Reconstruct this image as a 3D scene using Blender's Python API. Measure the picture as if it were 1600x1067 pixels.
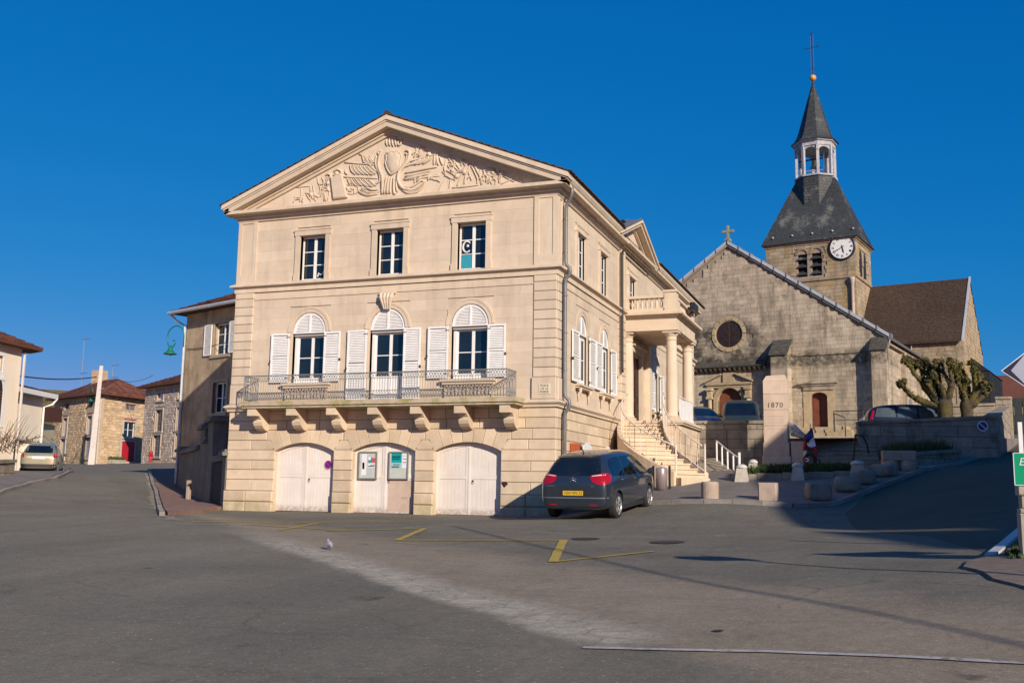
import bpy, bmesh, math, random
import numpy as np
from mathutils import Vector, Matrix
from mathutils.bvhtree import BVHTree
for _o in list(bpy.data.objects): bpy.data.objects.remove(_o)
random.seed(7)
SC = bpy.context.scene
COL = SC.collection
PI = math.pi
# ------------------------------------------------------------------ camera, sky, sun, exposure
cam = bpy.data.cameras.new('camera')
cam.sensor_width = 36; cam.lens = 35.77; cam.clip_start = .1; cam.clip_end = 3000
camo = bpy.data.objects.new('camera', cam); COL.objects.link(camo)
right = Vector((0.939064, 0.343452, 0.014137)); down = Vector((-0.036805, 0.141354, -0.989275)); fwd = Vector((-0.341767, 0.928472, 0.145381))
m = Matrix((right, -down, -fwd)).transposed().to_4x4()
m.translation = Vector((8.8006, -27.6324, 1.6))
camo.matrix_world = m
SC.camera = camo
SC.render.resolution_x = 1024; SC.render.resolution_y = 682
SUN_EL = 21.5
SUN_AZ = 133.4      # degrees clockwise from +Y
w = bpy.data.worlds.new('World'); SC.world = w; w.use_nodes = True
nt = w.node_tree; nt.nodes.clear()
sky = nt.nodes.new('ShaderNodeTexSky'); sky.sky_type = 'NISHITA'; sky.sun_disc = False
sky.sun_elevation = math.radians(SUN_EL); sky.sun_rotation = math.radians(SUN_AZ)
sky.air_density = 1.0; sky.dust_density = 0.25; sky.ozone_density = 3.0; sky.altitude = 300
bg = nt.nodes.new('ShaderNodeBackground'); bg.inputs['Strength'].default_value = 0.11
wo = nt.nodes.new('ShaderNodeOutputWorld')
spl = nt.nodes.new('ShaderNodeSeparateColor'); cmb = nt.nodes.new('ShaderNodeCombineColor')
nt.links.new(sky.outputs[0], spl.inputs[0])
for _k, (_a, _g) in enumerate(((.71, 2.95), (.30, .64), (.555, .42))):      # film curve of the deep blue sky, applied evenly to the whole dome
    _s = nt.nodes.new('ShaderNodeMath'); _s.operation = 'MULTIPLY'; _s.inputs[1].default_value = .11
    _p = nt.nodes.new('ShaderNodeMath'); _p.operation = 'POWER'; _p.inputs[1].default_value = _g
    _m = nt.nodes.new('ShaderNodeMath'); _m.operation = 'MULTIPLY'; _m.inputs[1].default_value = _a/.11
    nt.links.new(spl.outputs[_k], _s.inputs[0]); nt.links.new(_s.outputs[0], _p.inputs[0]); nt.links.new(_p.outputs[0], _m.inputs[0]); nt.links.new(_m.outputs[0], cmb.inputs[_k])
nt.links.new(cmb.outputs[0], bg.inputs[0]); nt.links.new(bg.outputs[0], wo.inputs[0])
sl = bpy.data.lights.new('sun', 'SUN'); sl.energy = 4.9; sl.angle = math.radians(.55); sl.color = (1.0, .88, .745)
so = bpy.data.objects.new('sun', sl); COL.objects.link(so)
_az = math.radians(SUN_AZ); _el = math.radians(SUN_EL)
sund = Vector((math.sin(_az)*math.cos(_el), math.cos(_az)*math.cos(_el), math.sin(_el)))
so.rotation_euler = (-sund).to_track_quat('-Z', 'Y').to_euler(); so.location = sund*60
SC.view_settings.view_transform = 'Standard'; SC.view_settings.look = 'None'
SC.view_settings.exposure = 0.22; SC.view_settings.gamma = 1.0; SC.view_settings.use_curve_mapping = False
# ------------------------------------------------------------------ materials
MAT = {}
def N(nt, t, **k):
    n = nt.nodes.new(t)
    for a, b in k.items():
        if a in n.inputs: n.inputs[a].default_value = b
        else: setattr(n, a, b)
    return n
def mat(name, col, col2=None, rough=.85, scale=1.5, detail=6, bump=.25, bscale=30, big=.12, tone=.0, rnd=.0,
        streak=None, streak_amt=.5, streak_scale=1.0, zdirt=None, metallic=0, spec=.3, coat=0, spots=None, emit=None,
        bands=None, cracks=0, speck=None, speck2=None):
    if name in MAT: return MAT[name]
    M = bpy.data.materials.new(name); MAT[name] = M; M.use_nodes = True
    t = M.node_tree; t.nodes.clear(); L = t.links.new
    out = N(t, 'ShaderNodeOutputMaterial'); b = N(t, 'ShaderNodeBsdfPrincipled')
    L(b.outputs[0], out.inputs[0])
    b.inputs['Roughness'].default_value = rough; b.inputs['Metallic'].default_value = metallic
    b.inputs['Specular IOR Level'].default_value = spec
    if coat: b.inputs['Coat Weight'].default_value = coat; b.inputs['Coat Roughness'].default_value = .04
    geo = N(t, 'ShaderNodeNewGeometry'); P = geo.outputs['Position']
    c1 = (*col, 1); c2 = (*(col2 or tuple(x*.75 for x in col)), 1)
    n1 = N(t, 'ShaderNodeTexNoise', Scale=scale, Detail=detail, Roughness=.62); L(P, n1.inputs['Vector'])
    r1 = N(t, 'ShaderNodeMapRange'); r1.inputs[1].default_value = .35; r1.inputs[2].default_value = .68; L(n1.outputs[0], r1.inputs[0])
    mx = N(t, 'ShaderNodeMix', data_type='RGBA'); mx.inputs[6].default_value = c1; mx.inputs[7].default_value = c2
    L(r1.outputs[0], mx.inputs[0]); cur = mx.outputs[2]
    def mul(cur, fac_out, lo, hi):
        r = N(t, 'ShaderNodeMapRange'); r.inputs[3].default_value = lo; r.inputs[4].default_value = hi; L(fac_out, r.inputs[0])
        k = N(t, 'ShaderNodeVectorMath', operation='SCALE'); L(cur, k.inputs[0]); L(r.outputs[0], k.inputs['Scale'])
        return k.outputs[0]
    def mixto(cur, fac_out, c, amt):
        r = N(t, 'ShaderNodeMath', operation='MULTIPLY'); r.inputs[1].default_value = amt; L(fac_out, r.inputs[0]); r.use_clamp = True
        k = N(t, 'ShaderNodeMix', data_type='RGBA'); k.inputs[7].default_value = (*c, 1); L(cur, k.inputs[6]); L(r.outputs[0], k.inputs[0])
        return k.outputs[2]
    def thr(o, a, bb):
        r = N(t, 'ShaderNodeMapRange'); r.inputs[1].default_value = a; r.inputs[2].default_value = bb; L(o, r.inputs[0]); return r.outputs[0]
    if big:
        n2 = N(t, 'ShaderNodeTexNoise', Scale=.35, Detail=4); L(P, n2.inputs['Vector']); cur = mul(cur, n2.outputs[0], 1-big*2, 1+big*2)
    if tone:
        at = N(t, 'ShaderNodeAttribute', attribute_name='tone'); cur = mul(cur, at.outputs['Fac'], 1-tone, 1+tone)
    if rnd:
        oi = N(t, 'ShaderNodeObjectInfo'); cur = mul(cur, oi.outputs['Random'], 1-rnd, 1+rnd)
    sep = N(t, 'ShaderNodeSeparateXYZ'); L(P, sep.inputs[0])
    if streak:
        mp = N(t, 'ShaderNodeMapping'); mp.inputs['Scale'].default_value = (2.2*streak_scale, 2.2*streak_scale, .35*streak_scale); L(P, mp.inputs[0])
        n3 = N(t, 'ShaderNodeTexNoise', Scale=1.0, Detail=7, Roughness=.65); L(mp.outputs[0], n3.inputs['Vector'])
        cur = mixto(cur, thr(n3.outputs[0], .5, .68), streak, streak_amt)
    for sp in (spots or []):      # (colour, scale, lo, hi, amount)
        n4 = N(t, 'ShaderNodeTexNoise', Scale=sp[1], Detail=6, Roughness=.7); L(P, n4.inputs['Vector'])
        cur = mixto(cur, thr(n4.outputs[0], sp[2], sp[3]), sp[0], sp[4])
    for bd in (bands or []):      # (colour, z0, z1, z2, z3, noise scale, amount, x limit or None)
        f1 = thr(sep.outputs[2], bd[1], bd[2]); f2 = thr(sep.outputs[2], bd[4], bd[3])
        n5 = N(t, 'ShaderNodeTexNoise', Scale=bd[5], Detail=7, Roughness=.75); L(P, n5.inputs['Vector'])
        mm = N(t, 'ShaderNodeMath', operation='MULTIPLY'); L(f1, mm.inputs[0]); L(f2, mm.inputs[1])
        m2 = N(t, 'ShaderNodeMath', operation='MULTIPLY'); L(mm.outputs[0], m2.inputs[0]); L(thr(n5.outputs[0], .36, .56), m2.inputs[1])
        fo = m2.outputs[0]
        if bd[7] is not None:
            m3 = N(t, 'ShaderNodeMath', operation='MULTIPLY'); L(fo, m3.inputs[0]); L(thr(sep.outputs[0], bd[7][1], bd[7][0]), m3.inputs[1]); fo = m3.outputs[0]
        cur = mixto(cur, fo, bd[0], bd[6])
    nb = N(t, 'ShaderNodeTexNoise', Scale=bscale, Detail=8, Roughness=.7); L(P, nb.inputs['Vector'])
    if speck:
        cur = mul(cur, nb.outputs[0], 1-speck, 1+speck)
    hgt = nb.outputs[0]
    if speck2:
        n6 = N(t, 'ShaderNodeTexNoise', Scale=speck2[0], Detail=4, Roughness=.8); L(P, n6.inputs['Vector']); cur = mul(cur, thr(n6.outputs[0], .25, .75), 1-speck2[1], 1+speck2[1])
    if cracks:
        wn = N(t, 'ShaderNodeTexNoise', Scale=1.2, Detail=5); L(P, wn.inputs['Vector'])
        wa = N(t, 'ShaderNodeVectorMath', operation='SCALE'); wa.inputs['Scale'].default_value = 1.1; L(wn.outputs['Color'], wa.inputs[0])
        ad = N(t, 'ShaderNodeVectorMath', operation='ADD'); L(P, ad.inputs[0]); L(wa.outputs[0], ad.inputs[1])
        vo = N(t, 'ShaderNodeTexVoronoi', feature='DISTANCE_TO_EDGE', Scale=cracks); L(ad.outputs[0], vo.inputs['Vector'])
        lt = N(t, 'ShaderNodeMapRange'); lt.inputs[1].default_value = .004; lt.inputs[2].default_value = .022; lt.inputs[3].default_value = 1; lt.inputs[4].default_value = 0
        L(vo.outputs['Distance'], lt.inputs[0])
        gate = N(t, 'ShaderNodeTexNoise', Scale=.55, Detail=3); L(P, gate.inputs['Vector'])
        mm = N(t, 'ShaderNodeMath', operation='MULTIPLY'); L(lt.outputs[0], mm.inputs[0]); L(thr(gate.outputs[0], .48, .6), mm.inputs[1])
        cur = mixto(cur, mm.outputs[0], tuple(x*.35 for x in col), .85)
    L(cur, b.inputs['Base Color'])
    if bump:
        bp = N(t, 'ShaderNodeBump', Strength=bump, Distance=.02); L(hgt, bp.inputs['Height']); L(bp.outputs[0], b.inputs['Normal'])
    if emit:
        b.inputs['Emission Color'].default_value = (*emit, 1); b.inputs['Emission Strength'].default_value = 1
    return M
def plain(name, col, rough=.5, metallic=0, spec=.5, coat=0, var=.06):
    return mat(name, col, tuple(max(0, x*(1-var*2)) for x in col), rough=rough, metallic=metallic, spec=spec, coat=coat, big=0, bump=0, scale=6)
def glassmat(name, col=(.012, .016, .02), rough=.03, wav=.03):
    if name in MAT: return MAT[name]
    M = mat(name, col, tuple(x*.5 for x in col), rough=rough, spec=.9, big=0, bump=wav, bscale=1.2, scale=1.3)
    return M
STONE = mat('limestone', (.62, .512, .385), (.560, .452, .332), scale=2.2, bump=.18, bscale=26, big=.05, rnd=.065, rough=.9, spec=.15,
            spots=[((.47, .36, .25), 1.3, .58, .74, .55), ((.68, .56, .42), 3.1, .6, .75, .5)], streak=(.40, .32, .23), streak_amt=.42,
            bands=[((.36, .30, .17), .7, .9, 1.25, 1.7, 3.0, .45, None)])
STONE2 = mat('limestone_ground', (.62, .502, .360), (.54, .42, .29), scale=2.6, bump=.3, bscale=18, big=.06, rnd=.13, rough=.92, spec=.12,
            spots=[((.43, .32, .20), 1.6, .55, .72, .5), ((.70, .58, .44), 4, .58, .7, .55)], streak=(.40, .31, .2), streak_amt=.2,
            bands=[((.30, .27, .12), .7, .85, 1.0, 1.55, 2.2, .6, None)])
JOINT = mat('joint_mortar', (.40, .30, .20), scale=6, bump=.2, big=.05)
WHITE = mat('white_paint', (.80, .79, .76), (.72, .70, .66), rough=.55, scale=5, bump=.08, big=.03, spec=.35)
DOORW = mat('door_paint', (.72, .665, .60), (.66, .59, .52), rough=.6, scale=2, bump=.12, big=.05, spec=.3, streak=(.60, .50, .40), streak_amt=.4,
            bands=[((.30, .22, .16), .8, .86, .95, 1.12, 9, .75, None)])
GLASS = glassmat('window_glass')
CGLASS = glassmat('car_glass', (.008, .012, .014), .02, .0)
IRON = mat('grey_iron', (.30, .30, .30), (.22, .21, .20), rough=.55, bump=.1, spec=.4, big=0, scale=9)
BLACKI = plain('black_iron', (.015, .015, .017), .45)
ZINC = mat('zinc', (.20, .20, .195), (.15, .15, .145), rough=.5, metallic=.25, bump=.05, scale=4)
LEAD = mat('pale_zinc', (.52, .55, .58), (.42, .45, .48), rough=.5, metallic=.2, bump=.05, scale=4)
SLATE = mat('slate', (.058, .066, .066), (.04, .045, .045), rough=.6, scale=7, bump=.4, bscale=14, big=.15, tone=.16,
            spots=[((.22, .22, .19), .7, .56, .68, .7), ((.16, .14, .05), 2.2, .66, .75, .6)])
TILE = mat('clay_tile', (.23, .085, .05), (.15, .06, .038), rough=.85, scale=5, bump=.4, bscale=20, big=.12, tone=.35, spots=[((.10, .08, .05), 2.5, .55, .7, .5)])
TILEB = mat('brown_tile', (.085, .055, .036), (.058, .039, .027), rough=.9, scale=5, bump=.4, bscale=20, big=.15, tone=.2,
            spots=[((.10, .10, .04), 1.2, .6, .7, .5), ((.20, .10, .05), 1.7, .7, .76, .7)])
CHURCH = mat('church_stone', (.50, .42, .31), (.39, .32, .23), scale=1.4, bump=.5, bscale=14, big=.1, tone=.13, rough=.95, spec=.1,
             spots=[((.23, .19, .14), 1.1, .53, .66, .6), ((.56, .48, .37), 2.6, .58, .7, .55), ((.05, .045, .035), 3.3, .62, .70, .75), ((.08, .065, .045), .7, .58, .68, .5)], streak=(.10, .085, .06), streak_amt=.6, streak_scale=.8,
             bands=[((.045, .042, .035), 9.0, 9.3, 11.3, 12.6, 1.3, .92, (1.2, 4.2)), ((.05, .045, .035), 8.7, 9.0, 9.5, 9.9, 4, .8, (9, 10)),
                    ((.30, .25, .18), 5.0, 5.2, 6.0, 6.6, 3, .5, None)])
CHJ = mat('church_joint', (.34, .285, .21), (.24, .20, .15), scale=5, bump=.3)
TOWER = mat('tower_stone', (.40, .33, .23), (.29, .235, .155), scale=1.8, bump=.5, bscale=14, big=.12, tone=.14, rough=.95, spec=.1,
            spots=[((.13, .10, .07), 1.2, .55, .68, .65), ((.34, .22, .045), .8, .50, .64, .55)], streak=(.12, .09, .06), streak_amt=.5,
            bands=[((.42, .21, .03), 13.5, 15, 17.2, 17.8, .9, .75, (0.2, 1.6))])
RUBBLE = mat('rubble_stone', (.62, .45, .28), (.50, .36, .21), scale=2.5, bump=.5, bscale=10, big=.08, tone=.20, rough=.95, spec=.1, spots=[((.20, .14, .08), 2.0, .55, .7, .5)])
RUBJ = mat('rubble_joint', (.46, .35, .24), scale=5, bump=.3)
RUBBLE2 = mat('grey_rubble_stone', (.58, .47, .38), (.46, .37, .29), scale=2.5, bump=.5, bscale=10, big=.08, tone=.20, rough=.95, spec=.1, spots=[((.20, .15, .11), 2.0, .55, .7, .5)])
RENDERB = mat('brown_render', (.50, .375, .24), (.31, .23, .145), scale=1.6, bump=.35, bscale=22, big=.12, streak=(.13, .11, .085), streak_amt=.7, streak_scale=.8,
              spots=[((.50, .42, .30), 2.5, .62, .72, .5)])
DARKST = mat('weathered_dark_stone', (.20, .19, .165), (.12, .12, .105), scale=2, bump=.4, bscale=16, big=.12, streak=(.05, .055, .05), streak_amt=.7)
YARDST = mat('yard_stone', (.41, .35, .27), (.28, .24, .185), scale=2.2, bump=.4, bscale=16, big=.1, rnd=.16, tone=.2, streak=(.09, .075, .06), streak_amt=.5, spots=[((.10, .085, .06), 2.2, .55, .68, .6), ((.35, .31, .27), 4, .6, .72, .5)])
BOLST = mat('bollard_stone', (.42, .33, .26), (.33, .25, .19), scale=4, bump=.3, bscale=20, big=.05, rnd=.08, spots=[((.22, .17, .13), 5, .58, .7, .4)])
CREAM = mat('cream_render', (.88, .76, .58), (.82, .70, .52), scale=1.2, bump=.15, big=.05)
CREAM2 = mat('yellow_render', (.62, .54, .36), (.55, .48, .32), scale=1.2, bump=.15, big=.05)
CONC = mat('pole_concrete', (.56, .51, .46), (.49, .44, .40), scale=5, bump=.2)
POSTC = mat('post_concrete', (.42, .37, .29), (.32, .28, .21), scale=5, bump=.3, streak=(.20, .17, .12))
ASPH = mat('asphalt', (.185, .165, .118), (.148, .132, .095), rough=.9, scale=.55, detail=9, bump=.6, bscale=90, big=.14, speck2=(16, .16), speck=.42, spec=.18, cracks=.16,
           spots=[((.24, .21, .185), .22, .50, .66, .55), ((.10, .094, .09), .5, .58, .74, .5), ((.34, .31, .28), 1.8, .68, .76, .45), ((.07, .065, .06), 2.4, .72, .77, .6)])
ASPH2 = mat('asphalt_parking', (.168, .150, .116), (.130, .117, .092), rough=.9, scale=.8, detail=9, bump=.6, bscale=90, big=.12, speck2=(16, .16), speck=.42, spec=.18, cracks=.24,
           spots=[((.23, .21, .185), .6, .55, .68, .6), ((.38, .35, .32), 2.6, .66, .74, .6), ((.06, .056, .054), 1.6, .70, .75, .7)])
ASPH3 = mat('asphalt_brown', (.285, .240, .176), (.225, .188, .140), rough=.92, scale=.7, detail=9, bump=.7, bscale=80, big=.12, speck2=(16, .16), speck=.45, spec=.15, cracks=.3,
           spots=[((.155, .136, .122), .9, .55, .68, .6), ((.38, .34, .30), 3.2, .68, .75, .5), ((.07, .063, .056), 4, .72, .76, .6)])
ASPHR = mat('asphalt_new', (.095, .095, .066), (.078, .078, .055), rough=.85, scale=1, bump=.5, bscale=90, big=.08, speck2=(16, .16), speck=.35, spec=.2)
BAND = mat('worn_concrete_gutter', (.36, .325, .245), (.26, .235, .18), rough=.92, scale=3, bump=.6, bscale=60, big=.12, speck2=(16, .16), speck=.4, cracks=.8, spots=[((.185, .165, .12), 1.1, .47, .58, .85), ((.42, .39, .31), 3.5, .6, .7, .6)])
PAVR = mat('red_pavement', (.27, .165, .125), (.21, .13, .10), rough=.92, scale=2.5, bump=.5, bscale=60, speck2=(16, .16), speck=.3, spots=[((.13, .09, .07), 2, .55, .7, .5)])
YARDP = mat('yard_paving', (.20, .175, .155), (.15, .13, .115), rough=.92, scale=1.5, bump=.5, bscale=60, speck2=(16, .16), speck=.3, spots=[((.28, .25, .21), 2, .6, .7, .5), ((.10, .11, .06), 1.2, .64, .74, .4)])
KERB = mat('kerb_stone', (.30, .27, .235), (.22, .195, .17), rough=.9, scale=4, bump=.4, rnd=.15, spots=[((.13, .14, .07), 3, .6, .7, .6)])
YELLOW = mat('yellow_road_paint', (.50, .36, .055), (.36, .27, .07), rough=.8, scale=6, bump=.4, bscale=80, big=.05, speck=.3, spots=[((.16, .135, .09), 7, .60, .68, .6)])
WHITEL = mat('worn_white_road_paint', (.50, .47, .44), (.33, .30, .275), rough=.8, scale=5, bump=.4, bscale=80, speck=.3, spots=[((.15, .13, .115), 6, .54, .64, .85)])
GRAVEL = mat('gravel_ground', (.24, .185, .15), (.16, .125, .10), rough=.95, scale=8, bump=.9, bscale=60, speck2=(16, .16), speck=.6)
GRASS = mat('grass', (.055, .075, .018), (.035, .05, .012), rough=.9, scale=5, bump=.5, bscale=30)
HEDGE = mat('hedge_leaf', (.055, .085, .022), (.035, .055, .014), rough=.8, scale=5, bump=0, tone=.35)
BARK = mat('mossy_bark', (.080, .064, .040), (.035, .028, .020), rough=.95, scale=3, bump=.9, bscale=16, spots=[((.13, .105, .022), 1.3, .44, .60, .8)])
WOODR = mat('brown_door', (.20, .065, .035), (.15, .05, .028), rough=.6, scale=3, bump=.1)
REDP = plain('red_paint', (.42, .012, .02), .5)
GREENP = plain('green_paint', (.01, .17, .09), .4)
GREENS = plain('sign_green', (.0, .30, .13), .4)
BLUEP = plain('sign_blue', (.02, .03, .19), .4)
SIGNW = plain('sign_white', (.70, .72, .74), .4)
RUBBER = plain('tyre_rubber', (.018, .018, .018), .8)
ALLOY = mat('alloy', (.50, .50, .50), (.36, .36, .36), rough=.35, metallic=.7, big=0, bump=0)
BLKPL = plain('black_plastic', (.02, .02, .022), .55)
CHROME = plain('chrome', (.75, .76, .78), .15, .9)
LAMPR = plain('tail_lamp_red', (.36, .004, .012), .2, 0, .5, .4)
LAMPW = plain('lamp_clear', (.75, .62, .60), .15, 0, .7)
PLATEY = plain('plate_yellow', (.72, .44, .03), .4)
INK = plain('black_ink', (.02, .02, .02), .6)
GOLD = plain('gilt_ball', (.62, .32, .06), .5, .1)
def ground_mat():
    M = mat('square_asphalt', (.185,.165,.118)); t = M.node_tree; t.nodes.clear(); L = t.links.new
    out = N(t, 'ShaderNodeOutputMaterial'); b = N(t, 'ShaderNodeBsdfPrincipled'); L(b.outputs[0], out.inputs[0]); b.inputs['Roughness'].default_value = .92; b.inputs['Specular IOR Level'].default_value = .15
    P = N(t, 'ShaderNodeNewGeometry').outputs['Position']
    def noise(sc, det=6, ro=.6, vec=None): n = N(t, 'ShaderNodeTexNoise', Scale=sc, Detail=det, Roughness=ro); L(vec or P, n.inputs['Vector']); return n.outputs[0]
    def rng_(o, a, b_, c=0, d=1): r = N(t, 'ShaderNodeMapRange'); r.inputs[1].default_value = a; r.inputs[2].default_value = b_; r.inputs[3].default_value = c; r.inputs[4].default_value = d; L(o, r.inputs[0]); return r.outputs[0]
    def op(o, a, b_): m_ = N(t, 'ShaderNodeMath', operation=o); (L(a, m_.inputs[0]) if not isinstance(a, (int, float)) else setattr(m_.inputs[0], 'default_value', a)); (L(b_, m_.inputs[1]) if not isinstance(b_, (int, float)) else setattr(m_.inputs[1], 'default_value', b_)); return m_.outputs[0]
    def dot(v): d = N(t, 'ShaderNodeVectorMath', operation='DOT_PRODUCT'); d.inputs[1].default_value = v; L(P, d.inputs[0]); return d.outputs['Value']
    def mix(f, a, c): m_ = N(t, 'ShaderNodeMix', data_type='RGBA'); L(f, m_.inputs[0]); (L(a, m_.inputs[6]) if not isinstance(a, tuple) else setattr(m_.inputs[6], 'default_value', (*a, 1))); (L(c, m_.inputs[7]) if not isinstance(c, tuple) else setattr(m_.inputs[7], 'default_value', (*c, 1))); return m_.outputs[2]
    def scl(c, f): k = N(t, 'ShaderNodeVectorMath', operation='SCALE'); L(c, k.inputs[0]); L(f, k.inputs['Scale']); return k.outputs[0]
    ed = op('ADD', rng_(noise(.5, 8, .75), 0, 1, -.9, .9), rng_(noise(4, 6, .8), 0, 1, -.35, .35))
    ed2 = op('ADD', rng_(noise(.45, 6, .6), 0, 1, -.35, .35), rng_(noise(5, 6, .8), 0, 1, -.22, .22)); side = op('ADD', dot((.672, .741, 0)), ed2); brn = op('ADD', dot((.58, .815, 0)), op('MULTIPLY', ed, 1.3)); along = dot((.741, -.672, 0))
    mp = N(t, 'ShaderNodeMapping'); mp.inputs['Rotation'].default_value = (0, 0, math.radians(42)); mp.inputs['Scale'].default_value = (1.0, .22, 1); L(P, mp.inputs[0])
    trk = noise(.9, 5, .6, mp.outputs[0])
    road = mix(rng_(trk, .35, .68), (.178, .162, .124), (.225, .204, .156)); road = mix(op('MULTIPLY', rng_(noise(.23, 4), .48, .62), .6), road, (.150, .141, .114))
    park = mix(rng_(noise(.7, 8, .7), .35, .66), (.155, .141, .110), (.205, .186, .144)); park = mix(op('MULTIPLY', rng_(noise(1.7, 8, .8), .58, .70), .7), park, (.36, .32, .26))
    brown = mix(rng_(noise(.8, 8, .7), .35, .66), (.255, .208, .150), (.325, .268, .194)); brown = mix(op('MULTIPLY', rng_(noise(2.3, 8, .8), .60, .72), .5), brown, (.40, .35, .28))
    nar = rng_(brn, -8.6, -7.3, 1, 0); yard = mix(nar, park, brown)
    c = mix(rng_(side, -9.45, -9.0), road, yard)
    bandm = op('MULTIPLY', op('MULTIPLY', rng_(side, -9.80, -9.55), rng_(side, -9.25, -8.75, 1, 0)), op('MULTIPLY', rng_(along, 1.5, 7.5), rng_(along, 17.2, 17.7, 1, 0)))
    bandm = op('MULTIPLY', bandm, rng_(noise(1.1, 6, .7), .32, .46, .45, 1))
    bcol = mix(rng_(noise(3, 8, .7), .35, .65), (.50, .45, .355), (.36, .325, .25))
    wn = N(t, 'ShaderNodeTexNoise', Scale=1.6, Detail=5); L(P, wn.inputs['Vector']); wa = N(t, 'ShaderNodeVectorMath', operation='SCALE'); wa.inputs['Scale'].default_value = .5; L(wn.outputs['Color'], wa.inputs[0])
    ad = N(t, 'ShaderNodeVectorMath', operation='ADD'); L(P, ad.inputs[0]); L(wa.outputs[0], ad.inputs[1])
    def crack(sc, w_): vo = N(t, 'ShaderNodeTexVoronoi', feature='DISTANCE_TO_EDGE', Scale=sc); L(ad.outputs[0], vo.inputs['Vector']); return rng_(vo.outputs['Distance'], w_*.3, w_, 1, 0)
    c = mix(bandm, c, bcol); c = mix(op('MULTIPLY', op('MULTIPLY', crack(2.6, .05), bandm), .42), c, (.12, .105, .085))
    c = mix(op('MULTIPLY', op('MULTIPLY', crack(.45, .014), rng_(noise(.4, 3), .50, .62)), .35), c, (.07, .064, .055))
    # old patched rectangles, oil spots, grit
    br = N(t, 'ShaderNodeTexBrick', Scale=.16); br.inputs['Mortar Size'].default_value = .012; br.inputs['Color1'].default_value = (1, 1, 1, 1); br.inputs['Color2'].default_value = (.90, .90, .91, 1); br.inputs['Mortar'].default_value = (.78, .77, .76, 1); L(ad.outputs[0], br.inputs['Vector'])
    mm = N(t, 'ShaderNodeMix', data_type='RGBA', blend_type='MULTIPLY'); mm.inputs[0].default_value = .30; L(c, mm.inputs[6]); L(br.outputs['Color'], mm.inputs[7]); c = mm.outputs[2]
    c = mix(op('MULTIPLY', rng_(noise(1.35, 3, .5), .70, .76), .6), c, (.055, .05, .045))
    c = mix(op('MULTIPLY', rng_(noise(26, 3, .7), .64, .70), .8), c, (.52, .48, .41))
    c = scl(c, rng_(noise(9, 6, .85), .3, .7, .78, 1.22)); c = scl(c, rng_(noise(42, 5, .85), .3, .7, .60, 1.40))
    L(c, b.inputs['Base Color'])
    bp = N(t, 'ShaderNodeBump', Strength=.7, Distance=.02); L(op('ADD', noise(70, 6, .8), op('MULTIPLY', noise(7, 6, .8), .8)), bp.inputs['Height']); L(bp.outputs[0], b.inputs['Normal'])
    return M
GROUND = ground_mat()
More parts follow.
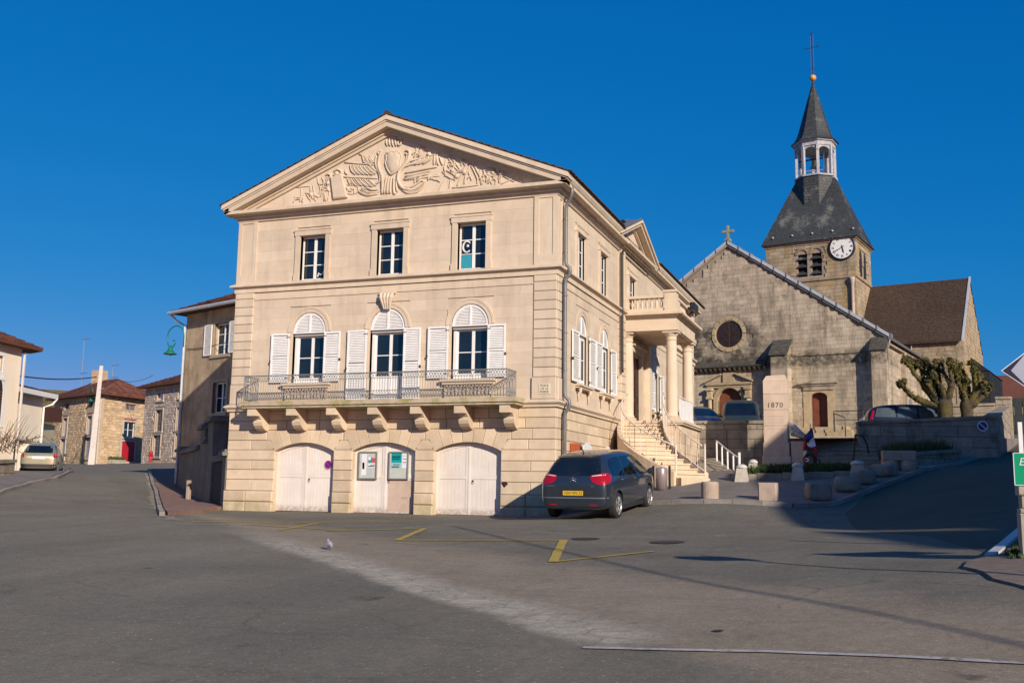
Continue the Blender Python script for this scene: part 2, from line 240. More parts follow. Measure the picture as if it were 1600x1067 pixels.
# ------------------------------------------------------------------ mesh builder
def fr_id(a, d, z): return (a, d, z)
def fr_side(a, d, z): return (-d, a, z)          # along +y wall, d goes into the building (-x)
class MB:
    def __init__(s, fr=fr_id): s.v = []; s.f = []; s.t = []; s.fr = fr; s.tone = 0; s.uset = False
    def add(s, vs, fs, tone=None):
        o = len(s.v); s.v += [s.fr(*p) for p in vs]; s.f += [tuple(i+o for i in f) for f in fs]
        if tone is not None: s.uset = True
        s.t += [tone or 0.0]*len(fs); return s
    def box(s, x0, x1, y0, y1, z0, z1, tone=None, back=True):
        vs = [(x0,y0,z0),(x1,y0,z0),(x1,y1,z0),(x0,y1,z0),(x0,y0,z1),(x1,y0,z1),(x1,y1,z1),(x0,y1,z1)]
        fs = [(0,1,5,4),(1,2,6,5),(3,0,4,7),(4,5,6,7),(0,3,2,1)]
        if back: fs.append((2,3,7,6))
        return s.add(vs, fs, tone)
    def cbox(s, x0, x1, y0, y1, z0, z1, c=.012, tone=None):      # front (y0) edges chamfered
        vs = [(x0+c,y0,z0+c),(x1-c,y0,z0+c),(x1-c,y0,z1-c),(x0+c,y0,z1-c),(x0,y0+c,z0),(x1,y0+c,z0),(x1,y0+c,z1),(x0,y0+c,z1),(x0,y1,z0),(x1,y1,z0),(x1,y1,z1),(x0,y1,z1)]
        fs = [(0,1,2,3),(4,5,1,0),(5,6,2,1),(6,7,3,2),(7,4,0,3),(8,9,5,4),(9,10,6,5),(10,11,7,6),(11,8,4,7),(11,10,9,8)]
        return s.add(vs, fs, tone)
    def prism(s, poly, y0, y1, axis='y', tone=None):             # poly (a,b) counter-clockwise seen from -axis side
        n = len(poly)
        P = {'y': lambda p, d: (p[0], d, p[1]), 'x': lambda p, d: (d, p[0], p[1]), 'z': lambda p, d: (p[0], p[1], d)}[axis]
        vs = [P(p, y0) for p in poly]+[P(p, y1) for p in poly]
        fs = [tuple(range(n)), tuple(range(2*n-1, n-1, -1))]+[(i, i+n, (i+1) % n+n, (i+1) % n) for i in range(n)]
        return s.add(vs, fs, tone)
    def cprism(s, poly, y0, y1, c=.01, tone=None):               # front edges chamfered by shrinking to the centre
        n = len(poly); cx = sum(p[0] for p in poly)/n; cz = sum(p[1] for p in poly)/n
        def sh(p):
            dx, dz = p[0]-cx, p[1]-cz; l = math.hypot(dx, dz); k = max(0, (l-c*1.4)/l); return (cx+dx*k, cz+dz*k)
        vs = [(sh(p)[0], y0, sh(p)[1]) for p in poly]+[(p[0], y0+c, p[1]) for p in poly]+[(p[0], y1, p[1]) for p in poly]
        fs = [tuple(range(n))]+[(i, i+n, (i+1) % n+n, (i+1) % n) for i in range(n)]+[(i+n, i+2*n, (i+1) % n+2*n, (i+1) % n+n) for i in range(n)]
        return s.add(vs, fs, tone)
    def tube(s, pts, r, n=6, cap=True, tone=None):
        pts = [Vector(p) for p in pts]; rs = r if isinstance(r, (list, tuple)) else [r]*len(pts)
        vs = []; up = None
        for i, p in enumerate(pts):
            d = (pts[min(i+1, len(pts)-1)]-pts[max(i-1, 0)]).normalized()
            if up is None: up = Vector((0,0,1)) if abs(d.z) < .9 else Vector((1,0,0))
            a = d.cross(up)
            if a.length < 1e-4: a = d.cross(Vector((0,1,0)))
            a.normalize(); b = a.cross(d).normalized(); up = b
            for k in range(n):
                t = 2*PI*k/n; vs.append(tuple(p+(a*math.cos(t)+b*math.sin(t))*rs[i]))
        fs = []
        for i in range(len(pts)-1):
            for k in range(n): fs.append((i*n+k, i*n+(k+1) % n, (i+1)*n+(k+1) % n, (i+1)*n+k))
        if cap: fs += [tuple(range(n-1, -1, -1)), tuple((len(pts)-1)*n+k for k in range(n))]
        return s.add(vs, fs, tone)
    def lathe(s, prof, c=(0,0,0), n=16, axis='z', a0=0, tone=None):
        vs = []
        for r, h in prof:
            for k in range(n):
                t = a0+2*PI*k/n; u, v = r*math.cos(t), r*math.sin(t)
                vs.append({'z': (c[0]+u, c[1]+v, c[2]+h), 'y': (c[0]+u, c[1]+h, c[2]+v), 'x': (c[0]+h, c[1]+u, c[2]+v)}[axis])
        fs = [(i*n+k, i*n+(k+1) % n, (i+1)*n+(k+1) % n, (i+1)*n+k) for i in range(len(prof)-1) for k in range(n)]
        fs += [tuple(range(n-1, -1, -1)), tuple((len(prof)-1)*n+k for k in range(n))]
        return s.add(vs, fs, tone)
    def quad(s, a, b, c, d, tone=None): return s.add([a, b, c, d], [(0,1,2,3)], tone)
    def mesh(s, name, smooth=False):
        me = bpy.data.meshes.new(name); me.from_pydata(s.v, [], s.f); me.validate()
        bm = bmesh.new(); bm.from_mesh(me); 
        bmesh.ops.recalc_face_normals(bm, faces=bm.faces); bm.to_mesh(me); bm.free()
        if smooth:
            for p in me.polygons: p.use_smooth = True
        if s.uset and len(me.polygons) == len(s.t):
            at = me.attributes.new('tone', 'FLOAT', 'FACE'); at.data.foreach_set('value', s.t)
        return me
    def build(s, name, m, parent=None, smooth=False, label=None, kind=None, loc=None):
        me = s.mesh(name, smooth); me.materials.append(m)
        return obj(name, me, parent, label, kind, loc)
def obj(name, me, parent=None, label=None, kind=None, loc=None, rot=None):
    o = bpy.data.objects.new(name, me); COL.objects.link(o)
    if parent is not None: o.parent = parent
    if loc: o.location = loc
    if rot: o.rotation_euler = rot
    if label: o['label'] = label
    if kind: o['kind'] = kind
    return o
def thing(name, label, cat, loc=(0,0,0), rz=0, group=None):
    o = bpy.data.objects.new(name, None); COL.objects.link(o); o.location = loc; o.rotation_euler = (0,0,rz)
    o['label'] = label; o['category'] = cat
    if group: o['group'] = group
    o.empty_display_size = .1
    return o
def tag(o, label, cat, group=None):
    o['label'] = label; o['category'] = cat
    if group: o['group'] = group
    return o
def copy_tree(o, parent=None):
    c = o.copy(); COL.objects.link(c)
    if parent is not None: c.parent = parent
    for ch in o.children: copy_tree(ch, c)
    return c
def text_mesh(txt, size, mtl, name='lettering', parent=None, ext=.002, align='CENTER', space=1.0, shear=0):
    cu = bpy.data.curves.new('t', 'FONT'); cu.body = txt; cu.size = size; cu.extrude = ext; cu.align_x = align; cu.align_y = 'CENTER'; cu.space_character = space; cu.shear = shear
    cu.resolution_u = 2
    o = bpy.data.objects.new('t', cu); COL.objects.link(o)
    dg = bpy.context.evaluated_depsgraph_get(); me = bpy.data.meshes.new_from_object(o.evaluated_get(dg))
    bpy.data.objects.remove(o); me.name = name; me.materials.clear(); me.materials.append(mtl)
    return obj(name, me, parent)
def masonry(mb, a0, a1, z0, z1, ch, lmin, lmax, d=0, keep=None, gap=.012, jit=.012, depth=.05, rng=None, rubble=0):
    """thin proud stones in courses over a plane; keep(a, z) says which stone centres to keep"""
    rng = rng or random.Random(3)
    z = z0
    while z < z1-.03:
        h = min(ch*(1+rng.uniform(-.18, .18)), z1-z); a = a0-rng.uniform(0, lmin)
        while a < a1:
            l = rng.uniform(lmin, lmax); s0, s1 = max(a, a0), min(a+l, a1)
            if s1-s0 > .05 and (keep is None or all(keep(x, y) for x, y in ((s0, z), (s1, z), (s0, z+h), (s1, z+h), ((s0+s1)/2, z+h/2)))):
                dd = d-rng.uniform(.002, jit); c = [(s0+gap/2, z+gap/2), (s1-gap/2, z+gap/2), (s1-gap/2, z+h-gap/2), (s0+gap/2, z+h-gap/2)]
                if rubble: c = [(x+rng.uniform(-rubble, rubble), y+rng.uniform(-rubble, rubble)) for x, y in c]
                t = rng.random()
                vs = [(x, dd, y) for x, y in c]+[(x, d+depth, y) for x, y in c]
                mb.add(vs, [(0,1,2,3),(0,4,5,1),(1,5,6,2),(2,6,7,3),(3,7,4,0)], t)
            a += l
        z += h
    return mb
def wall_open(mb, a0, a1, z0, z1, ops, d0, d1):
    """solid wall a0..a1 x z0..z1 with rectangular holes ops=[(a,b,c,d)] (a0,a1,z0,z1)"""
    xs = sorted(set([a0, a1]+[o[0] for o in ops]+[o[1] for o in ops]))
    xs = [x for x in xs if a0 <= x <= a1]
    for i in range(len(xs)-1):
        s, e = xs[i], xs[i+1]; mid = (s+e)/2
        hs = sorted([(o[2], o[3]) for o in ops if o[0] < mid < o[1]])
        z = z0
        for h0, h1 in hs:
            if h0 > z+1e-4: mb.box(s, e, d0, d1, z, h0)
            z = max(z, h1)
        if z < z1-1e-4: mb.box(s, e, d0, d1, z, z1)
    return mb
# ------------------------------------------------------------------ terrain heights
CP=[(8.8,-27.6,0),(8.8,-34,-.1),(3,-22,.13),(14,-24,.12),(-6,-24,.2),(20,-30,.2),(-20,-30,.3),
(-11.2,-.15,.87),(-8,-.15,.87),(-4,-.15,.87),(0,-.15,.9),(-11,-3,.84),(-4,-3,.84),(-4,-8,.68),(3,-12,.55),(8,-14,.58),
(2.5,-2.8,.96),(1.05,-3.2,.94),(2.7,-.2,1.2),(2.4,.14,1.3),(6.5,-.7,1.29),(4.35,-.8,1.36),(5.8,-.3,1.36),(7.5,.3,1.3),(0,3,1.3),(0,8,1.95),(-3,8,1.9),
(4.4,5.1,1.9),(7.9,5.4,2.08),(3.3,4.9,1.98),(5,7.2,2.3),(2,11.8,2.42),(4.4,12.1,2.45),(6,13,2.5),(8.8,13.4,2.6),(8,14.3,2.55),(12.5,19.2,3.25),(11.8,17.3,3.18),(-3,14,2.4),
(10.25,-13.7,.9),(10.0,-12.7,.85),(10.6,-10.7,1.0),(8.9,-3.6,1.0),(13,-6,1.5),(16,2,2.4),(15,10,2.8),(14.5,-14,1.0),(18,30,5.0),(30,10,3.5),(24,60,8.5),(15,40,5.8),
(-18.8,-1.5,1.38),(-24.2,4.5,2.0),(-32.1,13.5,2.1),(-33,15.3,2.12),(-26.4,14.6,2.35),(-15.8,3.9,1.02),(-12.5,.6,.93),(-18,6,1.2),(-22,10,1.6),(-14.5,-1,.92),(-12,-6,.9),(-8.1,-6.6,.8),(-14,-14,.75),(-22,-10,1.3),(-30,0,2.0),
(-48.3,35.3,3.15),(-55,43,3.4),(-63.8,46.6,3.5),(-41,36.5,3.4),(-56,50,3.75),(-70,30,3.4),(-30,35,3.0),(0,60,6),(-40,60,4.5),(-60,-20,3)]
CP=np.array(CP,float)
def _U(r2): return np.where(r2>1e-9,0.5*r2*np.log(np.maximum(r2,1e-12)),0.)
_n=len(CP)
_d=((CP[:,None,:2]-CP[None,:,:2])**2).sum(2)
_K=_U(_d)+np.eye(_n)*2.0
_P=np.c_[np.ones(_n),CP[:,:2]]
_A=np.block([[_K,_P],[_P.T,np.zeros((3,3))]])
_W=np.linalg.solve(_A,np.r_[CP[:,2],0,0,0])
def HH(x,y):
    x=np.clip(np.asarray(x,float),-75,30);y=np.clip(np.asarray(y,float),-45,65)
    r2=(x[...,None]-CP[:,0])**2+(y[...,None]-CP[:,1])**2
    return _U(r2)@_W[:_n]+_W[_n]+_W[_n+1]*x+_W[_n+2]*y
def H(x,y): return float(HH(x,y))
# ------------------------------------------------------------------ ground and everything laid on it
def _axis(lo, hi, far):
    a = list(np.arange(lo, hi+.01, .5)); s = .6; x = hi
    while x < far: x += s; a.append(x); s *= 1.22
    s = .6; x = lo; b = []
    while x > -far: x -= s; b.append(x); s *= 1.22
    return np.array(sorted(b)+a)
GX = _axis(-30, 18, 1200); GY = _axis(-32, 22, 1200)
def make_ground():
    X, Y = np.meshgrid(GX, GY); Z = HH(X, Y)
    nx, ny = len(GX), len(GY); vs = np.c_[X.ravel(), Y.ravel(), Z.ravel()]
    fs = [(j*nx+i, j*nx+i+1, (j+1)*nx+i+1, (j+1)*nx+i) for j in range(ny-1) for i in range(nx-1)]
    me = bpy.data.meshes.new('ground'); me.from_pydata(vs.tolist(), [], fs); me.materials.append(GROUND)
    for p in me.polygons: p.use_smooth = True
    return obj('ground', me, kind='structure')
ground = make_ground()
def drape(name, poly, off, m, skirt=0, kind='structure', parent=None, hf=None, grid=True, label=None):
    bm = bmesh.new(); vs = [bm.verts.new((x, y, 0)) for x, y in poly]; f = bm.faces.new(vs)
    if f.normal.z < 0: f.normal_flip()
    bmesh.ops.triangulate(bm, faces=bm.faces[:])
    x0, x1 = min(p[0] for p in poly), max(p[0] for p in poly); y0, y1 = min(p[1] for p in poly), max(p[1] for p in poly)
    for g in GX:
        if x0 < g < x1: bmesh.ops.bisect_plane(bm, geom=bm.verts[:]+bm.edges[:]+bm.faces[:], dist=1e-5, plane_co=(g,0,0), plane_no=(1,0,0))
    for g in GY:
        if y0 < g < y1: bmesh.ops.bisect_plane(bm, geom=bm.verts[:]+bm.edges[:]+bm.faces[:], dist=1e-5, plane_co=(0,g,0), plane_no=(0,1,0))
    V = np.array([v.co[:2] for v in bm.verts]); Z = hf(V[:,0], V[:,1]) if hf else HH(V[:,0], V[:,1])
    for v, z in zip(bm.verts, Z): v.co.z = z+off
    bmesh.ops.recalc_face_normals(bm, faces=bm.faces)
    if sum(f.normal.z for f in bm.faces) < 0: bmesh.ops.reverse_faces(bm, faces=bm.faces[:])
    if skirt:
        be = [e for e in bm.edges if e.is_boundary]
        r = bmesh.ops.extrude_edge_only(bm, edges=be)
        for v in [g for g in r['geom'] if isinstance(g, bmesh.types.BMVert)]: v.co.z -= skirt
    me = bpy.data.meshes.new(name); bm.to_mesh(me); bm.free(); me.materials.append(m)
    return obj(name, me, parent, kind=kind, label=label)
def strip(pts, wd):
    """polygon of a line of given width"""
    L, Rr = [], []
    for i, p in enumerate(pts):
        a = Vector(pts[max(i-1, 0)]); b = Vector(pts[min(i+1, len(pts)-1)]); d = (b-a).normalized(); n = Vector((-d.y, d.x))
        ww = wd[i] if isinstance(wd, (list, tuple)) else wd
        L.append(tuple(Vector(p)+n*ww/2)); Rr.append(tuple(Vector(p)-n*ww/2))
    return L+Rr[::-1]
def rough_edge(poly, step=.35, amp=.06, seed=1):
    rng = random.Random(seed); out = []
    for i, p in enumerate(poly):
        q = poly[(i+1) % len(poly)]; l = math.dist(p, q); n = max(1, int(l/step))
        for k in range(n):
            t = k/n; j = amp if k else amp*.4
            out.append((p[0]+(q[0]-p[0])*t+rng.uniform(-j, j), p[1]+(q[1]-p[1])*t+rng.uniform(-j, j)))
    return out
# zones of the square
drape('new_road', [(8.2,-5.8), (7.8,-1.2), (8.2,2.4), (9.2,5.1), (10.5,10.3), (12.2,16.4), (16,30), (20,52), (26,50), (20,28), (16.5,15), (13.6,4), (11.9,-4), (11.0,-8.9), (10.0,-12.4), (9.4,-9)], .004, ASPHR)
drape('gutter_band', rough_edge([(-36.3,23.5), (-25.7,13.85), (-19.2,6.35), (-14.3,.5), (-11.2,-2.95), (-7.8,-6.8), (-7.2,-6.9), (-9.2,-5.2), (-11.7,-2.2), (-14.3,1.1), (-19.2,6.9), (-25.4,14.2), (-36.0,23.9)], .22, .11, 3), .009, BAND)
drape('white_line', rough_edge(strip([(6.3,-18.98), (7.83,-18.86), (8.81,-18.9), (9.9,-19.02), (13,-19.5)], .085), .25, .006, 9), .013, WHITEL)
for i, (a, b, wd) in enumerate([((-6.9,-7.0), (-2.3,-4.35), .12), ((-5.5,-5.2), (-7.2,-6.35), .10), ((-3.72,-8.2), (-4.2,-5.7), .10), ((-2.7,-7.85), (-.98,-6.6), .12), ((-5.3,-7.05), (-2.2,-7.6), .09), ((-.95,-6.6), (-.14,-9.62), .13),
                                ((-.15,-9.56), (2.9,-8.7), .12), ((2.93,-8.66), (3.95,-12.5), .16), ((3.97,-12.42), (5.1,-10.6), .09)]):
    drape('yellow_line', rough_edge(strip([a, b], wd), .2, .006, i), .0135, YELLOW)
for x, y, r in [(3.25,-8.26,.28), (4.95,-8.75,.33), (7.3,-18.0,.05)]:
    drape('manhole_cover', [(x+r*math.cos(t*PI/8), y+r*math.sin(t*PI/8)) for t in range(16)], .014, mat('cast_iron', (.045,.043,.04), rough=.6, bump=.6, bscale=50))
# left red pavement with kerb, raised
PL = [(-34.2,24.2), (-25.5,14.0), (-19.2,6.9), (-14.2,.95), (-11.8,-1.95), (-9.1,-5.15), (-10.1,-2.3), (-11.15,-.2), (-11.2,.2), (-16.2,5.4), (-21.4,10.9), (-29,20), (-36,30)]
drape('left_pavement', PL, .10, PAVR, skirt=.2)
kb = [(-34.2,24.1), (-25.55,13.95), (-19.28,6.82), (-14.28,.87), (-11.88,-2.03), (-9.2,-5.25)]
def kerb_run(pts, nm, wd=.14, hgt=.115, seg=.9, m=KERB):
    rng = random.Random(5)
    for (a, b) in zip(pts[:-1], pts[1:]):
        l = math.dist(a, b); n = max(1, round(l/seg)); d = ((b[0]-a[0])/l, (b[1]-a[1])/l); nr = (-d[1]*wd/2, d[0]*wd/2)
        for k in range(n):
            t0, t1 = k/n*l+.006, (k+1)/n*l-.006
            p = (a[0]+d[0]*t0, a[1]+d[1]*t0); q = (a[0]+d[0]*t1, a[1]+d[1]*t1); hh = hgt+rng.uniform(-.006, .006)
            mb = MB(); c = [(p[0]-nr[0], p[1]-nr[1]), (q[0]-nr[0], q[1]-nr[1]), (q[0]+nr[0], q[1]+nr[1]), (p[0]+nr[0], p[1]+nr[1])]
            zz = [H(*x) for x in c]; vs = [(x, y, z-.15) for (x, y), z in zip(c, zz)]+[(x, y, z+hh) for (x, y), z in zip(c, zz)]
            mb.add(vs, [(0,1,5,4),(1,2,6,5),(2,3,7,6),(3,0,4,7),(4,5,6,7),(3,2,1,0)])
            mb.build(nm, m, kerb_root)
kerb_root = thing('kerb', 'grey stone kerb running round the pavements of the square', 'kerb'); 
kerb_root['kind'] = 'structure'
kerb_run(kb[1:], 'kerb_stone')
# yard right of the town hall
YP = [(.0,.35), (2.75,.35), (4.2,-.36), (6.45,-.52), (7.3,.3), (8.05,2.45), (9.08,5.15), (10.35,10.3), (12.0,16.4), (13.0,19.6), (7,15), (0,13)]
drape('yard_paving', YP, .10, YARDP, skirt=.2)
kerb_run([(2.4,.30), (4.25,-.44), (6.5,-.60), (7.38,.24), (8.13,2.4), (9.16,5.1), (10.43,10.25), (12.08,16.35)], 'kerb_stone', wd=.13, hgt=.112)
# left far pavement beside the houses and its kerb
LP = [(-17.0,-3.6), (-18.4,-1.9), (-20.9,1.6), (-22.9,4.9), (-30.6,14.0), (-38.2,21.6), (-40,24), (-44,20), (-30,8), (-24,-1), (-20,-6)]
drape('far_pavement', LP, .10, mat('grey_pavement', (.20,.18,.165), rough=.9, bump=.4, scale=2), skirt=.2)
kerb_run([(-16.9,-3.6), (-18.33,-1.8), (-20.8,1.7), (-22.8,5.0), (-30.5,14.1), (-38.1,21.7)], 'kerb_stone', wd=.15, hgt=.105)
# right verge
drape('gravel_verge', rough_edge([(9.62,-14.2), (9.7,-13.6), (10.1,-13.1), (10.75,-10.4), (11.1,-9.0), (13.5,-3), (20,-6), (22,-16), (12,-18), (10.4,-16.6), (9.85,-15.2)], .4, .05), .03, GRAVEL, skirt=.1)
drape('white_kerb_line', [(9.93,-13.1), (10.06,-13.15), (10.90,-9.0), (10.78,-8.9)], .05, mat('white_kerb_paint', (.62,.62,.62), rough=.7, bump=.2, scale=6), skirt=.06)
def tufts(name, pts_fn, n, h, m, rng, parent=None, kind='stuff', blade=.02, lean=.5):
    mb = MB()
    for _ in range(n):
        x, y, z = pts_fn(rng); hh = h*rng.uniform(.5, 1.2); t = rng.uniform(0, 2*PI); b = blade*rng.uniform(.6, 1.4)
        dx, dy = math.cos(t)*b, math.sin(t)*b; lx, ly = rng.uniform(-lean, lean)*hh, rng.uniform(-lean, lean)*hh
        mb.add([(x-dx, y-dy, z), (x+dx, y+dy, z), (x+lx+dx*.3, y+ly+dy*.3, z+hh)], [(0,1,2)], rng.random())
    return mb.build(name, m, parent, kind=kind)
rg = random.Random(11)
def _gp(r):
    t = r.random(); x = 10.12+r.uniform(0, .5)+t*.5; y = -13.6+t*2.2+r.uniform(-.3,.3); return (x, y, H(x, y)+.03)
_gr = tufts('verge_grass', _gp, 1500, .07, HEDGE, rg); 
# hills far behind
def hill(name, pts, m):
    mb = MB(); n = len(pts)
    for i, (x, y, z) in enumerate(pts): pass
    vs = [(x, y, -2) for x, y, z in pts]+[(x, y, z) for x, y, z in pts]+[(x-40, y+60, z*.8) for x, y, z in pts]
    fs = [(i, i+1, n+i+1, n+i) for i in range(n-1)]+[(n+i, n+i+1, 2*n+i+1, 2*n+i) for i in range(n-1)]
    mb.add(vs, fs); return mb.build(name, m, kind='structure')
FIELD = mat('field_hill', (.10,.085,.035), (.07,.07,.03), scale=.05, bump=0)
hill('hill', [(-480,60,6),(-380,150,26),(-290,250,36),(-200,300,33),(-120,340,22),(-60,370,8)], FIELD)
# ------------------------------------------------------------------ town hall
TH = thing('town_hall', 'pale limestone town hall with carved pediment, long iron balcony and three white arched doors', 'town hall')
GZ = .80           # foot of the walls
XL = -11.04
YB = 22.6
CXS = [-8.22, -5.46, -2.72]
# solid walls behind the dressed stone
w_ = MB()
dops = [(c-1.05, c+1.05, GZ, 3.0) for c in CXS]
dops += [(c-.60, c+.60, (4.18 if i == 1 else 4.86), 7.15) for i, c in enumerate(CXS)]
dops += [(c-.47, c+.47, 8.19, 9.64) for c in CXS]
wall_open(w_, XL+.06, -.06, GZ-.3, 10.4, dops, .06, .5)
w_.build('front_wall', STONE, TH)
w_ = MB()
w_.prism([(XL, 10.3), (0, 10.3), (0, 10.75), (-5.52, 12.95), (XL, 10.75)], 0.004, .5); w_.build('tympanum', STONE, TH)
SW = [(2.15, 3.25), (4.85, 5.95)]            # side wall first floor windows a-ranges
SU = [(2.05, 3.0), (4.75, 5.7), (8.85, 9.9)]  # side wall upper windows
PD = (9.2, 10.6)                              # door inside the portico
sops = [(a, b, 4.85, 7.15) for a, b in SW]+[(a, b, 8.2, 9.65) for a, b in SU]+[(PD[0], PD[1], 4.15, 6.7), (12.9, 14.0, 4.85, 7.15)]
w_ = MB(fr_side); wall_open(w_, .5, YB, GZ-.3, 10.4, sops, .06, .5); w_.build('side_wall', STONE, TH)
w_ = MB(); w_.box(XL+.06, XL+.5, .5, YB, GZ-.3, 10.4); w_.box(XL+.06, -.06, YB-.4, YB, GZ-.3, 10.5)
w_.box(XL+.5, -.5, .5, YB-.4, 4.0, 4.1); w_.box(XL+.5, -.5, .5, YB-.4, 7.9, 8.0); w_.build('rear_walls', STONE, TH)
w_ = MB(); w_.box(XL+.55, -.55, 2.8, 2.9, GZ-.3, 10.2); w_.build('room_partition', plain('dark_interior', (.10,.09,.08), .9), TH)
# smooth ashlar skins of the upper floors (joints fine) : blocks as parts on first floor and second floor
ZC = [.80, 1.50, 1.85, 2.16, 2.46, 2.78, 3.08, 3.395, 3.70, 4.0]
def sblock(x0, x1, z0, z1, d0=0, d1=.10, fr=fr_id, g=.006, m=STONE2, nm='stone_block', c=.014):
    mb = MB(fr); mb.cbox(x0+g, x1-g, d0, d1, z0+g, z1-g, c); return mb.build(nm, m, TH)
def split(a, b, n_or_len, rng):
    n = max(1, round((b-a)/n_or_len)); cuts = [a]+[a+(b-a)*(k+rng.uniform(-.15, .15))/n for k in range(1, n)]+[b]; return list(zip(cuts[:-1], cuts[1:]))
rgs = random.Random(21)
jb = MB()   # recessed joints backing
piers = [(XL, CXS[0]-1.05), (CXS[0]+1.05, CXS[1]-1.05), (CXS[1]+1.05, CXS[2]-1.05), (CXS[2]+1.05, 0)]
R_, ZR = 2.28, .72           # arch circle of the doors
def intr(dx): return ZR+math.sqrt(max(R_*R_-dx*dx, 0))
for pi, (a, b) in enumerate(piers):
    for k in range(len(ZC)-1):
        z0, z1 = ZC[k], ZC[k+1]
        if z0 >= 3.0: continue
        if z0 >= 2.75:     # beside the arch: slanting side
            la = a+(.21 if pi else 0); rb = b-(.21 if pi < 3 else 0)
            pl = [(a+.006 if pi else a, z0+.006), (b-.006 if pi < 3 else b, z0+.006), (rb-.006, z1-.006), (la+.006, z1-.006)]
            segs = [pl] if b-a < 1.2 else None
            if segs is None:
                mid = (a+b)/2+rgs.uniform(-.2, .2)
                segs = [[(pl[0][0], pl[0][1]), (mid-.006, pl[0][1]), (mid-.006, pl[3][1]), (pl[3][0], pl[3][1])], [(mid+.006, pl[1][1]), (pl[1][0], pl[1][1]), (pl[2][0], pl[2][1]), (mid+.006, pl[2][1])]]
            for p in segs: MB().cprism(p, 0, .1, .012).build('stone_block', STONE2, TH)
            continue
        out = .05 if z0 < 1.0 else 0
        if z0 < 1.0:
            for s0, s1 in split(a-(out if pi == 0 else 0), b+(out if pi == 3 else 0), .9, rgs): sblock(s0, s1, z0, 1.16, -.05, .10, c=.03); sblock(s0, s1, 1.16, z1, -.05, .10, c=.03)
        else:
            for s0, s1 in split(a, b, .95 if k % 2 else 1.3, rgs): sblock(s0, s1, z0, z1)
for c in CXS:                                  # wedge stones over each door
    nb = 7; bx = [-1.085+2.17*i/nb for i in range(nb+1)]
    tx = [-1.37, -.955, -.575, -.19, .19, .575, .955, 1.37]
    for i in range(nb):
        lo = [(bx[i]+(bx[i+1]-bx[i])*t, intr(bx[i]+(bx[i+1]-bx[i])*t)) for t in (0, .5, 1)]
        lo[0] = (lo[0][0]+.006, lo[0][1]); lo[2] = (lo[2][0]-.006, lo[2][1])
        if i == 0: poly = [lo[0], lo[1], lo[2], (tx[1]-.006, 3.389), (tx[0]+.006, 3.389), (tx[0]+.006, 3.086), (-1.235, 3.086)]
        elif i == nb-1: poly = [lo[0], lo[1], lo[2], (1.235, 3.086), (tx[7]-.006, 3.086), (tx[7]-.006, 3.389), (tx[6]+.006, 3.389)]
        else: poly = [lo[0], lo[1], lo[2], (tx[i+1]-.006, 3.389), (tx[i]+.006, 3.389)]
        MB().cprism([(x+c, z) for x, z in poly], 0, .1, .01).build('wedge_stone', STONE2, TH)
for a, b in [(XL, CXS[0]-1.37), (CXS[2]+1.37, 0)]:
    for s0, s1 in split(a, b, .8, rgs): sblock(s0, s1, 3.08, 3.395)
for k in (7, 8):
    for s0, s1 in split(XL, 0, 1.1, rgs): sblock(s0, s1, ZC[k], ZC[k+1])
for c in CXS:      # masonry that closes the wall above each arch, behind the wedge stones
    p = [(c-1.05, intr(1.05))]+[(c+x, intr(x)+.004) for x in np.linspace(-.95, .95, 11)]+[(c+1.05, intr(1.05)), (c+1.05, 3.02), (c-1.05, 3.02)]
    MB().prism(p, .061, .5).build('arch_soffit', STONE2, TH)
# side wall ground floor courses
for k in range(len(ZC)-1):
    if k == 0:
        for s0, s1 in split(0.11, 7.3, .9, rgs): sblock(s0, s1, ZC[0], ZC[1], -.05, .10, fr=fr_side, c=.03)
    else:
        for s0, s1 in split(.10, 8.0, 1.15 if k % 2 else 1.5, rgs): sblock(s0, s1, ZC[k], ZC[k+1], fr=fr_side)
# upper floors: large smooth stones on the front between pilasters
def skin(x0, x1, zs, ops, fr, d0, ln, m=STONE):
    for k in range(len(zs)-1):
        z0, z1 = zs[k], zs[k+1]; cuts = [x0]; x = x0+ln*(.5 if k % 2 else 1)
        while x < x1-.3: cuts.append(x); x += ln*rgs.uniform(.85, 1.15)
        cuts.append(x1)
        for s, e in zip(cuts[:-1], cuts[1:]):
            segs = [(s, e)]
            for o in ops:
                if o[2] < z1-.01 and o[3] > z0+.01:
                    ns = []
                    for a, b in segs:
                        if o[0] <= a and o[1] >= b: continue
                        if o[0] > a and o[0] < b: ns.append((a, o[0]))
                        if o[1] > a and o[1] < b: ns.append((o[1], b))
                        if o[1] <= a or o[0] >= b: ns.append((a, b))
                    segs = ns
            for a, b in segs:
                if b-a > .05: sblock(a, b, z0, z1, d0+rgs.uniform(0, .0015), d0+.05, fr=fr, g=.0008, m=m, nm='ashlar_block', c=.0016)
zs1 = [4.22+.345*i for i in range(11)]+[7.84]
zs2 = [8.16+.35*i for i in range(6)]+[10.24]
skin(XL+.72, -.72, zs1, [(c-.74, c+.74, (4.1 if i == 1 else 4.80), 7.30) for i, c in enumerate(CXS)], fr_id, .02, 1.25)
skin(XL+.72, -.72, zs2, [(c-.60, c+.60, 8.16, 9.83) for c in CXS], fr_id, .02, 1.25)
skin(.72, 7.2, zs1, [(a-.17, b+.17, 4.80, 7.30) for a, b in SW], fr_side, .02, 1.3)
skin(.72, 7.2, zs2, [(a-.16, b+.16, 8.16, 9.83) for a, b in SU], fr_side, .02, 1.3)
skin(7.95, 22.5, zs2, [(a-.16, b+.16, 8.16, 9.83) for a, b in SU], fr_side, .02, 1.4)
skin(7.95, 22.5, zs1, [(PD[0]-.02, PD[1]+.02, 4.1, 6.72), (12.75, 14.15, 4.80, 7.30)], fr_side, .02, 1.4)
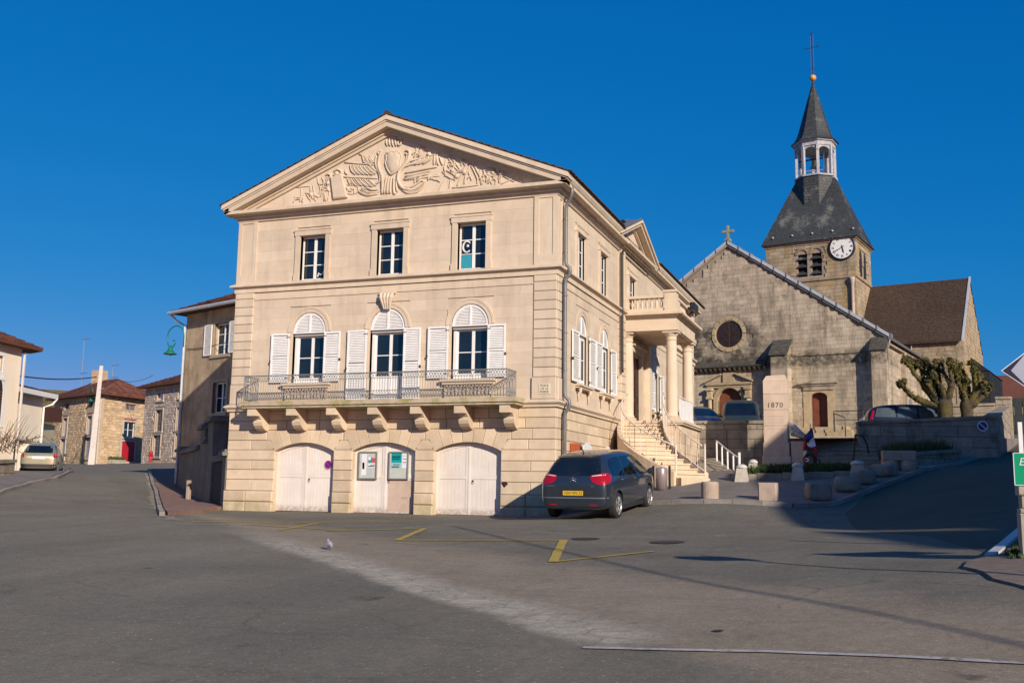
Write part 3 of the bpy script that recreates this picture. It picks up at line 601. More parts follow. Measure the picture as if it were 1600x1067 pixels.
for i, c in enumerate(CXS):     # spandrel stones closing the square hole round each arched head
    for s in (-1, 1):
        ar = [(c+s*.62*math.cos(t), 6.49+.62*math.sin(t)) for t in np.linspace(0, PI/2, 7)]
        p = [(c+s*.74, 6.49)]+[(c+s*.74, 7.30), (c, 7.30)]+ar[::-1]
        MB().prism(p if s < 0 else p[::-1], .022, .25).build('spandrel_stone', STONE, TH)
    [MB().box(c+e, c+e+.14, .0225, .25, (4.2 if i == 1 else 4.86), 6.49).build('jamb', STONE, TH) for e in (-.74, .60)]
for a, b in SW+[(12.9, 14.0)]:
    c = (a+b)/2
    for s in (-1, 1):
        ar = [(c+s*.55*math.cos(t), 6.49+.6*math.sin(t)) for t in np.linspace(0, PI/2, 7)]
        p = [(c+s*.72, 6.49), (c+s*.72, 7.30), (c, 7.30)]+ar[::-1]
        MB(fr_side).prism(p if s < 0 else p[::-1], .022, .25).build('spandrel_stone', STONE, TH)
    [MB(fr_side).box(c+e, c+e+.17, .0225, .25, 4.86, 6.49).build('jamb', STONE, TH) for e in (-.72, .55)]
# rusticated corner piers (first floor) and panelled pilasters (second floor)
ZQ = [4.22, 4.86, 5.14, 5.42, 5.70, 5.98, 6.26, 6.54, 6.82, 7.10, 7.38, 7.66, 7.86]
for k in range(len(ZQ)-1):
    z0, z1 = ZQ[k], ZQ[k+1]; o = .03 if k == 0 else 0
    sblock(-.72-o, .0, z0, z1, -.02-o, .10, m=STONE, nm='quoin', c=.016); sblock(XL, XL+.72+o, z0, z1, -.02-o, .10, m=STONE, nm='quoin', c=.016)
    sblock(.10, .72+o, z0, z1, -.005-o, .10, fr=fr_side, m=STONE, nm='quoin', c=.016)
    if k > 0: sblock(7.3, 7.95, z0, z1, -.10, .10, fr=fr_side, m=STONE, nm='quoin', c=.016)
def pilaster(x0, x1, fr, d=-.02):
    mb = MB(fr); z0, z1 = 8.16, 10.28
    mb.box(x0, x1, d, .1, z0, z0+.16)
    px0, px1, pz0, pz1 = x0+.14, x1-.14, z0+.30, z1-.10
    for (a, b, c, e) in ((x0, px0, z0+.16, z1), (px1, x1, z0+.16, z1), (px0, px1, z0+.16, pz0), (px0, px1, pz1, z1)): mb.box(a, b, d, .1, c, e)
    mb.box(px0, px1, d+.025, .1, pz0, pz1); mb.build('pilaster', STONE, TH)
pilaster(-.72, -.001, fr_id); pilaster(XL+.001, XL+.72, fr_id); pilaster(.10, .60, fr_side, -.005); pilaster(7.3, 7.9, fr_side, -.10)
# mouldings carried round front and sides
def ringmould(name, prof, m=STONE, yend=YB, extra=None):
    """prof = [(out, z)...] from bottom to top; swept along left side, front, right side"""
    mb = MB(); n = len(prof)
    vs = []
    for o, z in prof: vs += [(XL-o, yend, z), (XL-o, -o, z), (o, -o, z), (o, yend, z)]
    fs = [(i*4+k, i*4+k+1, (i+1)*4+k+1, (i+1)*4+k) for i in range(n-1) for k in range(3)]
    fs += [tuple(i*4+3 for i in range(n)), tuple(i*4 for i in range(n))][:0]
    mb.add(vs, fs); return mb.build(name, m, TH)
ringmould('base_course', [(-.02, 4.0), (.06, 4.0), (.06, 4.05), (.10, 4.09), (.14, 4.12), (.14, 4.16), (.04, 4.22), (-.05, 4.22)])
ringmould('string_course', [(-.02, 7.86), (.03, 7.86), (.03, 7.98), (.06, 8.0), (.10, 8.04), (.15, 8.05), (.15, 8.10), (.04, 8.16), (-.05, 8.16)])
ringmould('lower_belt', [(-.03, 7.60), (.008, 7.61), (.008, 7.64), (-.03, 7.65)])
ringmould('frieze_moulding', [(-.05, 10.24), (.03, 10.24), (.03, 10.27), (.06, 10.29), (.06, 10.33), (.13, 10.36), (.13, 10.40), (-.05, 10.40)])
ringmould('cornice', [(-.05, 10.40), (.16, 10.405), (.17, 10.44), (.36, 10.46), (.36, 10.56), (.30, 10.565), (-.05, 10.60)])
# upper gutter moulding runs along the two long sides only
for s, nm in ((1, 'eaves_cornice'), (-1, 'eaves_cornice')):
    mb = MB(); pr = [(.30, 10.565), (.38, 10.57), (.44, 10.66), (.46, 10.74), (.46, 10.78), (.20, 10.79), (.20, 10.565)]
    sx = (lambda o: o) if s > 0 else (lambda o: XL-o)
    p = [(sx(o), z) for o, z in pr]; 
    for ya, yb in (((-.36, YB),) if s < 0 else ((-.36, 6.3), (12.1, YB))): mb = MB(); mb.prism(p if s < 0 else p[::-1], ya, yb); mb.build(nm, STONE, TH)
for ya, yb in ((.9, 6.3), (12.1, YB)): MB().box(.38, .50, ya, yb, 10.79, 10.84).build('gutter', ZINC, TH)
# raking cornices
SL = (13.02-10.60)/(5.52+.42); CL = math.cos(math.atan(SL))
def rake(nm, dz0, dz1, y0, y1, m=STONE, ext=.42):
    """band that follows both slopes: vertical offsets dz0..dz1 from the wall line"""
    xc = -5.52; zt = 13.02; mb = MB()
    for s in (-1, 1):
        xe = xc+s*(5.52+ext); ze = zt-SL*(5.52+ext)
        p = [(xc, zt+dz0), (xe, ze+dz0), (xe, ze+dz1), (xc, zt+dz1)]
        mb.prism(p if s > 0 else p[::-1], y0, y1)
    return mb.build(nm, m, TH)
rake('raking_bed_moulding', -.36, -.26, -.07, .02, ext=-.2)
rake('raking_bed_moulding', -.26, -.18, -.13, .02, ext=-.05)
rake('raking_corona', -.18, -.02, -.36, .02, ext=.36)
rake('raking_fillet', -.02, .03, -.39, .02, ext=.40)
rake('raking_top_moulding', .03, .17, -.43, .02, ext=.44)
# roof
mb = MB(); zt = 13.02
for s in (-1, 1):
    xe = -5.52+s*(5.52+.5); ze = zt-SL*(6.02)
    for ya, yb, cut in (((-.40, YB+.3, 0),) if s < 0 else ((-.40, 6.36, 0), (6.36, 12.04, .55), (12.04, YB+.3, 0))):
        xc2 = xe-s*cut; zc2 = ze+SL*cut; p = [(-5.52, zt+.175), (xc2, zc2+.175), (xc2, zc2+.22), (-5.52, zt+.22)]
        mb.prism(p if s > 0 else p[::-1], ya, yb)
mb.build('roof', TILEB, TH)
mb = MB(); rgt = random.Random(4)
y = -.44
while y < YB+.2:
    for s in (-1, 1):
        nrow = 24
        for k in range(nrow):
            if s > 0 and k > 21 and 6.1 < y < 12.0: continue
            t0, t1 = k/nrow, (k+1)/nrow; x0 = -5.52+s*6.06*t0; x1 = -5.52+s*6.06*t1; z0 = zt+.22-SL*6.06*t0; z1 = zt+.22-SL*6.06*t1+.02
            mb.add([(x0, y+.01, z0), (x1, y+.01, z1+.02), (x1, y+.29, z1+.02), (x0, y+.29, z0), (x1, y+.01, z1-.02), (x1, y+.29, z1-.02), (x0, y+.01, z0-.03)], [(0,1,2,3), (1,4,5,2), (0,6,4,1)], rgt.random())
    y += .30 if y > 3 else .30
mb.tube([(-5.52, -.42, zt+.235), (-5.52, YB+.2, zt+.235)], .09, 8)
mb.build('roof_tiles', TILEB, TH, kind='stuff')
# small pediment over the side bay
PB = [(6.35, 10.56), (12.05, 10.56), (9.2, 11.62)]
mb = MB(fr_side); mb.prism(PB, -.02, .6); mb.build('side_tympanum', STONE, TH)
def srake(nm, d0, d1, y0, y1, ext):
    mb = MB(fr_side)
    for s in (-1, 1):
        sl = 1.06/2.85; xe = 9.2+s*(2.85+ext); ze = 11.62-sl*(2.85+ext)
        p = [(9.2, 11.62+d0), (xe, ze+d0), (xe, ze+d1), (9.2, 11.62+d1)]; mb.prism(p if s > 0 else p[::-1], y0, y1)
    mb.build(nm, STONE, TH)
srake('side_raking_moulding', -.12, -.02, -.14, .3, .0); srake('side_raking_corona', -.02, .10, -.38, .3, .2); srake('side_raking_top', .10, .20, -.46, .3, .3)
mb = MB(fr_side)
for s in (-1, 1):
    sl = 1.06/2.85; xe = 9.2+s*3.2; ze = 11.62-sl*3.2; p = [(9.2, 11.83), (xe, ze+.21), (xe, ze+.24), (9.2, 11.86)]; mb.prism(p if s > 0 else p[::-1], -.46, 3.2)
for k in range(7):
    for s in (-1, 1): mb.tube([(9.2, k*.5-.4, 11.88), (9.2+s*3.2, k*.5-.4, 11.62-sl*3.2+.26)], .02, 4)
mb.build('side_pediment_roof', ZINC, TH)
mb = MB(fr_side); mb.box(7.3, 11.6, -.06, .02, 10.22, 10.40); mb.box(7.3, 11.6, -.24, .02, 10.405, 10.44); mb.box(7.25, 11.65, -.42, -.3, 10.455, 10.565); mb.build('bay_cornice', STONE, TH)
RELIEF=[
('crest',0.05,[[(-5.68,12.55),(-5.69,12.44),(-5.65,12.32)],[(-5.58,12.56),(-5.59,12.44),(-5.55,12.31)],[(-5.48,12.56),(-5.48,12.42),(-5.44,12.28)],[(-5.38,12.55),(-5.37,12.41),(-5.33,12.28)],[(-5.31,12.5),(-5.25,12.54),(-5.18,12.49),(-5.17,12.37),(-5.23,12.3),(-5.29,12.36),(-5.26,12.42),(-5.23,12.41)]]),
('volute',0.075,[[(-5.82,12.18),(-5.89,12.06),(-5.92,11.93),(-5.94,11.75),(-5.9,11.57),(-5.8,11.35),(-5.77,11.08),(-5.78,10.77)],[(-4.88,12.06),(-4.86,11.93),(-4.93,11.73),(-5.06,11.59),(-5.19,11.44),(-5.24,11.24),(-5.18,11.03),(-5.01,10.86),(-4.81,10.84)]]),
('volute',0.05,[[(-6.03,12.05),(-6.05,11.84),(-6.0,11.63),(-5.89,11.41),(-5.88,11.2),(-6.02,11.11)],[(-4.96,11.97),(-4.96,11.84),(-5.03,11.69),(-5.16,11.57)],[(-5.02,12.09),(-4.94,12.1),(-4.86,12.04),(-4.89,11.96),(-4.97,11.97),(-5.02,12.02)],[(-5.86,12.14),(-5.92,12.19),(-5.97,12.14),(-5.93,12.07),(-5.86,12.09)]]),
('drapery',0.055,[[(-5.63,11.31),(-5.67,11.13),(-5.71,10.77)],[(-5.54,11.32),(-5.59,11.07),(-5.6,10.76)],[(-5.46,11.29),(-5.49,11.06),(-5.49,10.76)],[(-5.38,11.28),(-5.38,11.0),(-5.35,10.75),(-5.28,10.76)],[(-5.3,11.25),(-5.29,10.99),(-5.24,10.78)]]),
('flag_staff',0.025,[[(-6.66,12.16),(-6.05,11.88)],[(-7.17,11.93),(-5.96,11.73)],[(-7.18,11.45),(-5.97,11.3)],[(-3.84,11.9),(-4.84,11.72)],[(-3.82,11.18),(-4.99,11.14)],[(-4.31,12.17),(-4.57,11.85)]]),
('flag_fold',0.045,[[(-6.54,12.09),(-6.49,11.97),(-6.46,11.86)],[(-6.43,12.06),(-6.36,11.93),(-6.26,11.82)],[(-6.32,12.02),(-6.25,11.92),(-6.14,11.81)],[(-6.22,11.97),(-6.15,11.88),(-6.05,11.8)],[(-6.96,11.83),(-6.9,11.64),(-6.76,11.5)],[(-6.86,11.82),(-6.76,11.62),(-6.6,11.49)],[(-6.75,11.8),(-6.63,11.61),(-6.45,11.47)],[(-6.62,11.78),(-6.48,11.58),(-6.29,11.44)],[(-6.48,11.75),(-6.34,11.57),(-6.14,11.42)],[(-6.35,11.73),(-6.2,11.57),(-6.03,11.45)],[(-6.21,11.7),(-6.09,11.6),(-6.0,11.52)],[(-7.04,11.4),(-6.97,11.27),(-6.94,11.19)],[(-6.92,11.38),(-6.82,11.23),(-6.71,11.12)],[(-6.77,11.37),(-6.63,11.21),(-6.5,11.1)],[(-6.62,11.34),(-6.46,11.17),(-6.3,11.06)],[(-6.45,11.32),(-6.29,11.16),(-6.13,11.04)],[(-6.28,11.29),(-6.14,11.16),(-6.0,11.06)],[(-6.64,10.95),(-6.49,10.85),(-6.26,10.77),(-5.92,10.79)],[(-6.5,10.99),(-6.32,10.88),(-6.04,10.84),(-5.87,10.88)],[(-6.39,11.05),(-6.16,10.94),(-5.93,10.93)],[(-3.92,11.86),(-3.92,11.73),(-3.86,11.51)],[(-4.0,11.84),(-4.01,11.71),(-4.02,11.55)],[(-4.08,11.82),(-4.18,11.71),(-4.4,11.6)],[(-4.19,11.81),(-4.4,11.68),(-4.67,11.6)],[(-4.32,11.78),(-4.57,11.67),(-4.87,11.61)],[(-4.46,11.76),(-4.73,11.66),(-5.0,11.57)],[(-4.62,11.72),(-4.87,11.63),(-5.09,11.54)],[(-3.83,11.77),(-3.78,11.64),(-3.72,11.5)],[(-5.0,11.37),(-4.61,11.41),(-4.18,11.45),(-3.91,11.46)],[(-4.99,11.27),(-4.55,11.31),(-4.12,11.37)],[(-5.05,11.17),(-4.66,11.21),(-4.23,11.27)],[(-5.09,10.92),(-4.92,10.83),(-4.65,10.83),(-4.27,11.07)],[(-5.09,10.84),(-4.87,10.72),(-4.54,10.74),(-4.3,10.95)],[(-5.12,11.0),(-4.93,10.91),(-4.71,10.93),(-4.38,11.11)],[(-4.58,12.11),(-4.63,11.98),(-4.71,11.86)],[(-4.47,12.04),(-4.49,11.94),(-4.54,11.85)]]),
('trumpet',0.03,[[(-3.54,11.8),(-3.26,11.49),(-3.1,11.23)],[(-3.56,11.75),(-3.4,11.5),(-3.15,11.22)],[(-3.5,11.48),(-3.37,11.5)],[(-3.69,11.37),(-3.42,11.22),(-3.2,11.04)],[(-3.74,11.3),(-3.49,11.08),(-3.3,11.01)],[(-3.63,11.04),(-3.76,10.85),(-3.83,10.73)],[(-3.44,11.02),(-3.46,10.87),(-3.48,10.75)]]),
('trophy_helmet',0.05,[[(-7.83,11.57),(-7.74,11.61),(-7.65,11.53),(-7.69,11.46),(-7.79,11.48)],[(-7.54,11.67),(-7.44,11.73),(-7.3,11.67),(-7.26,11.58),(-7.36,11.54),(-7.5,11.57)],[(-7.56,11.56),(-7.43,11.5),(-7.27,11.47),(-7.15,11.48)],[(-7.1,11.71),(-7.11,11.6),(-7.04,11.53)],[(-7.09,11.23),(-7.13,11.16),(-7.05,11.1)]]),
('trophy_spear',0.025,[[(-8.31,11.29),(-8.25,11.05),(-8.17,10.75)],[(-8.37,11.16),(-8.28,10.92),(-8.16,10.73)],[(-8.15,11.57),(-8.08,11.3),(-7.84,11.33),(-7.79,11.51)],[(-7.94,11.5),(-7.91,11.23),(-8.0,10.89)],[(-7.81,11.33),(-7.68,11.0),(-7.73,10.74)],[(-7.61,11.41),(-7.51,11.09),(-7.53,10.77)],[(-8.08,11.3),(-8.01,11.11),(-8.06,10.98)],[(-7.86,11.09),(-7.54,11.03)],[(-7.83,10.93),(-7.8,10.72)]]),
('laurel_branch',0.04,[[(-2.47,11.23),(-2.49,11.08),(-2.43,10.92),(-2.39,10.77)],[(-2.37,11.21),(-2.33,11.12),(-2.38,10.97)],[(-2.26,11.22),(-2.16,11.22),(-2.09,11.15),(-2.11,11.05),(-2.19,11.04),(-2.23,11.11)],[(-2.31,11.06),(-2.23,10.96),(-2.28,10.83)],[(-2.17,10.98),(-2.14,10.87),(-2.2,10.78)]]),
('trophy_harp',0.028,[[(-2.08,10.74),(-2.12,10.85),(-2.02,10.9),(-1.95,10.83),(-1.99,10.73)],[(-1.82,11.12),(-1.86,10.92),(-1.83,10.74)],[(-1.78,11.1),(-1.79,10.91),(-1.81,10.76)],[(-1.86,11.04),(-1.78,11.03)],[(-1.86,10.97),(-1.79,10.95)],[(-1.86,10.9),(-1.8,10.88)],[(-1.86,10.82),(-1.8,10.81)],[(-1.97,11.17),(-1.68,10.95),(-1.36,10.75)],[(-1.78,10.72),(-1.58,10.79),(-1.37,10.88)],[(-1.22,10.84),(-1.16,10.73)]]),
('quiver',0.035,[[(-3.22,10.8),(-3.12,11.04),(-2.99,11.33),(-2.84,11.54),(-2.71,11.48),(-2.57,11.21),(-2.46,10.98),(-2.43,10.76)],[(-2.98,10.83),(-2.95,11.07),(-2.86,11.29),(-2.79,11.44)],[(-2.78,11.41),(-2.65,11.17),(-2.55,10.94),(-2.56,10.79)],[(-3.38,10.75),(-2.98,10.75),(-2.51,10.76)]]),
('pedestal_block',0.02,[[(-7.89,11.08),(-7.86,10.72)],[(-8.94,11.27),(-8.4,11.27)],[(-8.73,11.22),(-8.69,10.77)],[(-8.4,11.27),(-8.36,10.75)],[(-7.02,11.15),(-6.7,11.14),(-6.65,10.9),(-7.01,10.89),(-7.02,11.15)]]),
]
SHIELD= [(-5.68,12.06),(-5.58,12.1),(-5.52,12.15),(-5.46,12.1),(-5.37,12.09),(-5.3,12.13),(-5.23,12.06),(-5.16,11.99),(-5.14,11.88),(-5.18,11.75),(-5.16,11.65),(-5.22,11.5),(-5.38,11.42),(-5.47,11.36),(-5.54,11.43),(-5.63,11.58),(-5.69,11.75),(-5.66,11.88)]
DRUM= [(-7.63,11.47),(-7.21,11.52),(-7.0,10.75),(-7.5,10.74)]

_ex = []
for nm, r, strokes in RELIEF:      # finer strokes between neighbouring folds
    if nm in ('flag_fold', 'drapery', 'laurel_branch'):
        for a, b in zip(strokes[:-1], strokes[1:]):
            if len(a) == len(b) and math.dist(a[0], b[0]) < .32 and math.dist(a[-1], b[-1]) < .35: _ex.append(('fine_fold', r*.6, [[((p[0]+q[0])/2, (p[1]+q[1])/2) for p, q in zip(a, b)]]))
_rr = random.Random(14)
for cx_, cz_, wx, wz, nn_ in ((-7.55,11.25,.45,.3,16), (-8.2,10.98,.3,.1,8), (-1.95,11.12,.35,.16,16), (-3.35,11.35,.35,.25,14), (-6.3,11.9,.25,.12,7), (-4.5,11.95,.3,.15,8), (-2.5,11.0,.4,.08,9), (-6.9,11.0,.5,.06,10), (-4.2,11.1,.5,.08,10), (-8.9,10.88,.3,.03,6)):
    for _ in range(nn_):
        x_, z_ = cx_+_rr.uniform(-wx, wx), cz_+_rr.uniform(-wz, wz); a_ = _rr.uniform(0, PI); l_ = _rr.uniform(.06, .16)
        _ex.append(('small_leaf', .035, [[(x_-l_*math.cos(a_), z_-l_*math.sin(a_)), (x_, z_+.02), (x_+l_*math.cos(a_), z_+l_*math.sin(a_))]]))
for nm, r, strokes in RELIEF+_ex:
    for s in strokes:
        mb = MB()
        pts = [(x, -.01-r*.25, z) for x, z in s]
        for i in range(len(s)): pass
        rr = [r*.62]+[r]*(len(s)-2)+[r*.55] if len(s) > 2 else [r]*2
        # smooth the stroke
        P = [Vector(p) for p in pts]; Q = []; RR = []
        for i in range(len(P)-1):
            p0, p1, p2, p3 = P[max(i-1,0)], P[i], P[i+1], P[min(i+2, len(P)-1)]
            for t in (0, .33, .67):
                Q.append(.5*((2*p1)+(p2-p0)*t+(2*p0-5*p1+4*p2-p3)*t*t+(3*p1-p0-3*p2+p3)*t**3)); RR.append((rr[i]*(1-t)+rr[i+1]*t)*.72)
        Q.append(P[-1]); RR.append(rr[-1]*.72)
        mb.tube(Q, RR, 7)
        mb.build('carved_'+nm, STONE, TH, smooth=True)
def bulge(poly, h, nm, rings=5):
    mb = MB(); n = len(poly); cx = sum(p[0] for p in poly)/n; cz = sum(p[1] for p in poly)/n; vs = []
    for k in range(rings+1):
        t = k/rings; s = 1-t**1.4; vs += [(cx+(x-cx)*s, -h*math.sin(t*PI/2)**.6-.0, cz+(z-cz)*s) for x, z in poly]
    vs += [(x, .02, z) for x, z in poly]
    fs = [(k*n+i, k*n+(i+1) % n, (k+1)*n+(i+1) % n, (k+1)*n+i) for k in range(rings) for i in range(n)]
    fs += [((rings+1)*n+i, (rings+1)*n+(i+1) % n, (i+1) % n, i) for i in range(n)]
    mb.add(vs, fs); return mb.build(nm, STONE, TH, smooth=True)
bulge(SHIELD, .11, 'carved_shield'); 
mb = MB(); n = len(SHIELD); mb.tube([(x, -.03, z) for x, z in SHIELD+[SHIELD[0], SHIELD[1]]], .035, 6); mb.build('shield_rim', STONE, TH, smooth=True)
MB().cprism(DRUM, -.10, .01, .03).build('carved_drum', STONE, TH)
for x, z in [(-7.62,11.45),(-7.45,11.6),(-7.3,11.5),(-7.75,11.3),(-7.35,11.3),(-1.9,11.2),(-1.8,11.05),(-2.05,11.1),(-3.4,11.3),(-3.25,11.1),(-3.0,11.2),(-8.35,10.98),(-4.2,11.9),(-7.0,11.05)]:
    MB().lathe([(.0, -.07), (.05, -.06), (.075, -.02), (.08, .03)], (x, 0, z), 9, 'y').build('carved_boss', STONE, TH, smooth=True)
# scrolled keystone over the centre window
mb = MB(); kx = CXS[1]
for k in range(4): mb.tube([(kx-.20+.13*k, -.10, 7.55), (kx-.17+.11*k, -.15, 7.42), (kx-.12+.08*k, -.12, 7.25), (kx-.09+.06*k, -.06, 7.08)], [.06, .06, .05, .04], 7)
mb.box(kx-.26, kx+.26, -.10, .02, 7.56, 7.62); mb.build('scroll_keystone', STONE, TH, smooth=False)
# ------------- windows
def window(fr, a0, a1, z0, z1, d=.22, rows=3, parent=TH, door=False, cols=2, solid=0, name='window'):
    mb = MB(fr); f = .055; dd = d
    mb.box(a0, a0+f, dd, dd+.06, z0, z1); mb.box(a1-f, a1, dd, dd+.06, z0, z1); mb.box(a0+f, a1-f, dd, dd+.06, z0, z0+f); mb.box(a0+f, a1-f, dd, dd+.06, z1-f, z1)
    c = (a0+a1)/2; mb.box(c-.045, c+.045, dd-.012, dd+.05, z0+f, z1-f)
    if solid: mb.box(a0+f, c-.045, dd+.01, dd+.04, z0+f, z0+solid); mb.box(c+.045, a1-f, dd+.01, dd+.04, z0+f, z0+solid)
    o = mb.build(name, WHITE, parent); zb = z0+max(f, solid)
    for s0, s1 in ((a0+f, c-.045), (c+.045, a1-f)):
        mb = MB(fr); 
        for k in range(1, rows): zz = zb+(z1-f-zb)*k/rows; mb.box(s0, s1, dd+.005, dd+.04, zz-.014, zz+.014)
        if rows > 1: mb.build('glazing_bar', WHITE, o)
        for k in range(rows):
            za = zb+(z1-f-zb)*k/rows+.014; zc = zb+(z1-f-zb)*(k+1)/rows-.014
            MB(fr).box(s0+.001, s1-.001, dd+.02, dd+.028, za, zc).build('pane', GLASS, o)
    return o
def surround(fr, a0, a1, z0, z1, wd=.16):
    mb = MB(fr); d = -.03
    mb.box(a0-wd, a0, d, .2, z0, z1); mb.box(a1, a1+wd, d, .2, z0, z1); mb.box(a0-wd-.03, a1+wd+.03, d-.012, .2, z1, z1+wd)
    mb.box(a0-wd-.05, a1+wd+.05, d-.03, .03, z1+wd, z1+wd+.035)
    mb.box(a0-wd-.03, a0-wd+.02, d-.006, .02, z0, z0+.2); mb.box(a1+wd-.02, a1+wd+.03, d-.006, .02, z0, z0+.2)
    mb.build('window_surround', STONE, TH)
for i, c in enumerate(CXS):
    surround(fr_id, c-.47, c+.47, 8.165, 9.63); wn = window(fr_id, c-.47, c+.47, 8.19, 9.62, .2, 3)
    if i == 2:
        MB().box(c-.40, c-.07, .205, .214, 8.25, 8.68).build('blue_poster', plain('blue_card', (.03,.29,.38), .6), wn)
        mb = MB(); mb.tube([(c-.23+.13*math.cos(t), .208, 8.92+.17*math.sin(t)) for t in np.linspace(.6, 5.6, 14)], [.006]+[.028]*12+[.008], 5); mb.lathe([(.0,-.01),(.045,0),(.0,.01)], (c-.2,.208,8.95), 8, 'y'); mb.build('paper_moon', SIGNW, wn)
    if i == 0:
        mb = MB(); mb.tube([(c+.1,.206,8.3),(c+.14,.206,8.42),(c+.2,.206,8.36),(c+.3,.206,8.40),(c+.34,.206,8.5)], .022, 5); mb.build('paper_bird', SIGNW, wn)
for a, b in SU[:2]+SU[2:]: surround(fr_side, a, b, 8.165, 9.63); window(fr_side, a, b, 8.19, 9.62, .11, 3)
def arched(fr, c, z0, hw, french, slats=True):
    """arched head filled with white louvres, casement below"""
    r = hw
    mb = MB(fr)
    arc = lambda rr, k=14: [(c+rr*math.cos(t), 6.50+rr*1.03*math.sin(t)) for t in np.linspace(0, PI, k)]
    o, n = arc(r), arc(r-.07)
    for i in range(13):
        mb.prism([o[i], o[i+1], n[i+1], n[i]], .04, .10)
    mb.box(c-r, c+r, .03, .10, 6.45, 6.50); mb.box(c-.03, c+.03, .035, .10, 6.5, 6.5+(r-.05)*1.03)
    h = mb.build('arched_head', WHITE, TH); mb = MB(fr); k = 0; z = 6.53
    while z < 6.5+(r-.09)*1.03:
        half = math.sqrt(max((r-.06)**2-((z-6.5)/1.03)**2, 0)); mb.add([(c-half, .05, z), (c+half, .05, z), (c+half, .085, z+.045), (c-half, .085, z+.045), (c-half, .058, z-.008), (c+half, .058, z-.008), (c+half, .093, z+.037), (c-half, .093, z+.037)], [(0,1,2,3), (4,7,6,5), (0,4,5,1), (3,2,6,7)]); z += .046
    mb.build('louvre_slats', WHITE, h, kind='stuff')
    mb = MB(fr); mb.prism([(c-r+.02, 6.50)]+arc(r-.02)[::-1][::1], .10, .12); mb.build('louvre_backing', WHITE, h)
    a2, b2 = arc(r+.13), arc(r+.20); mb = MB(fr)
    for i in range(13):
        mb.prism([b2[i], b2[i+1], a2[i+1], a2[i]], -.005, .03); 
    a2, b2 = arc(r+.02), arc(r+.13)
    for i in range(13): mb.prism([b2[i], b2[i+1], a2[i+1], a2[i]], .008, .03)
    mb.build('arch_moulding', STONE, TH)
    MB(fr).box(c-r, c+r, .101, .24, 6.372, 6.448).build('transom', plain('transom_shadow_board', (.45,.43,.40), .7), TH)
    window(fr, c-r+.10, c+r-.0, z0, 6.37, (.20 if fr is fr_id else .10), 2, solid=(.17 if not french else .80))
    MB(fr).box(c-r, c-r+.10, (.17 if fr is fr_id else .08), .27, z0, 6.37).build('window_lining', WHITE, TH)
for i, c in enumerate(CXS): arched(fr_id, c, 4.24 if i == 1 else 4.88, .585, i == 1)
for a, b in SW+[(12.9, 14.0)]: arched(fr_side, (a+b)/2, 4.90, .53, False)
def shutter(fr, a0, a1, z0, z1, hinge_left=True, swing=.05):
    mb = MB(fr); d0, d1 = -.075, -.035; st = .055
    mb.box(a0, a0+st, d0, d1, z0, z1); mb.box(a1-st, a1, d0, d1, z0, z1)
    zr = [z0, (z0+z1)/2-.02, z1-.06]
    for z in zr: mb.box(a0+st, a1-st, d0, d1, z, z+.06)
    o = mb.build('shutter', WHITE, TH); mb = MB(fr); z = z0+.07
    while z < z1-.09:
        if not (zr[1]-.03 < z < zr[1]+.06):
            mb.add([(a0+st, d0+.004, z), (a1-st, d0+.004, z), (a1-st, d1-.004, z+.05), (a0+st, d1-.004, z+.05), (a0+st, d0+.012, z-.008), (a1-st, d0+.012, z-.008), (a1-st, d1+.004, z+.042), (a0+st, d1+.004, z+.042)], [(0,1,2,3), (4,7,6,5), (0,4,5,1), (3,2,6,7)])
        z += .052
    mb.build('louvre_slats', WHITE, o, kind='stuff')
    mb = MB(fr); hx = a1 if hinge_left else a0; s = -1 if hinge_left else 1
    for z in (z0+.12, z1-.14): mb.box(min(hx, hx+s*.10), max(hx, hx+s*.10), d0-.008, d0, z, z+.022); mb.tube([(hx, -.05, z-.03), (hx, -.05, z+.05)], .012, 6)
    ox = a0 if hinge_left else a1; mb.box(ox-.012, ox+.012, -.10, -.02, (z0+z1)/2-.15, (z0+z1)/2-.07)
    mb.build('shutter_ironwork', BLACKI, o)
for i, c in enumerate(CXS):
    z0 = 4.30 if i == 1 else 4.90
    shutter(fr_id, c-1.33, c-.66, z0, 6.46, True); shutter(fr_id, c+.60, c+1.17, z0, 6.46, False)
for a, b in SW+[(12.9, 14.0)]: shutter(fr_side, a-.74, a-.02, 4.9, 6.46, True); shutter(fr_side, b+.06, b+.80, 4.9, 6.46, False)
# sills with consoles
def sill(fr, c, hw, d=-.16):
    mb = MB(fr); mb.box(c-hw, c+hw, d, .1, 4.80, 4.86); mb.box(c-hw+.04, c+hw-.04, d+.05, .1, 4.74, 4.80); mb.build('window_sill', STONE, TH)
    for s in (-1, 1):
        mb = MB(fr); x = c+s*(hw-.22); mb.tube([(x, -.02, 4.74), (x, -.10, 4.70), (x, -.09, 4.62), (x, -.03, 4.56), (x, -.04, 4.42), (x, .01, 4.34)], [.05, .06, .055, .045, .035, .02], 6); mb.build('sill_console', STONE, TH, smooth=True)
for a, b in SW+[(12.9, 14.0)]: sill(fr_side, (a+b)/2, .78)
for i in (0, 2):
    c = CXS[i]; mb = MB(); mb.box(c-.86, c+.86, -.16, .1, 4.78, 4.86); mb.box(c-.80, c+.80, -.11, .1, 4.70, 4.78); mb.box(c-.74, c+.74, -.05, .1, 4.30, 4.70); mb.build('window_sill', STONE, TH)
    mb = MB()
    for k in range(13): mb.lathe([(.02, 0), (.03, .02), (.042, .1), (.02, .2), (.03, .25), (.02, .28)], (c-.72+.12*k, -.08, 4.38), 6)
    mb.build('sill_balusters', STONE, TH, smooth=True)
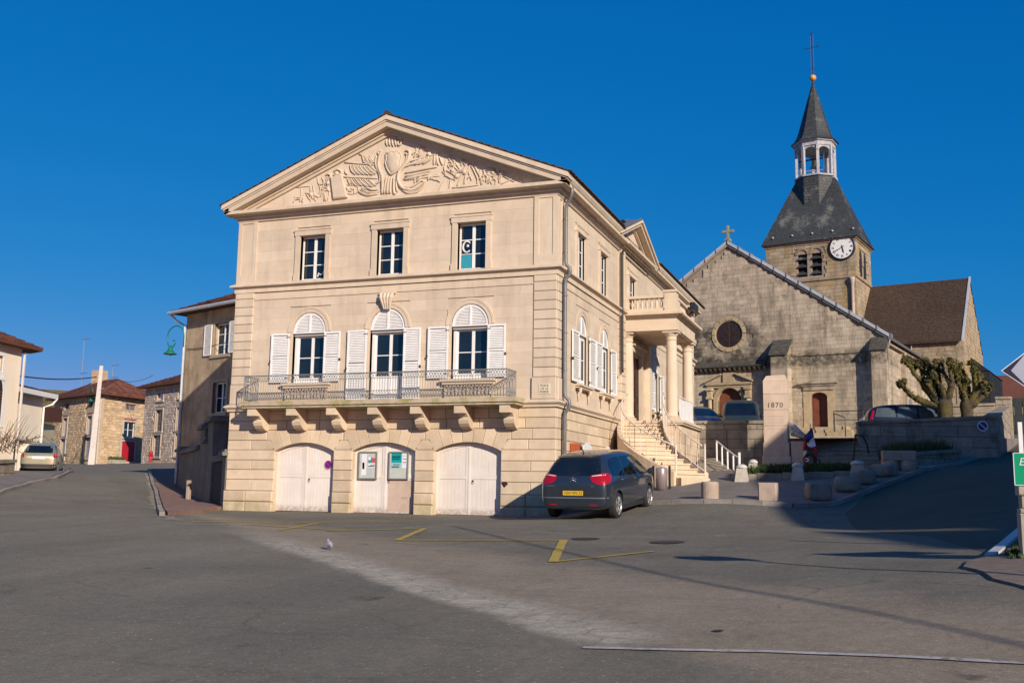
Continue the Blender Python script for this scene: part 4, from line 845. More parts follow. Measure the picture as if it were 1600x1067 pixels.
# ------------- balcony
BX0, BX1 = -10.08, -.92
mb = MB(); mb.box(BX0, BX1, -.84, .0, 4.10, 4.235); mb.box(BX0+.05, BX1-.05, -.79, 0, 4.03, 4.10); 
mb.build('balcony_slab', mat('mossy_stone', (.50,.41,.30), (.42,.34,.22), rough=.95, scale=3, bump=.3, spots=[((.25,.24,.07), 2.2, .48, .62, .75)]), TH)
for k in range(7):
    x = -9.85+1.40*k; mb = MB(); w2 = .31
    mb.prism([(-.74, 4.03), (-.74, 3.80), (-.50, 3.80), (-.46, 3.74), (-.40, 3.70), (-.40, 3.62), (-.36, 3.52), (-.26, 3.43), (-.14, 3.38), (0, 3.36), (.02, 4.03)][::-1], x, x+w2, 'x')
    # prism 'x' has points (d, a, b): d=x ; a=y ; b=z
    o = mb.build('balcony_bracket', STONE2, TH)
    MB().tube([(x+.02, -.36, 3.70), (x+w2-.02, -.36, 3.70)], .05, 8).build('bracket_scroll', STONE2, o, smooth=True)
RAILM = mat('railing_paint', (.22,.22,.215), (.16,.16,.155), rough=.5, scale=9, bump=.05, spec=.5, big=0)
def rail_run(p0, p1, nm='balcony_railing'):
    p0, p1 = Vector(p0), Vector(p1); L_ = (p1-p0).length; d = (p1-p0)/L_; zb = 4.30
    P = lambda s, z: tuple(p0+d*s+Vector((0, 0, z)))
    o = MB().tube([P(0, 5.03), P(L_, 5.03)], .020, 6).tube([P(0, 4.29), P(L_, 4.29)], .012, 4).tube([P(0, 4.86), P(L_, 4.86)], .008, 4).tube([P(0, 4.50), P(L_, 4.50)], .008, 4).build(nm, RAILM, TH)
    n = round(L_/.088); mb = MB(); st = L_/n
    for k in range(n+1): mb.tube([P(k*st, 4.29), P(k*st, 4.87)], .0085, 4, cap=False)
    for k in range(n):       # S scrolls low, diamonds high
        x = k*st+st/2; a = st*.46
        mb.tube([P(x-a, 4.87), P(x+a, 5.02)], .0075, 3, cap=False); mb.tube([P(x+a, 4.87), P(x-a, 5.02)], .0075, 3, cap=False)
        mb.tube([P(x-a*.8, 4.31), P(x+a*.7, 4.36), P(x-a*.6, 4.43), P(x+a*.8, 4.49)], .0095, 3, cap=False)
    for k in range(0, n, 2): mb.lathe([(.0, -.008), (.02, 0), (.0, .008)], P(k*st+st/2, 4.945), 6, 'y')
    mb.build('railing_bars', RAILM, o, kind='stuff')
rail_run((-9.98, -.78, 0), (-1.22, -.78, 0)); rail_run((-1.22, -.78, 0), (-1.22, -.02, 0)); rail_run((-9.98, -.02, 0), (-9.98, -.78, 0))
for x in (-9.98, -1.22): MB().tube([(x, -.78, 4.23), (x, -.78, 5.06)], .018, 6).build('railing_post', RAILM, TH)
# ------------- ground floor doors
def garage_door(c, kind):
    w2 = 1.05; gz = .90
    for s in (-1, 1):
        x0, x1 = (c-w2+.0, c-.012) if s < 0 else (c+.012, c+w2)
        mb = MB(); top = lambda x: intr((x-c)*1.0)-.012
        # stiles and rails as prisms following the arch
        def piece(a, b, z0, z1, d0, d1, arch=False):
            if arch: xs = np.linspace(a, b, 6); p = [(a, z0), (b, z0)]+[(x, top(x)) for x in xs[::-1]]; mb.prism(p, d0, d1)
            else: mb.box(a, b, d0, d1, z0, z1)
        st = .10; zm = 1.93
        piece(x0, x1, gz, 0, .225, .26, True)
        piece(x0, x0+st, gz, 0, .20, .226, True); piece(x1-st, x1, gz, 0, .20, .226, True)
        mb.box(x0+st, x1-st, .20, .226, gz, gz+.12); mb.box(x0+st, x1-st, .20, .226, zm, zm+.10)
        xs = np.linspace(x0+st, x1-st, 5); p = [(x, top(x)-.10) for x in xs]+[(x, top(x)) for x in xs[::-1]]; mb.prism(p, .20, .226)
        o = mb.build('door_leaf', DOORW, TH)
        mb = MB(); nb_ = 7
        for k in range(nb_):    # vertical boards inside the panels
            a = x0+st+(x1-x0-2*st)*k/nb_+.004; b = x0+st+(x1-x0-2*st)*(k+1)/nb_-.004
            mb.cbox(a, b, .215, .227, gz+.125, zm-.005, .004)
            if kind != 'notice': mb.cbox(a, b, .215, .227, zm+.105, top((a+b)/2)-.13, .004)
        mb.build('door_boards', DOORW, o)
    mb = MB(); mb.box(c-.03, c+.03, .185, .215, gz, top(c)); mb.build('door_cover_strip', DOORW, TH)
    mb = MB(); mb.lathe([(.0, -.02), (.022, -.015), (.03, 0), (.018, .02)], (c+.12, .19, 1.88), 8, 'y'); mb.tube([(c+.12+.03*math.cos(t), .175, 1.83+.035*math.sin(t)) for t in np.linspace(0, 2*PI, 10)], .006, 4); mb.build('door_knocker', BLACKI, TH)
for c, k in zip(CXS, ('plain', 'notice', 'plain')): garage_door(c, k)
MB().box(CXS[1]+.10, CXS[1]+.93, .196, .2145, .94, 1.88).build('door_patch_panel', mat('worn_panel', (.55,.42,.33), (.46,.35,.27), rough=.7, scale=3, spots=[((.25,.16,.10), 4, .62, .7, .7)]), TH, label='bare brownish panel patched over the lower right leaf')
mb = MB(); mb.add([(-1.60,-.05,1.86),(-1.45,-.09,1.86),(-1.42,-.02,1.80),(-1.56,0,1.70),(-1.62,0,1.84),(-1.50,-.05,1.72)], [(0,1,2,5),(0,5,4),(5,2,3),(3,4,5),(0,4,2,1)]); mb.build('iron_hinge_stop', mat('rust_iron', (.05,.015,.012), rough=.8), TH)
# ------------- pipes on the front corner
def pipe(nm, pts, r=.055, m=ZINC, parent=TH, rings=True):
    o = MB().tube(pts, r, 10).build(nm, m, parent, smooth=True)
    return o
pipe('downpipe', [(.34,.30,10.55),(.34,.30,10.35),(.30,.34,10.22),(.16,.42,10.05),(.12,.44,9.9),(.12,.44,8.35),(.14,.44,8.22),(.24,.44,8.12),(.26,.44,8.0),(.22,.44,7.9),(.12,.44,7.78),(.11,.44,7.6),(.11,.44,4.45),(.14,.44,4.32),(.24,.44,4.22),(.27,.44,4.08),(.22,.44,3.96),(.13,.44,3.86),(.12,.44,3.7),(.12,.44,1.0)])
mb = MB()
for z in (9.6, 8.6, 7.3, 6.2, 5.1, 3.5, 2.4, 1.5): mb.lathe([(.068, -.02), (.068, .02)], (.12, .44, z), 10)
mb.build('pipe_collar', ZINC, TH)
pipe('thin_downpipe', [(.17,7.22,10.2),(.15,7.22,10.0),(.15,7.22,5.9),(.16,7.22,5.8)], .035, BLACKI)
mb = MB(); mb.tube([(.4,6.2,10.9),(.4,6.2,11.0)], .05, 6).lathe([(.09, 0),(.12,.03),(.0,.12)], (.42,6.2,10.95), 8); mb.build('roof_lamp', BLACKI, TH)
# ------------- portico
PX, PY0, PY1 = 1.78, 8.35, 11.75
PT = 4.15
mb = MB(); mb.box(-.06, 2.0, 8.15, 12.4, .9, 3.98); mb.build('portico_base', STONE2, TH)
for i, z0 in enumerate([1.6,1.95,2.3,2.65,3.0,3.34,3.68]):
    for s0, s1 in split(8.15, 12.4, 1.1, rgs): MB(lambda a, d, z: (2.0-d, a, z)).cbox(s0+.005, s1-.005, -.02, .02, z0+.005, min(z0+.345, 4.0), .012).build('stone_block', STONE2, TH)
    MB().cbox(1.35, 1.99, 8.12, 8.2, z0+.005, min(z0+.345, 4.0), .012).build('stone_block', STONE2, TH)
mb = MB(); mb.box(-.02, 2.12, 8.05, 12.5, 4.0, 4.06); mb.box(-.02, 2.17, 8.02, 12.55, 4.06, PT); mb.build('portico_floor', STONE, TH)
mb = MB(); mb.box(-.05, 1.92, 8.28, 12.1, 7.42, 7.56); mb.box(-.05, 1.87, 8.30, 12.05, 7.56, 7.90); 
mb.build('entablature', STONE, TH)
mb = MB(); mb.box(-.05, 1.93, 8.24, 12.1, 7.90, 7.94); mb.box(-.05, 1.98, 8.18, 12.18, 7.94, 7.98); mb.box(-.05, 2.12, 8.05, 12.32, 7.98, 8.07); mb.box(-.05, 2.05, 8.12, 12.25, 8.07, 8.12); mb.build('portico_cornice', STONE, TH)
mb = MB(); mb.box(0, 1.7, 8.45, 12.0, 7.40, 7.43); mb.build('portico_ceiling', STONE, TH)
def column(x, y, nm='column', m=STONE, half=False):
    o = MB().lathe([(.225, 0), (.225, .02), (.24, .03), (.225, .09), (.205, .10), (.203, .2), (.205, 1.0), (.20, 1.8), (.188, 2.5), (.178, 2.78)], (x, y, PT+.14), 22).build(nm, m, TH, smooth=True)
    MB().box(x-.27, x+.27, y-.27, y+.27, PT, PT+.14).build('plinth', m, o)
    MB().lathe([(.19, 2.78), (.205, 2.80), (.19, 2.83), (.185, 2.93), (.21, 2.95), (.255, 3.03), (.26, 3.05)], (x, y, PT+.14), 22).box(x-.28, x+.28, y-.28, y+.28, PT+3.19, PT+3.27).build('capital', m, o)
    mb = MB()
    return o
for x, y in ((1.62, 8.62), (1.62, 11.75)): column(x, y)
column(.0, 8.62, 'engaged_column'); MB().cbox(-.02, .16, 11.5, 11.95, PT, 7.42, .01).build('wall_pilaster', STONE, TH)
# balustrade over the portico
mb = MB(); mb.box(.0, 1.75, 8.30, 8.50, 8.12, 8.24); mb.box(.0, 1.8, 8.28, 8.52, 8.62, 8.72); mb.box(1.45, 1.88, 8.24, 8.66, 8.12, 8.80); mb.box(1.40, 1.93, 8.20, 8.71, 8.80, 8.88)
mb.box(1.62, 1.80, 8.66, 11.6, 8.12, 8.24); mb.box(1.60, 1.83, 8.66, 11.6, 8.62, 8.72); mb.box(1.62, 1.80, 8.66, 9.4, 8.24, 8.62); mb.box(1.45, 1.88, 11.5, 11.95, 8.12, 8.80); mb.box(1.40, 1.93, 11.45, 12.0, 8.80, 8.88); mb.box(0, .12, 8.28, 8.52, 8.24, 8.62)
mb.build('balustrade', STONE, TH)
bal = MB().lathe([(.045, 0), (.045, .03), (.03, .05), (.062, .14), (.05, .22), (.026, .29), (.04, .33), (.045, .38)], (0,0,0), 10).mesh('baluster', True); bal.materials.append(STONE)
for k in range(7): obj('baluster', bal, TH, loc=(.23+.18*k, 8.40, 8.24))
for k in range(10): obj('baluster', bal, TH, loc=(1.71, 9.52+.2*k, 8.24))
MB().box(1.92, 2.10, 10.7, 11.6, 8.55, 8.85).tube([(1.8,11.1,8.4),(2.0,11.1,8.6)], .03, 6).build('floodlight', BLACKI, TH)
# portico door with pilasters, consoles
mb = MB(fr_side); mb.box(PD[0], PD[1], .10, .2, PT, 6.7); mb.box(PD[0]+.1, PD[0]+.62, .07, .11, PT+.3, 5.0); mb.box(PD[0]+.78, PD[1]-.1, .07, .11, PT+.3, 5.0); mb.box(PD[0]+.1, PD[0]+.62, .07, .11, 5.2, 6.5); mb.box(PD[0]+.78, PD[1]-.1, .07, .11, 5.2, 6.5)
mb.build('entrance_door', mat('varnished_door', (.22,.075,.03), (.16,.05,.02), rough=.4, scale=4), TH)
mb = MB(fr_side); mb.box(PD[0]-.22, PD[0], -.06, .1, PT, 6.8); mb.box(PD[1], PD[1]+.22, -.06, .1, PT, 6.8); mb.box(PD[0]-.3, PD[1]+.3, -.12, .1, 6.8, 7.0); mb.box(PD[0]-.36, PD[1]+.36, -.22, .1, 7.0, 7.06); mb.build('door_surround', STONE, TH)
# white lattice railing between the portico columns
mb = MB(); mb.tube([(1.86,8.9,5.05),(1.86,11.5,5.05)], .025, 5)
for k in range(4): mb.box(1.82+.0, 1.86, 8.92+.66*k, 9.50+.66*k, 4.2, 4.98)
mb.build('white_railing_panel', WHITE, TH)
# ------------- curved entrance stairs
def bz(p, q, r, t): return ((1-t)**2*p[0]+2*t*(1-t)*q[0]+t*t*r[0], (1-t)**2*p[1]+2*t*(1-t)*q[1]+t*t*r[1])
LB = ((.12, 8.1), (.05, 4.75), (2.65, 3.95)); RB = ((1.42, 8.1), (1.60, 6.2), (3.40, 4.85))
NS = 12; ZT, ZBm = 4.15, 2.08
for i in range(NS):
    t0, t1 = i/NS, (i+1)/NS; zt_ = ZT-(ZT-ZBm)*(i+1)/(NS+1)*1.0
    l0, r0, l1, r1 = bz(*LB, t0), bz(*RB, t0), bz(*LB, t1), bz(*RB, t1)
    e = .03; lx = (l1[0]+(l1[0]-l0[0])*e/.3, l1[1]+(l1[1]-l0[1])*e/.3); rx = (r1[0]+(r1[0]-r0[0])*e/.3, r1[1]+(r1[1]-r0[1])*e/.3)
    MB().prism([l0, lx, rx, r0], zt_-.05, zt_, 'z').build('step', STONE2, TH)
    MB().prism([l0, l1, r1, r0], 1.2, zt_-.05, 'z').build('step_riser', STONE2, TH)
def stringer(B, side, nm):
    mb = MB(); n = 18; vs = []; fs = []
    for i in range(n+1):
        t = i/n; p = bz(*B, t); q = bz(*B, min(t+.02, 1.0)) if t < 1 else bz(*B, .98); d = Vector((q[0]-p[0], q[1]-p[1])).normalized()*(1 if t < 1 else -1)
        nr = Vector((d.y, -d.x))*(.14*side); z = ZT+.02-(ZT-ZBm)*t
        a = (p[0], p[1]); b = (p[0]+nr.x, p[1]+nr.y)
        vs += [(*a, z+.16), (*b, z+.16), (*b, z-.33), (*a, z-.33), (b[0]-nr.x*.5, b[1]-nr.y*.5, 1.0)]
    for i in range(n):
        o = i*5
        for k in range(4): 
            k2 = (k+1) % 4; fs.append((o+k, o+5+k, o+5+k2, o+k2))
        fs.append((o+2, o+7, o+9, o+4))
    fs += [(0,1,2,3), (n*5+3, n*5+2, n*5+1, n*5)]
    mb.add(vs, fs); return mb.build(nm, STONE2, TH, smooth=False)
stringer(LB, 1, 'stair_stringer'); stringer(RB, -1, 'stair_stringer')
WR = plain('cream_rail_paint', (.74, .66, .55), .45)
def stair_rail(B, n):
    P = lambda t, h: (*bz(*B, t), ZT+.05-(ZT-ZBm)*t+h)
    o = MB().tube([P(t, .92) for t in np.linspace(0, 1, 14)], .024, 6).tube([P(t, .10) for t in np.linspace(0, 1, 14)], .012, 5).build('stair_handrail', WR, TH, smooth=True)
    for k in range(n+1):
        t = k/n; r = .030 if k in (n,) else .012
        mb = MB().tube([P(t, -.02), P(t, .92+(.06 if k == n else 0))], r, 7)
        if k == n: mb.lathe([(.0, -.04), (.045, 0), (.0, .045)], P(t, 1.0), 8)
        mb.build('rail_post', WR, o)
stair_rail(LB, 14); stair_rail(RB, 13)
MB().prism([bz(*LB, 1), (2.85,3.75), (3.58,4.68), bz(*RB, 1)], 1.5, ZBm+.0, 'z').build('step', STONE2, TH)
# plaque: street name
pq = MB().cbox(-.50, -.17, -.066, -.051, 4.37, 4.66, .004).build('street_name_plaque', plain('plaque_enamel', (.70,.62,.45), .4), None)
tag(pq, 'small cream street name plaque reading PLACE DE LA MAIRIE on the front right corner', 'plaque')
for k, tx in enumerate(['PLACE', 'DE LA', 'MAIRIE']):
    o = text_mesh(tx, .085, INK, 'lettering', pq); o.rotation_euler = (PI/2, 0, 0); o.location = (-.335, -.068, 4.605-.09*k)
# notice boards
def board(x0, x1, label, items):
    o = MB().box(x0, x1, .15, .195, 1.90, 2.73).build('notice_board', plain('board_back', (.50,.52,.46), .5), None); tag(o, label, 'notice board')
    mb = MB(); f = .035
    mb.box(x0, x0+f, .12, .151, 1.90, 2.73); mb.box(x1-f, x1, .12, .151, 1.90, 2.73); mb.box(x0+f, x1-f, .12, .151, 1.90, 1.935); mb.box(x0+f, x1-f, .12, .151, 2.695, 2.73); mb.build('frame', plain('board_frame', (.28,.27,.25), .4, .3), o)
    for a, b, c, d, m_ in items: MB().box(x0+a, x0+b, .146, .149, 1.90+c, 1.90+d).build('sheet', m_, o)
    return o
PAPER = plain('paper', (.72,.74,.76), .7); TEAL = plain('teal_print', (.0,.28,.30), .6); GREYP = plain('grey_print', (.45,.48,.50), .7)
b1 = board(CXS[1]-.90, CXS[1]-.27, 'left glazed notice board with white sheets and a small round badge on the middle door', [(.10,.27,.12,.76,PAPER),(.13,.2,.3,.5,GREYP),(.33,.45,.5,.66,TEAL),(.45,.56,.5,.64,plain('red_print',(.55,.08,.09),.6)),(.32,.55,.34,.47,PAPER),(.33,.54,.37,.40,GREYP),(.28,.46,.1,.32,GREYP),(.40,.55,.42,.44,TEAL)])
MB().lathe([(.05,0),(.05,.004)], (CXS[1]-.90+.37,.142,2.52), 14, 'y').build('badge', PAPER, b1)
b2 = board(CXS[1]+.13, CXS[1]+.78, 'right glazed notice board with a large teal poster on the middle door', [(.08,.42,.50,.79,TEAL),(.10,.38,.66,.69,PAPER),(.10,.36,.60,.625,PAPER),(.06,.40,.33,.5,plain('pale_teal_print',(.30,.5,.5),.6)),(.43,.60,.34,.79,PAPER),(.46,.57,.5,.52,GREYP),(.46,.57,.6,.62,GREYP),(.10,.34,.36,.39,TEAL),(.14,.36,.43,.45,INK),(.45,.55,.70,.71,GREYP)])
# no parking disc on the left door
def disc(loc, r, rz, label, nm='no_parking_sign', face=(0, -1)):
    t = thing(nm, label, 'sign', loc, rz)
    MB().lathe([(r, 0), (r, .01)], (0, 0, 0), 24, 'y').build('plate', SIGNW, t)
    return t
t = disc((CXS[0]+.78, .188, 2.33), .145, 0, 'round blue and red no parking disc fixed to the left white door')
MB().lathe([(.132, -.003), (.132, 0)], (0,0,0), 24, 'y').build('red_ring', plain('sign_red', (.50,.02,.06), .4), t); MB().lathe([(.10, -.006), (.10, -.003)], (0,0,0), 24, 'y').build('blue_field', plain('disc_violet', (.08,.02,.25), .4), t)
MB().prism([(-.085,.075), (-.068,.092), (.085,-.075), (.068,-.092)][::-1], -.009, -.006).build('red_bar', MAT['sign_red'], t)
# boxes on the side wall by the car
bx = MB(fr_side).box(1.34, 2.05, -.16, -.02, 2.45, 3.03).build('wall_cabinet', mat('rust_red_cabinet', (.45,.10,.03), rough=.5), None); tag(bx, 'rust red metal cabinet on the side wall beside the downpipe', 'cabinet')
MB(fr_side).box(1.9, 2.05, -.19, -.16, 2.5, 2.95).build('cabinet_grille', BLACKI, bx)
for a0, a1, lb in ((2.6, 3.7, 'large white lobed wall panel above the roof of the dark car'), (5.2, 6.1, 'smaller white panel low on the side wall before the stairs')):
    mb = MB(fr_side); c = (a0+a1)/2; hw = (a1-a0)/2
    mb.prism([(c-hw, 2.5), (c+hw, 2.5), (c+hw, 2.88), (c+hw*.8, 3.02), (c+hw*.4, 3.10), (c, 3.13), (c-hw*.4, 3.10), (c-hw*.8, 3.02), (c-hw, 2.88)], -.05, -.015)
    o = mb.build('wall_panel', SIGNW, None); tag(o, lb, 'panel')
    mb = MB(fr_side)
    for k in range(3): mb.box(c-hw*.6, c+hw*.6, -.054, -.05, 2.62+.12*k, 2.65+.12*k)
    mb.build('panel_print', GREYP, o)
# ------------------------------------------------------------------ church (local frame: x along the front, y into the church)
CHR = math.radians(-12)
CH = thing('church', 'grey weathered stone church with slate spired clock tower and a plain gabled front', 'church', (5.32, 32.27, 0), CHR)
UR, ZA, SLC, US = -5.22, 16.50, .690, 3.60
def zroof(u): return ZA-SLC*abs(u-UR)
G0 = 4.6
mb = MB()
cops = [(-5.28-.75, -5.28+.75, G0, 7.9), (-.47, .47, G0, 7.42)]
mb.prism([(-13.6, G0), (-6.03, G0), (-6.03, 8.4), (-13.6, 8.4)], .05, .6)
mb.box(-4.53, -.47, .05, .6, G0, 8.4); mb.box(.47, US, .05, .6, G0, 8.4); mb.box(-6.03, -4.53, .05, .6, 7.86, 8.4); mb.box(-.47, .47, .05, .6, 7.42, 8.4)
mb.prism([(-13.6, 8.4), (US, 8.4), (US, zroof(US)), (UR, ZA), (-13.6, zroof(-13.6))], .05, .6)
mb.build('front_wall', CHJ, CH)
def keep_front(u, z):
    if z > zroof(u)-.02: return False
    if -6.06 < u < -4.50 and z < 7.92: return False
    if -.50 < u < .50 and z < 7.45: return False
    if math.hypot(u+5.25, z-11.07) < 1.0: return False
    return True
mb = masonry(MB(), -10.5, US, G0, 16.6, .25, .25, .62, 0, keep_front, .009, .016, .06, random.Random(5))
mb.build('masonry', CHURCH, CH, kind='stuff')
MB(lambda a, d, z: (US-d, a, z)).box(.6, 17, .05, .5, G0, 10.25).build('side_wall', CHJ, CH)
masonry(MB(lambda a, d, z: (US-d, a, z)), 0.0, 17, G0, 10.2, .34, .5, .9, 0, None, .014, .014, .06, random.Random(6)).build('masonry', CHURCH, CH, kind='stuff')
MB().box(-13.6, -13.1, .6, 17, G0, 10.2).build('north_wall', CHJ, CH); MB().box(-13.0, US-.5, 16.5, 17, G0, 10.3).build('inner_wall', CHJ, CH)
# nave roof
mb = MB(); 
for s in (-1, 1):
    ue = UR+s*9.1; ze = ZA-SLC*9.1; p = [(UR, ZA+.02), (ue, ze+.02), (ue, ze+.14), (UR, ZA+.14)]; mb.prism(p if s > 0 else p[::-1], .0, 17.2)
mb.build('nave_roof', TILEB, CH)
rgc = random.Random(9)
for s in (-1, 1):     # zinc verge pieces with joints
    n = 13
    for k in range(n):
        t0, t1 = 9.25*k/n+.02, 9.25*(k+1)/n-.02; p = [(UR+s*t0, ZA-SLC*t0+.10), (UR+s*t1, ZA-SLC*t1+.10), (UR+s*t1, ZA-SLC*t1+.30), (UR+s*t0, ZA-SLC*t0+.30)]
        mb = MB(); mb.prism(p if s > 0 else p[::-1], -.16, .32); mb.build('verge_capping', LEAD, CH)
    mb = MB()
    for k in range(n+1):
        t = 9.25*k/n; mb.box(UR+s*t-.035, UR+s*t+.035, -.18, .34, ZA-SLC*t+.08, ZA-SLC*t+.34)
    mb.build('verge_joints', ZINC, CH, kind='stuff')
mb = MB()
for s in (-1, 1): p = [(UR, ZA-.04), (UR+s*9.2, ZA-SLC*9.2-.04), (UR+s*9.2, ZA-SLC*9.2+.10), (UR, ZA+.10)]; mb.prism(p if s > 0 else p[::-1], -.10, .05)
mb.build('verge_board', CHJ, CH)
MB().tube([(UR+9.2, -.2, ZA-SLC*9.2+.04), (UR+9.2, 16.9, ZA-SLC*9.2+.04)], .08, 7).build('side_gutter', ZINC, CH)
mb = MB(); mb.box(US, US+.22, .1, 16.8, 9.95, 10.12); mb.build('side_cornice', CHURCH, CH)
MB().tube([(UR+9.2, -.1, 10.15), (UR+9.15, -.05, 9.95), (US+.25, .1, 9.75)], .05, 6).build('gutter_elbow', LEAD, CH)
# stone cross on the gable
mb = MB(); mb.box(-.16, .16, -.14, .14, 0, .18).box(-.06, .06, -.06, .06, .18, .92).box(-.30, .30, -.055, .055, .56, .70)
for x, z in ((-.30, .63), (.30, .63), (0, .92)): mb.lathe([(.0, -.07), (.09, -.055), (.09, .055), (.0, .07)], (x, 0, z), 8, 'y')
mb.build('gable_cross', mat('lichen_stone', (.30,.27,.14), (.22,.19,.12), scale=5, bump=.3), CH, loc=(UR, .05, ZA+.26))
# oculus
def ring(mbx, cx, cz, r0, r1, y0, y1, n=28, a0=0, a1=2*PI):
    ts = np.linspace(a0, a1, n)
    for t, t2 in zip(ts[:-1], ts[1:]): mbx.prism([(cx+r0*math.cos(t), cz+r0*math.sin(t)), (cx+r0*math.cos(t2), cz+r0*math.sin(t2)), (cx+r1*math.cos(t2), cz+r1*math.sin(t2)), (cx+r1*math.cos(t), cz+r1*math.sin(t))], y0, y1)
    return mbx
OCST = mat('oculus_stone', (.46,.36,.22), (.34,.26,.16), scale=4, bump=.3, rnd=.1)
for k in range(14):
    a = 2*PI*k/14; ring(MB(), -5.25, 11.07, .86, 1.06, -.05, .05, 3, a+.02, a+2*PI/14-.02).build('oculus_stone', OCST, CH)
ring(MB(), -5.25, 11.07, 1.04, 1.42, .004, .048, 32).build('oculus_surround', CHURCH, CH)
ring(MB(), -5.25, 11.07, .80, .90, .0, .045).build('oculus_inner_ring', OCST, CH)
mb = MB().lathe([(.82, .03), (.82, .046)], (-5.25, 0, 11.07), 28, 'y'); oc = mb.build('oculus_window', mat('leaded_glass', (.045,.028,.022), (.02,.014,.012), rough=.35, scale=9, bump=.1), CH)
mb = MB()
for k in range(8): mb.tube([(-5.25, .025, 11.07), (-5.25+.82*math.cos(k*PI/4), .025, 11.07+.82*math.sin(k*PI/4))], .012, 4)
ring(mb, -5.25, 11.07, .40, .425, .018, .03, 20); mb.build('oculus_tracery', mat('dark_lead', (.06,.04,.035), rough=.6), oc)
# tiled canopy with little corbels over the portal
mb = MB(); mb.prism([(-.42, 9.02), (0, 9.02), (0, 9.42), (-.46, 9.10)][::-1], -10.5, -2.95, 'x'); mb.build('canopy', mat('mossy_canopy', (.10,.09,.07), (.05,.045,.04), scale=4, bump=.8, bscale=9, spots=[((.25,.23,.2),5,.6,.7,.6)]), CH)
for k in range(25):
    x = -10.3+.30*k; MB().prism([(-.34, 9.02), (-.34, 8.94), (-.10, 8.80), (0, 8.80), (0, 9.02)][::-1], x, x+.13, 'x').build('canopy_corbel', CHJ, CH)
# portal
mb = MB(); pc = -5.28
ring(mb, pc, 7.10, .75, .98, -.06, .3, 18, 0, PI); mb.box(pc-.98, pc-.75, -.06, .3, G0, 7.10); mb.box(pc+.75, pc+.98, -.06, .3, G0, 7.10)
mb.build('portal_arch', OCST, CH)
mb = MB(); mb.box(pc-1.42, pc+1.42, -.16, .05, 8.02, 8.16); mb.box(pc-1.36, pc+1.36, -.08, .05, 7.86, 8.02)
mb.build('portal_entablature', OCST, CH)
for s in (-1, 1):
    p = [(pc+s*1.5, 8.17), (pc+s*1.5, 8.27), (pc+s*.45, 8.72), (pc+s*.45, 8.62)]; MB().prism(p if s < 0 else p[::-1], -.24, .05).build('broken_pediment', OCST, CH)
MB().box(pc-.36, pc+.36, -.10, .05, 8.17, 8.75).build('pediment_block', OCST, CH)
for s in (-1, 1):
    x = pc+s*1.18; o = MB().lathe([(.15, 5.5), (.13, 5.6), (.125, 7.1), (.12, 7.2)], (x, -.15, 0), 12).build('portal_column', OCST, CH, smooth=True)
    MB().box(x-.2, x+.2, -.36, .03, G0, 5.5).build('pedestal', OCST, o); MB().box(x-.18, x+.18, -.32, .03, 7.2, 7.34).box(x-.14, x+.14, -.26, .03, 7.34, 7.7).box(x-.2, x+.2, -.34, .03, 7.7, 7.86).build('capital', OCST, o)
def arch_leaf(cx, hw, z0, zs, rise, y, m, nm):
    for s in (-1, 1):
        xs = np.linspace(cx, cx+s*hw, 7); p = [(cx+s*hw, z0), (cx+s*.008, z0)]+[(x if abs(x-cx) > .008 else cx+s*.008, zs+rise*math.sqrt(max(0, 1-((x-cx)/hw)**2))) for x in xs]
        mb = MB(); mb.prism(p, y, y+.05); mb.box(min(cx+s*.08, cx+s*(hw-.07)), max(cx+s*.08, cx+s*(hw-.07)), y-.015, y, z0+.15, z0+.75); mb.box(min(cx+s*.08, cx+s*(hw-.07)), max(cx+s*.08, cx+s*(hw-.07)), y-.015, y, z0+.9, zs-.05); mb.build(nm, m, CH)
arch_leaf(pc, .75, 5.3, 7.10, .75, .30, WOODR, 'portal_door'); arch_leaf(0, .47, 5.42, 7.12, .26, .30, WOODR, 'side_door')
mb = MB(); mb.box(-.88, -.47, -.05, .3, 5.0, 7.5); mb.box(.47, .88, -.05, .3, 5.0, 7.5); mb.prism([(-.47, 7.12)]+[(x, 7.12+.26*math.sqrt(1-(x/.47)**2)) for x in np.linspace(-.46, .46, 9)]+[(.47, 7.12), (.47, 7.5), (-.47, 7.5)], -.05, .3); mb.build('side_door_surround', OCST, CH)
mb = MB(); mb.box(-.84, .84, -.12, .05, 7.5, 7.74); mb.box(-1.12, 1.08, -.26, .05, 7.86, 7.95); mb.box(-.95, .93, -.18, .05, 7.74, 7.86); mb.build('side_door_hood', CHURCH, CH)
MB().box(-1.25, 2.5, -.07, .02, 9.50, 9.58).build('string_course', CHURCH, CH)
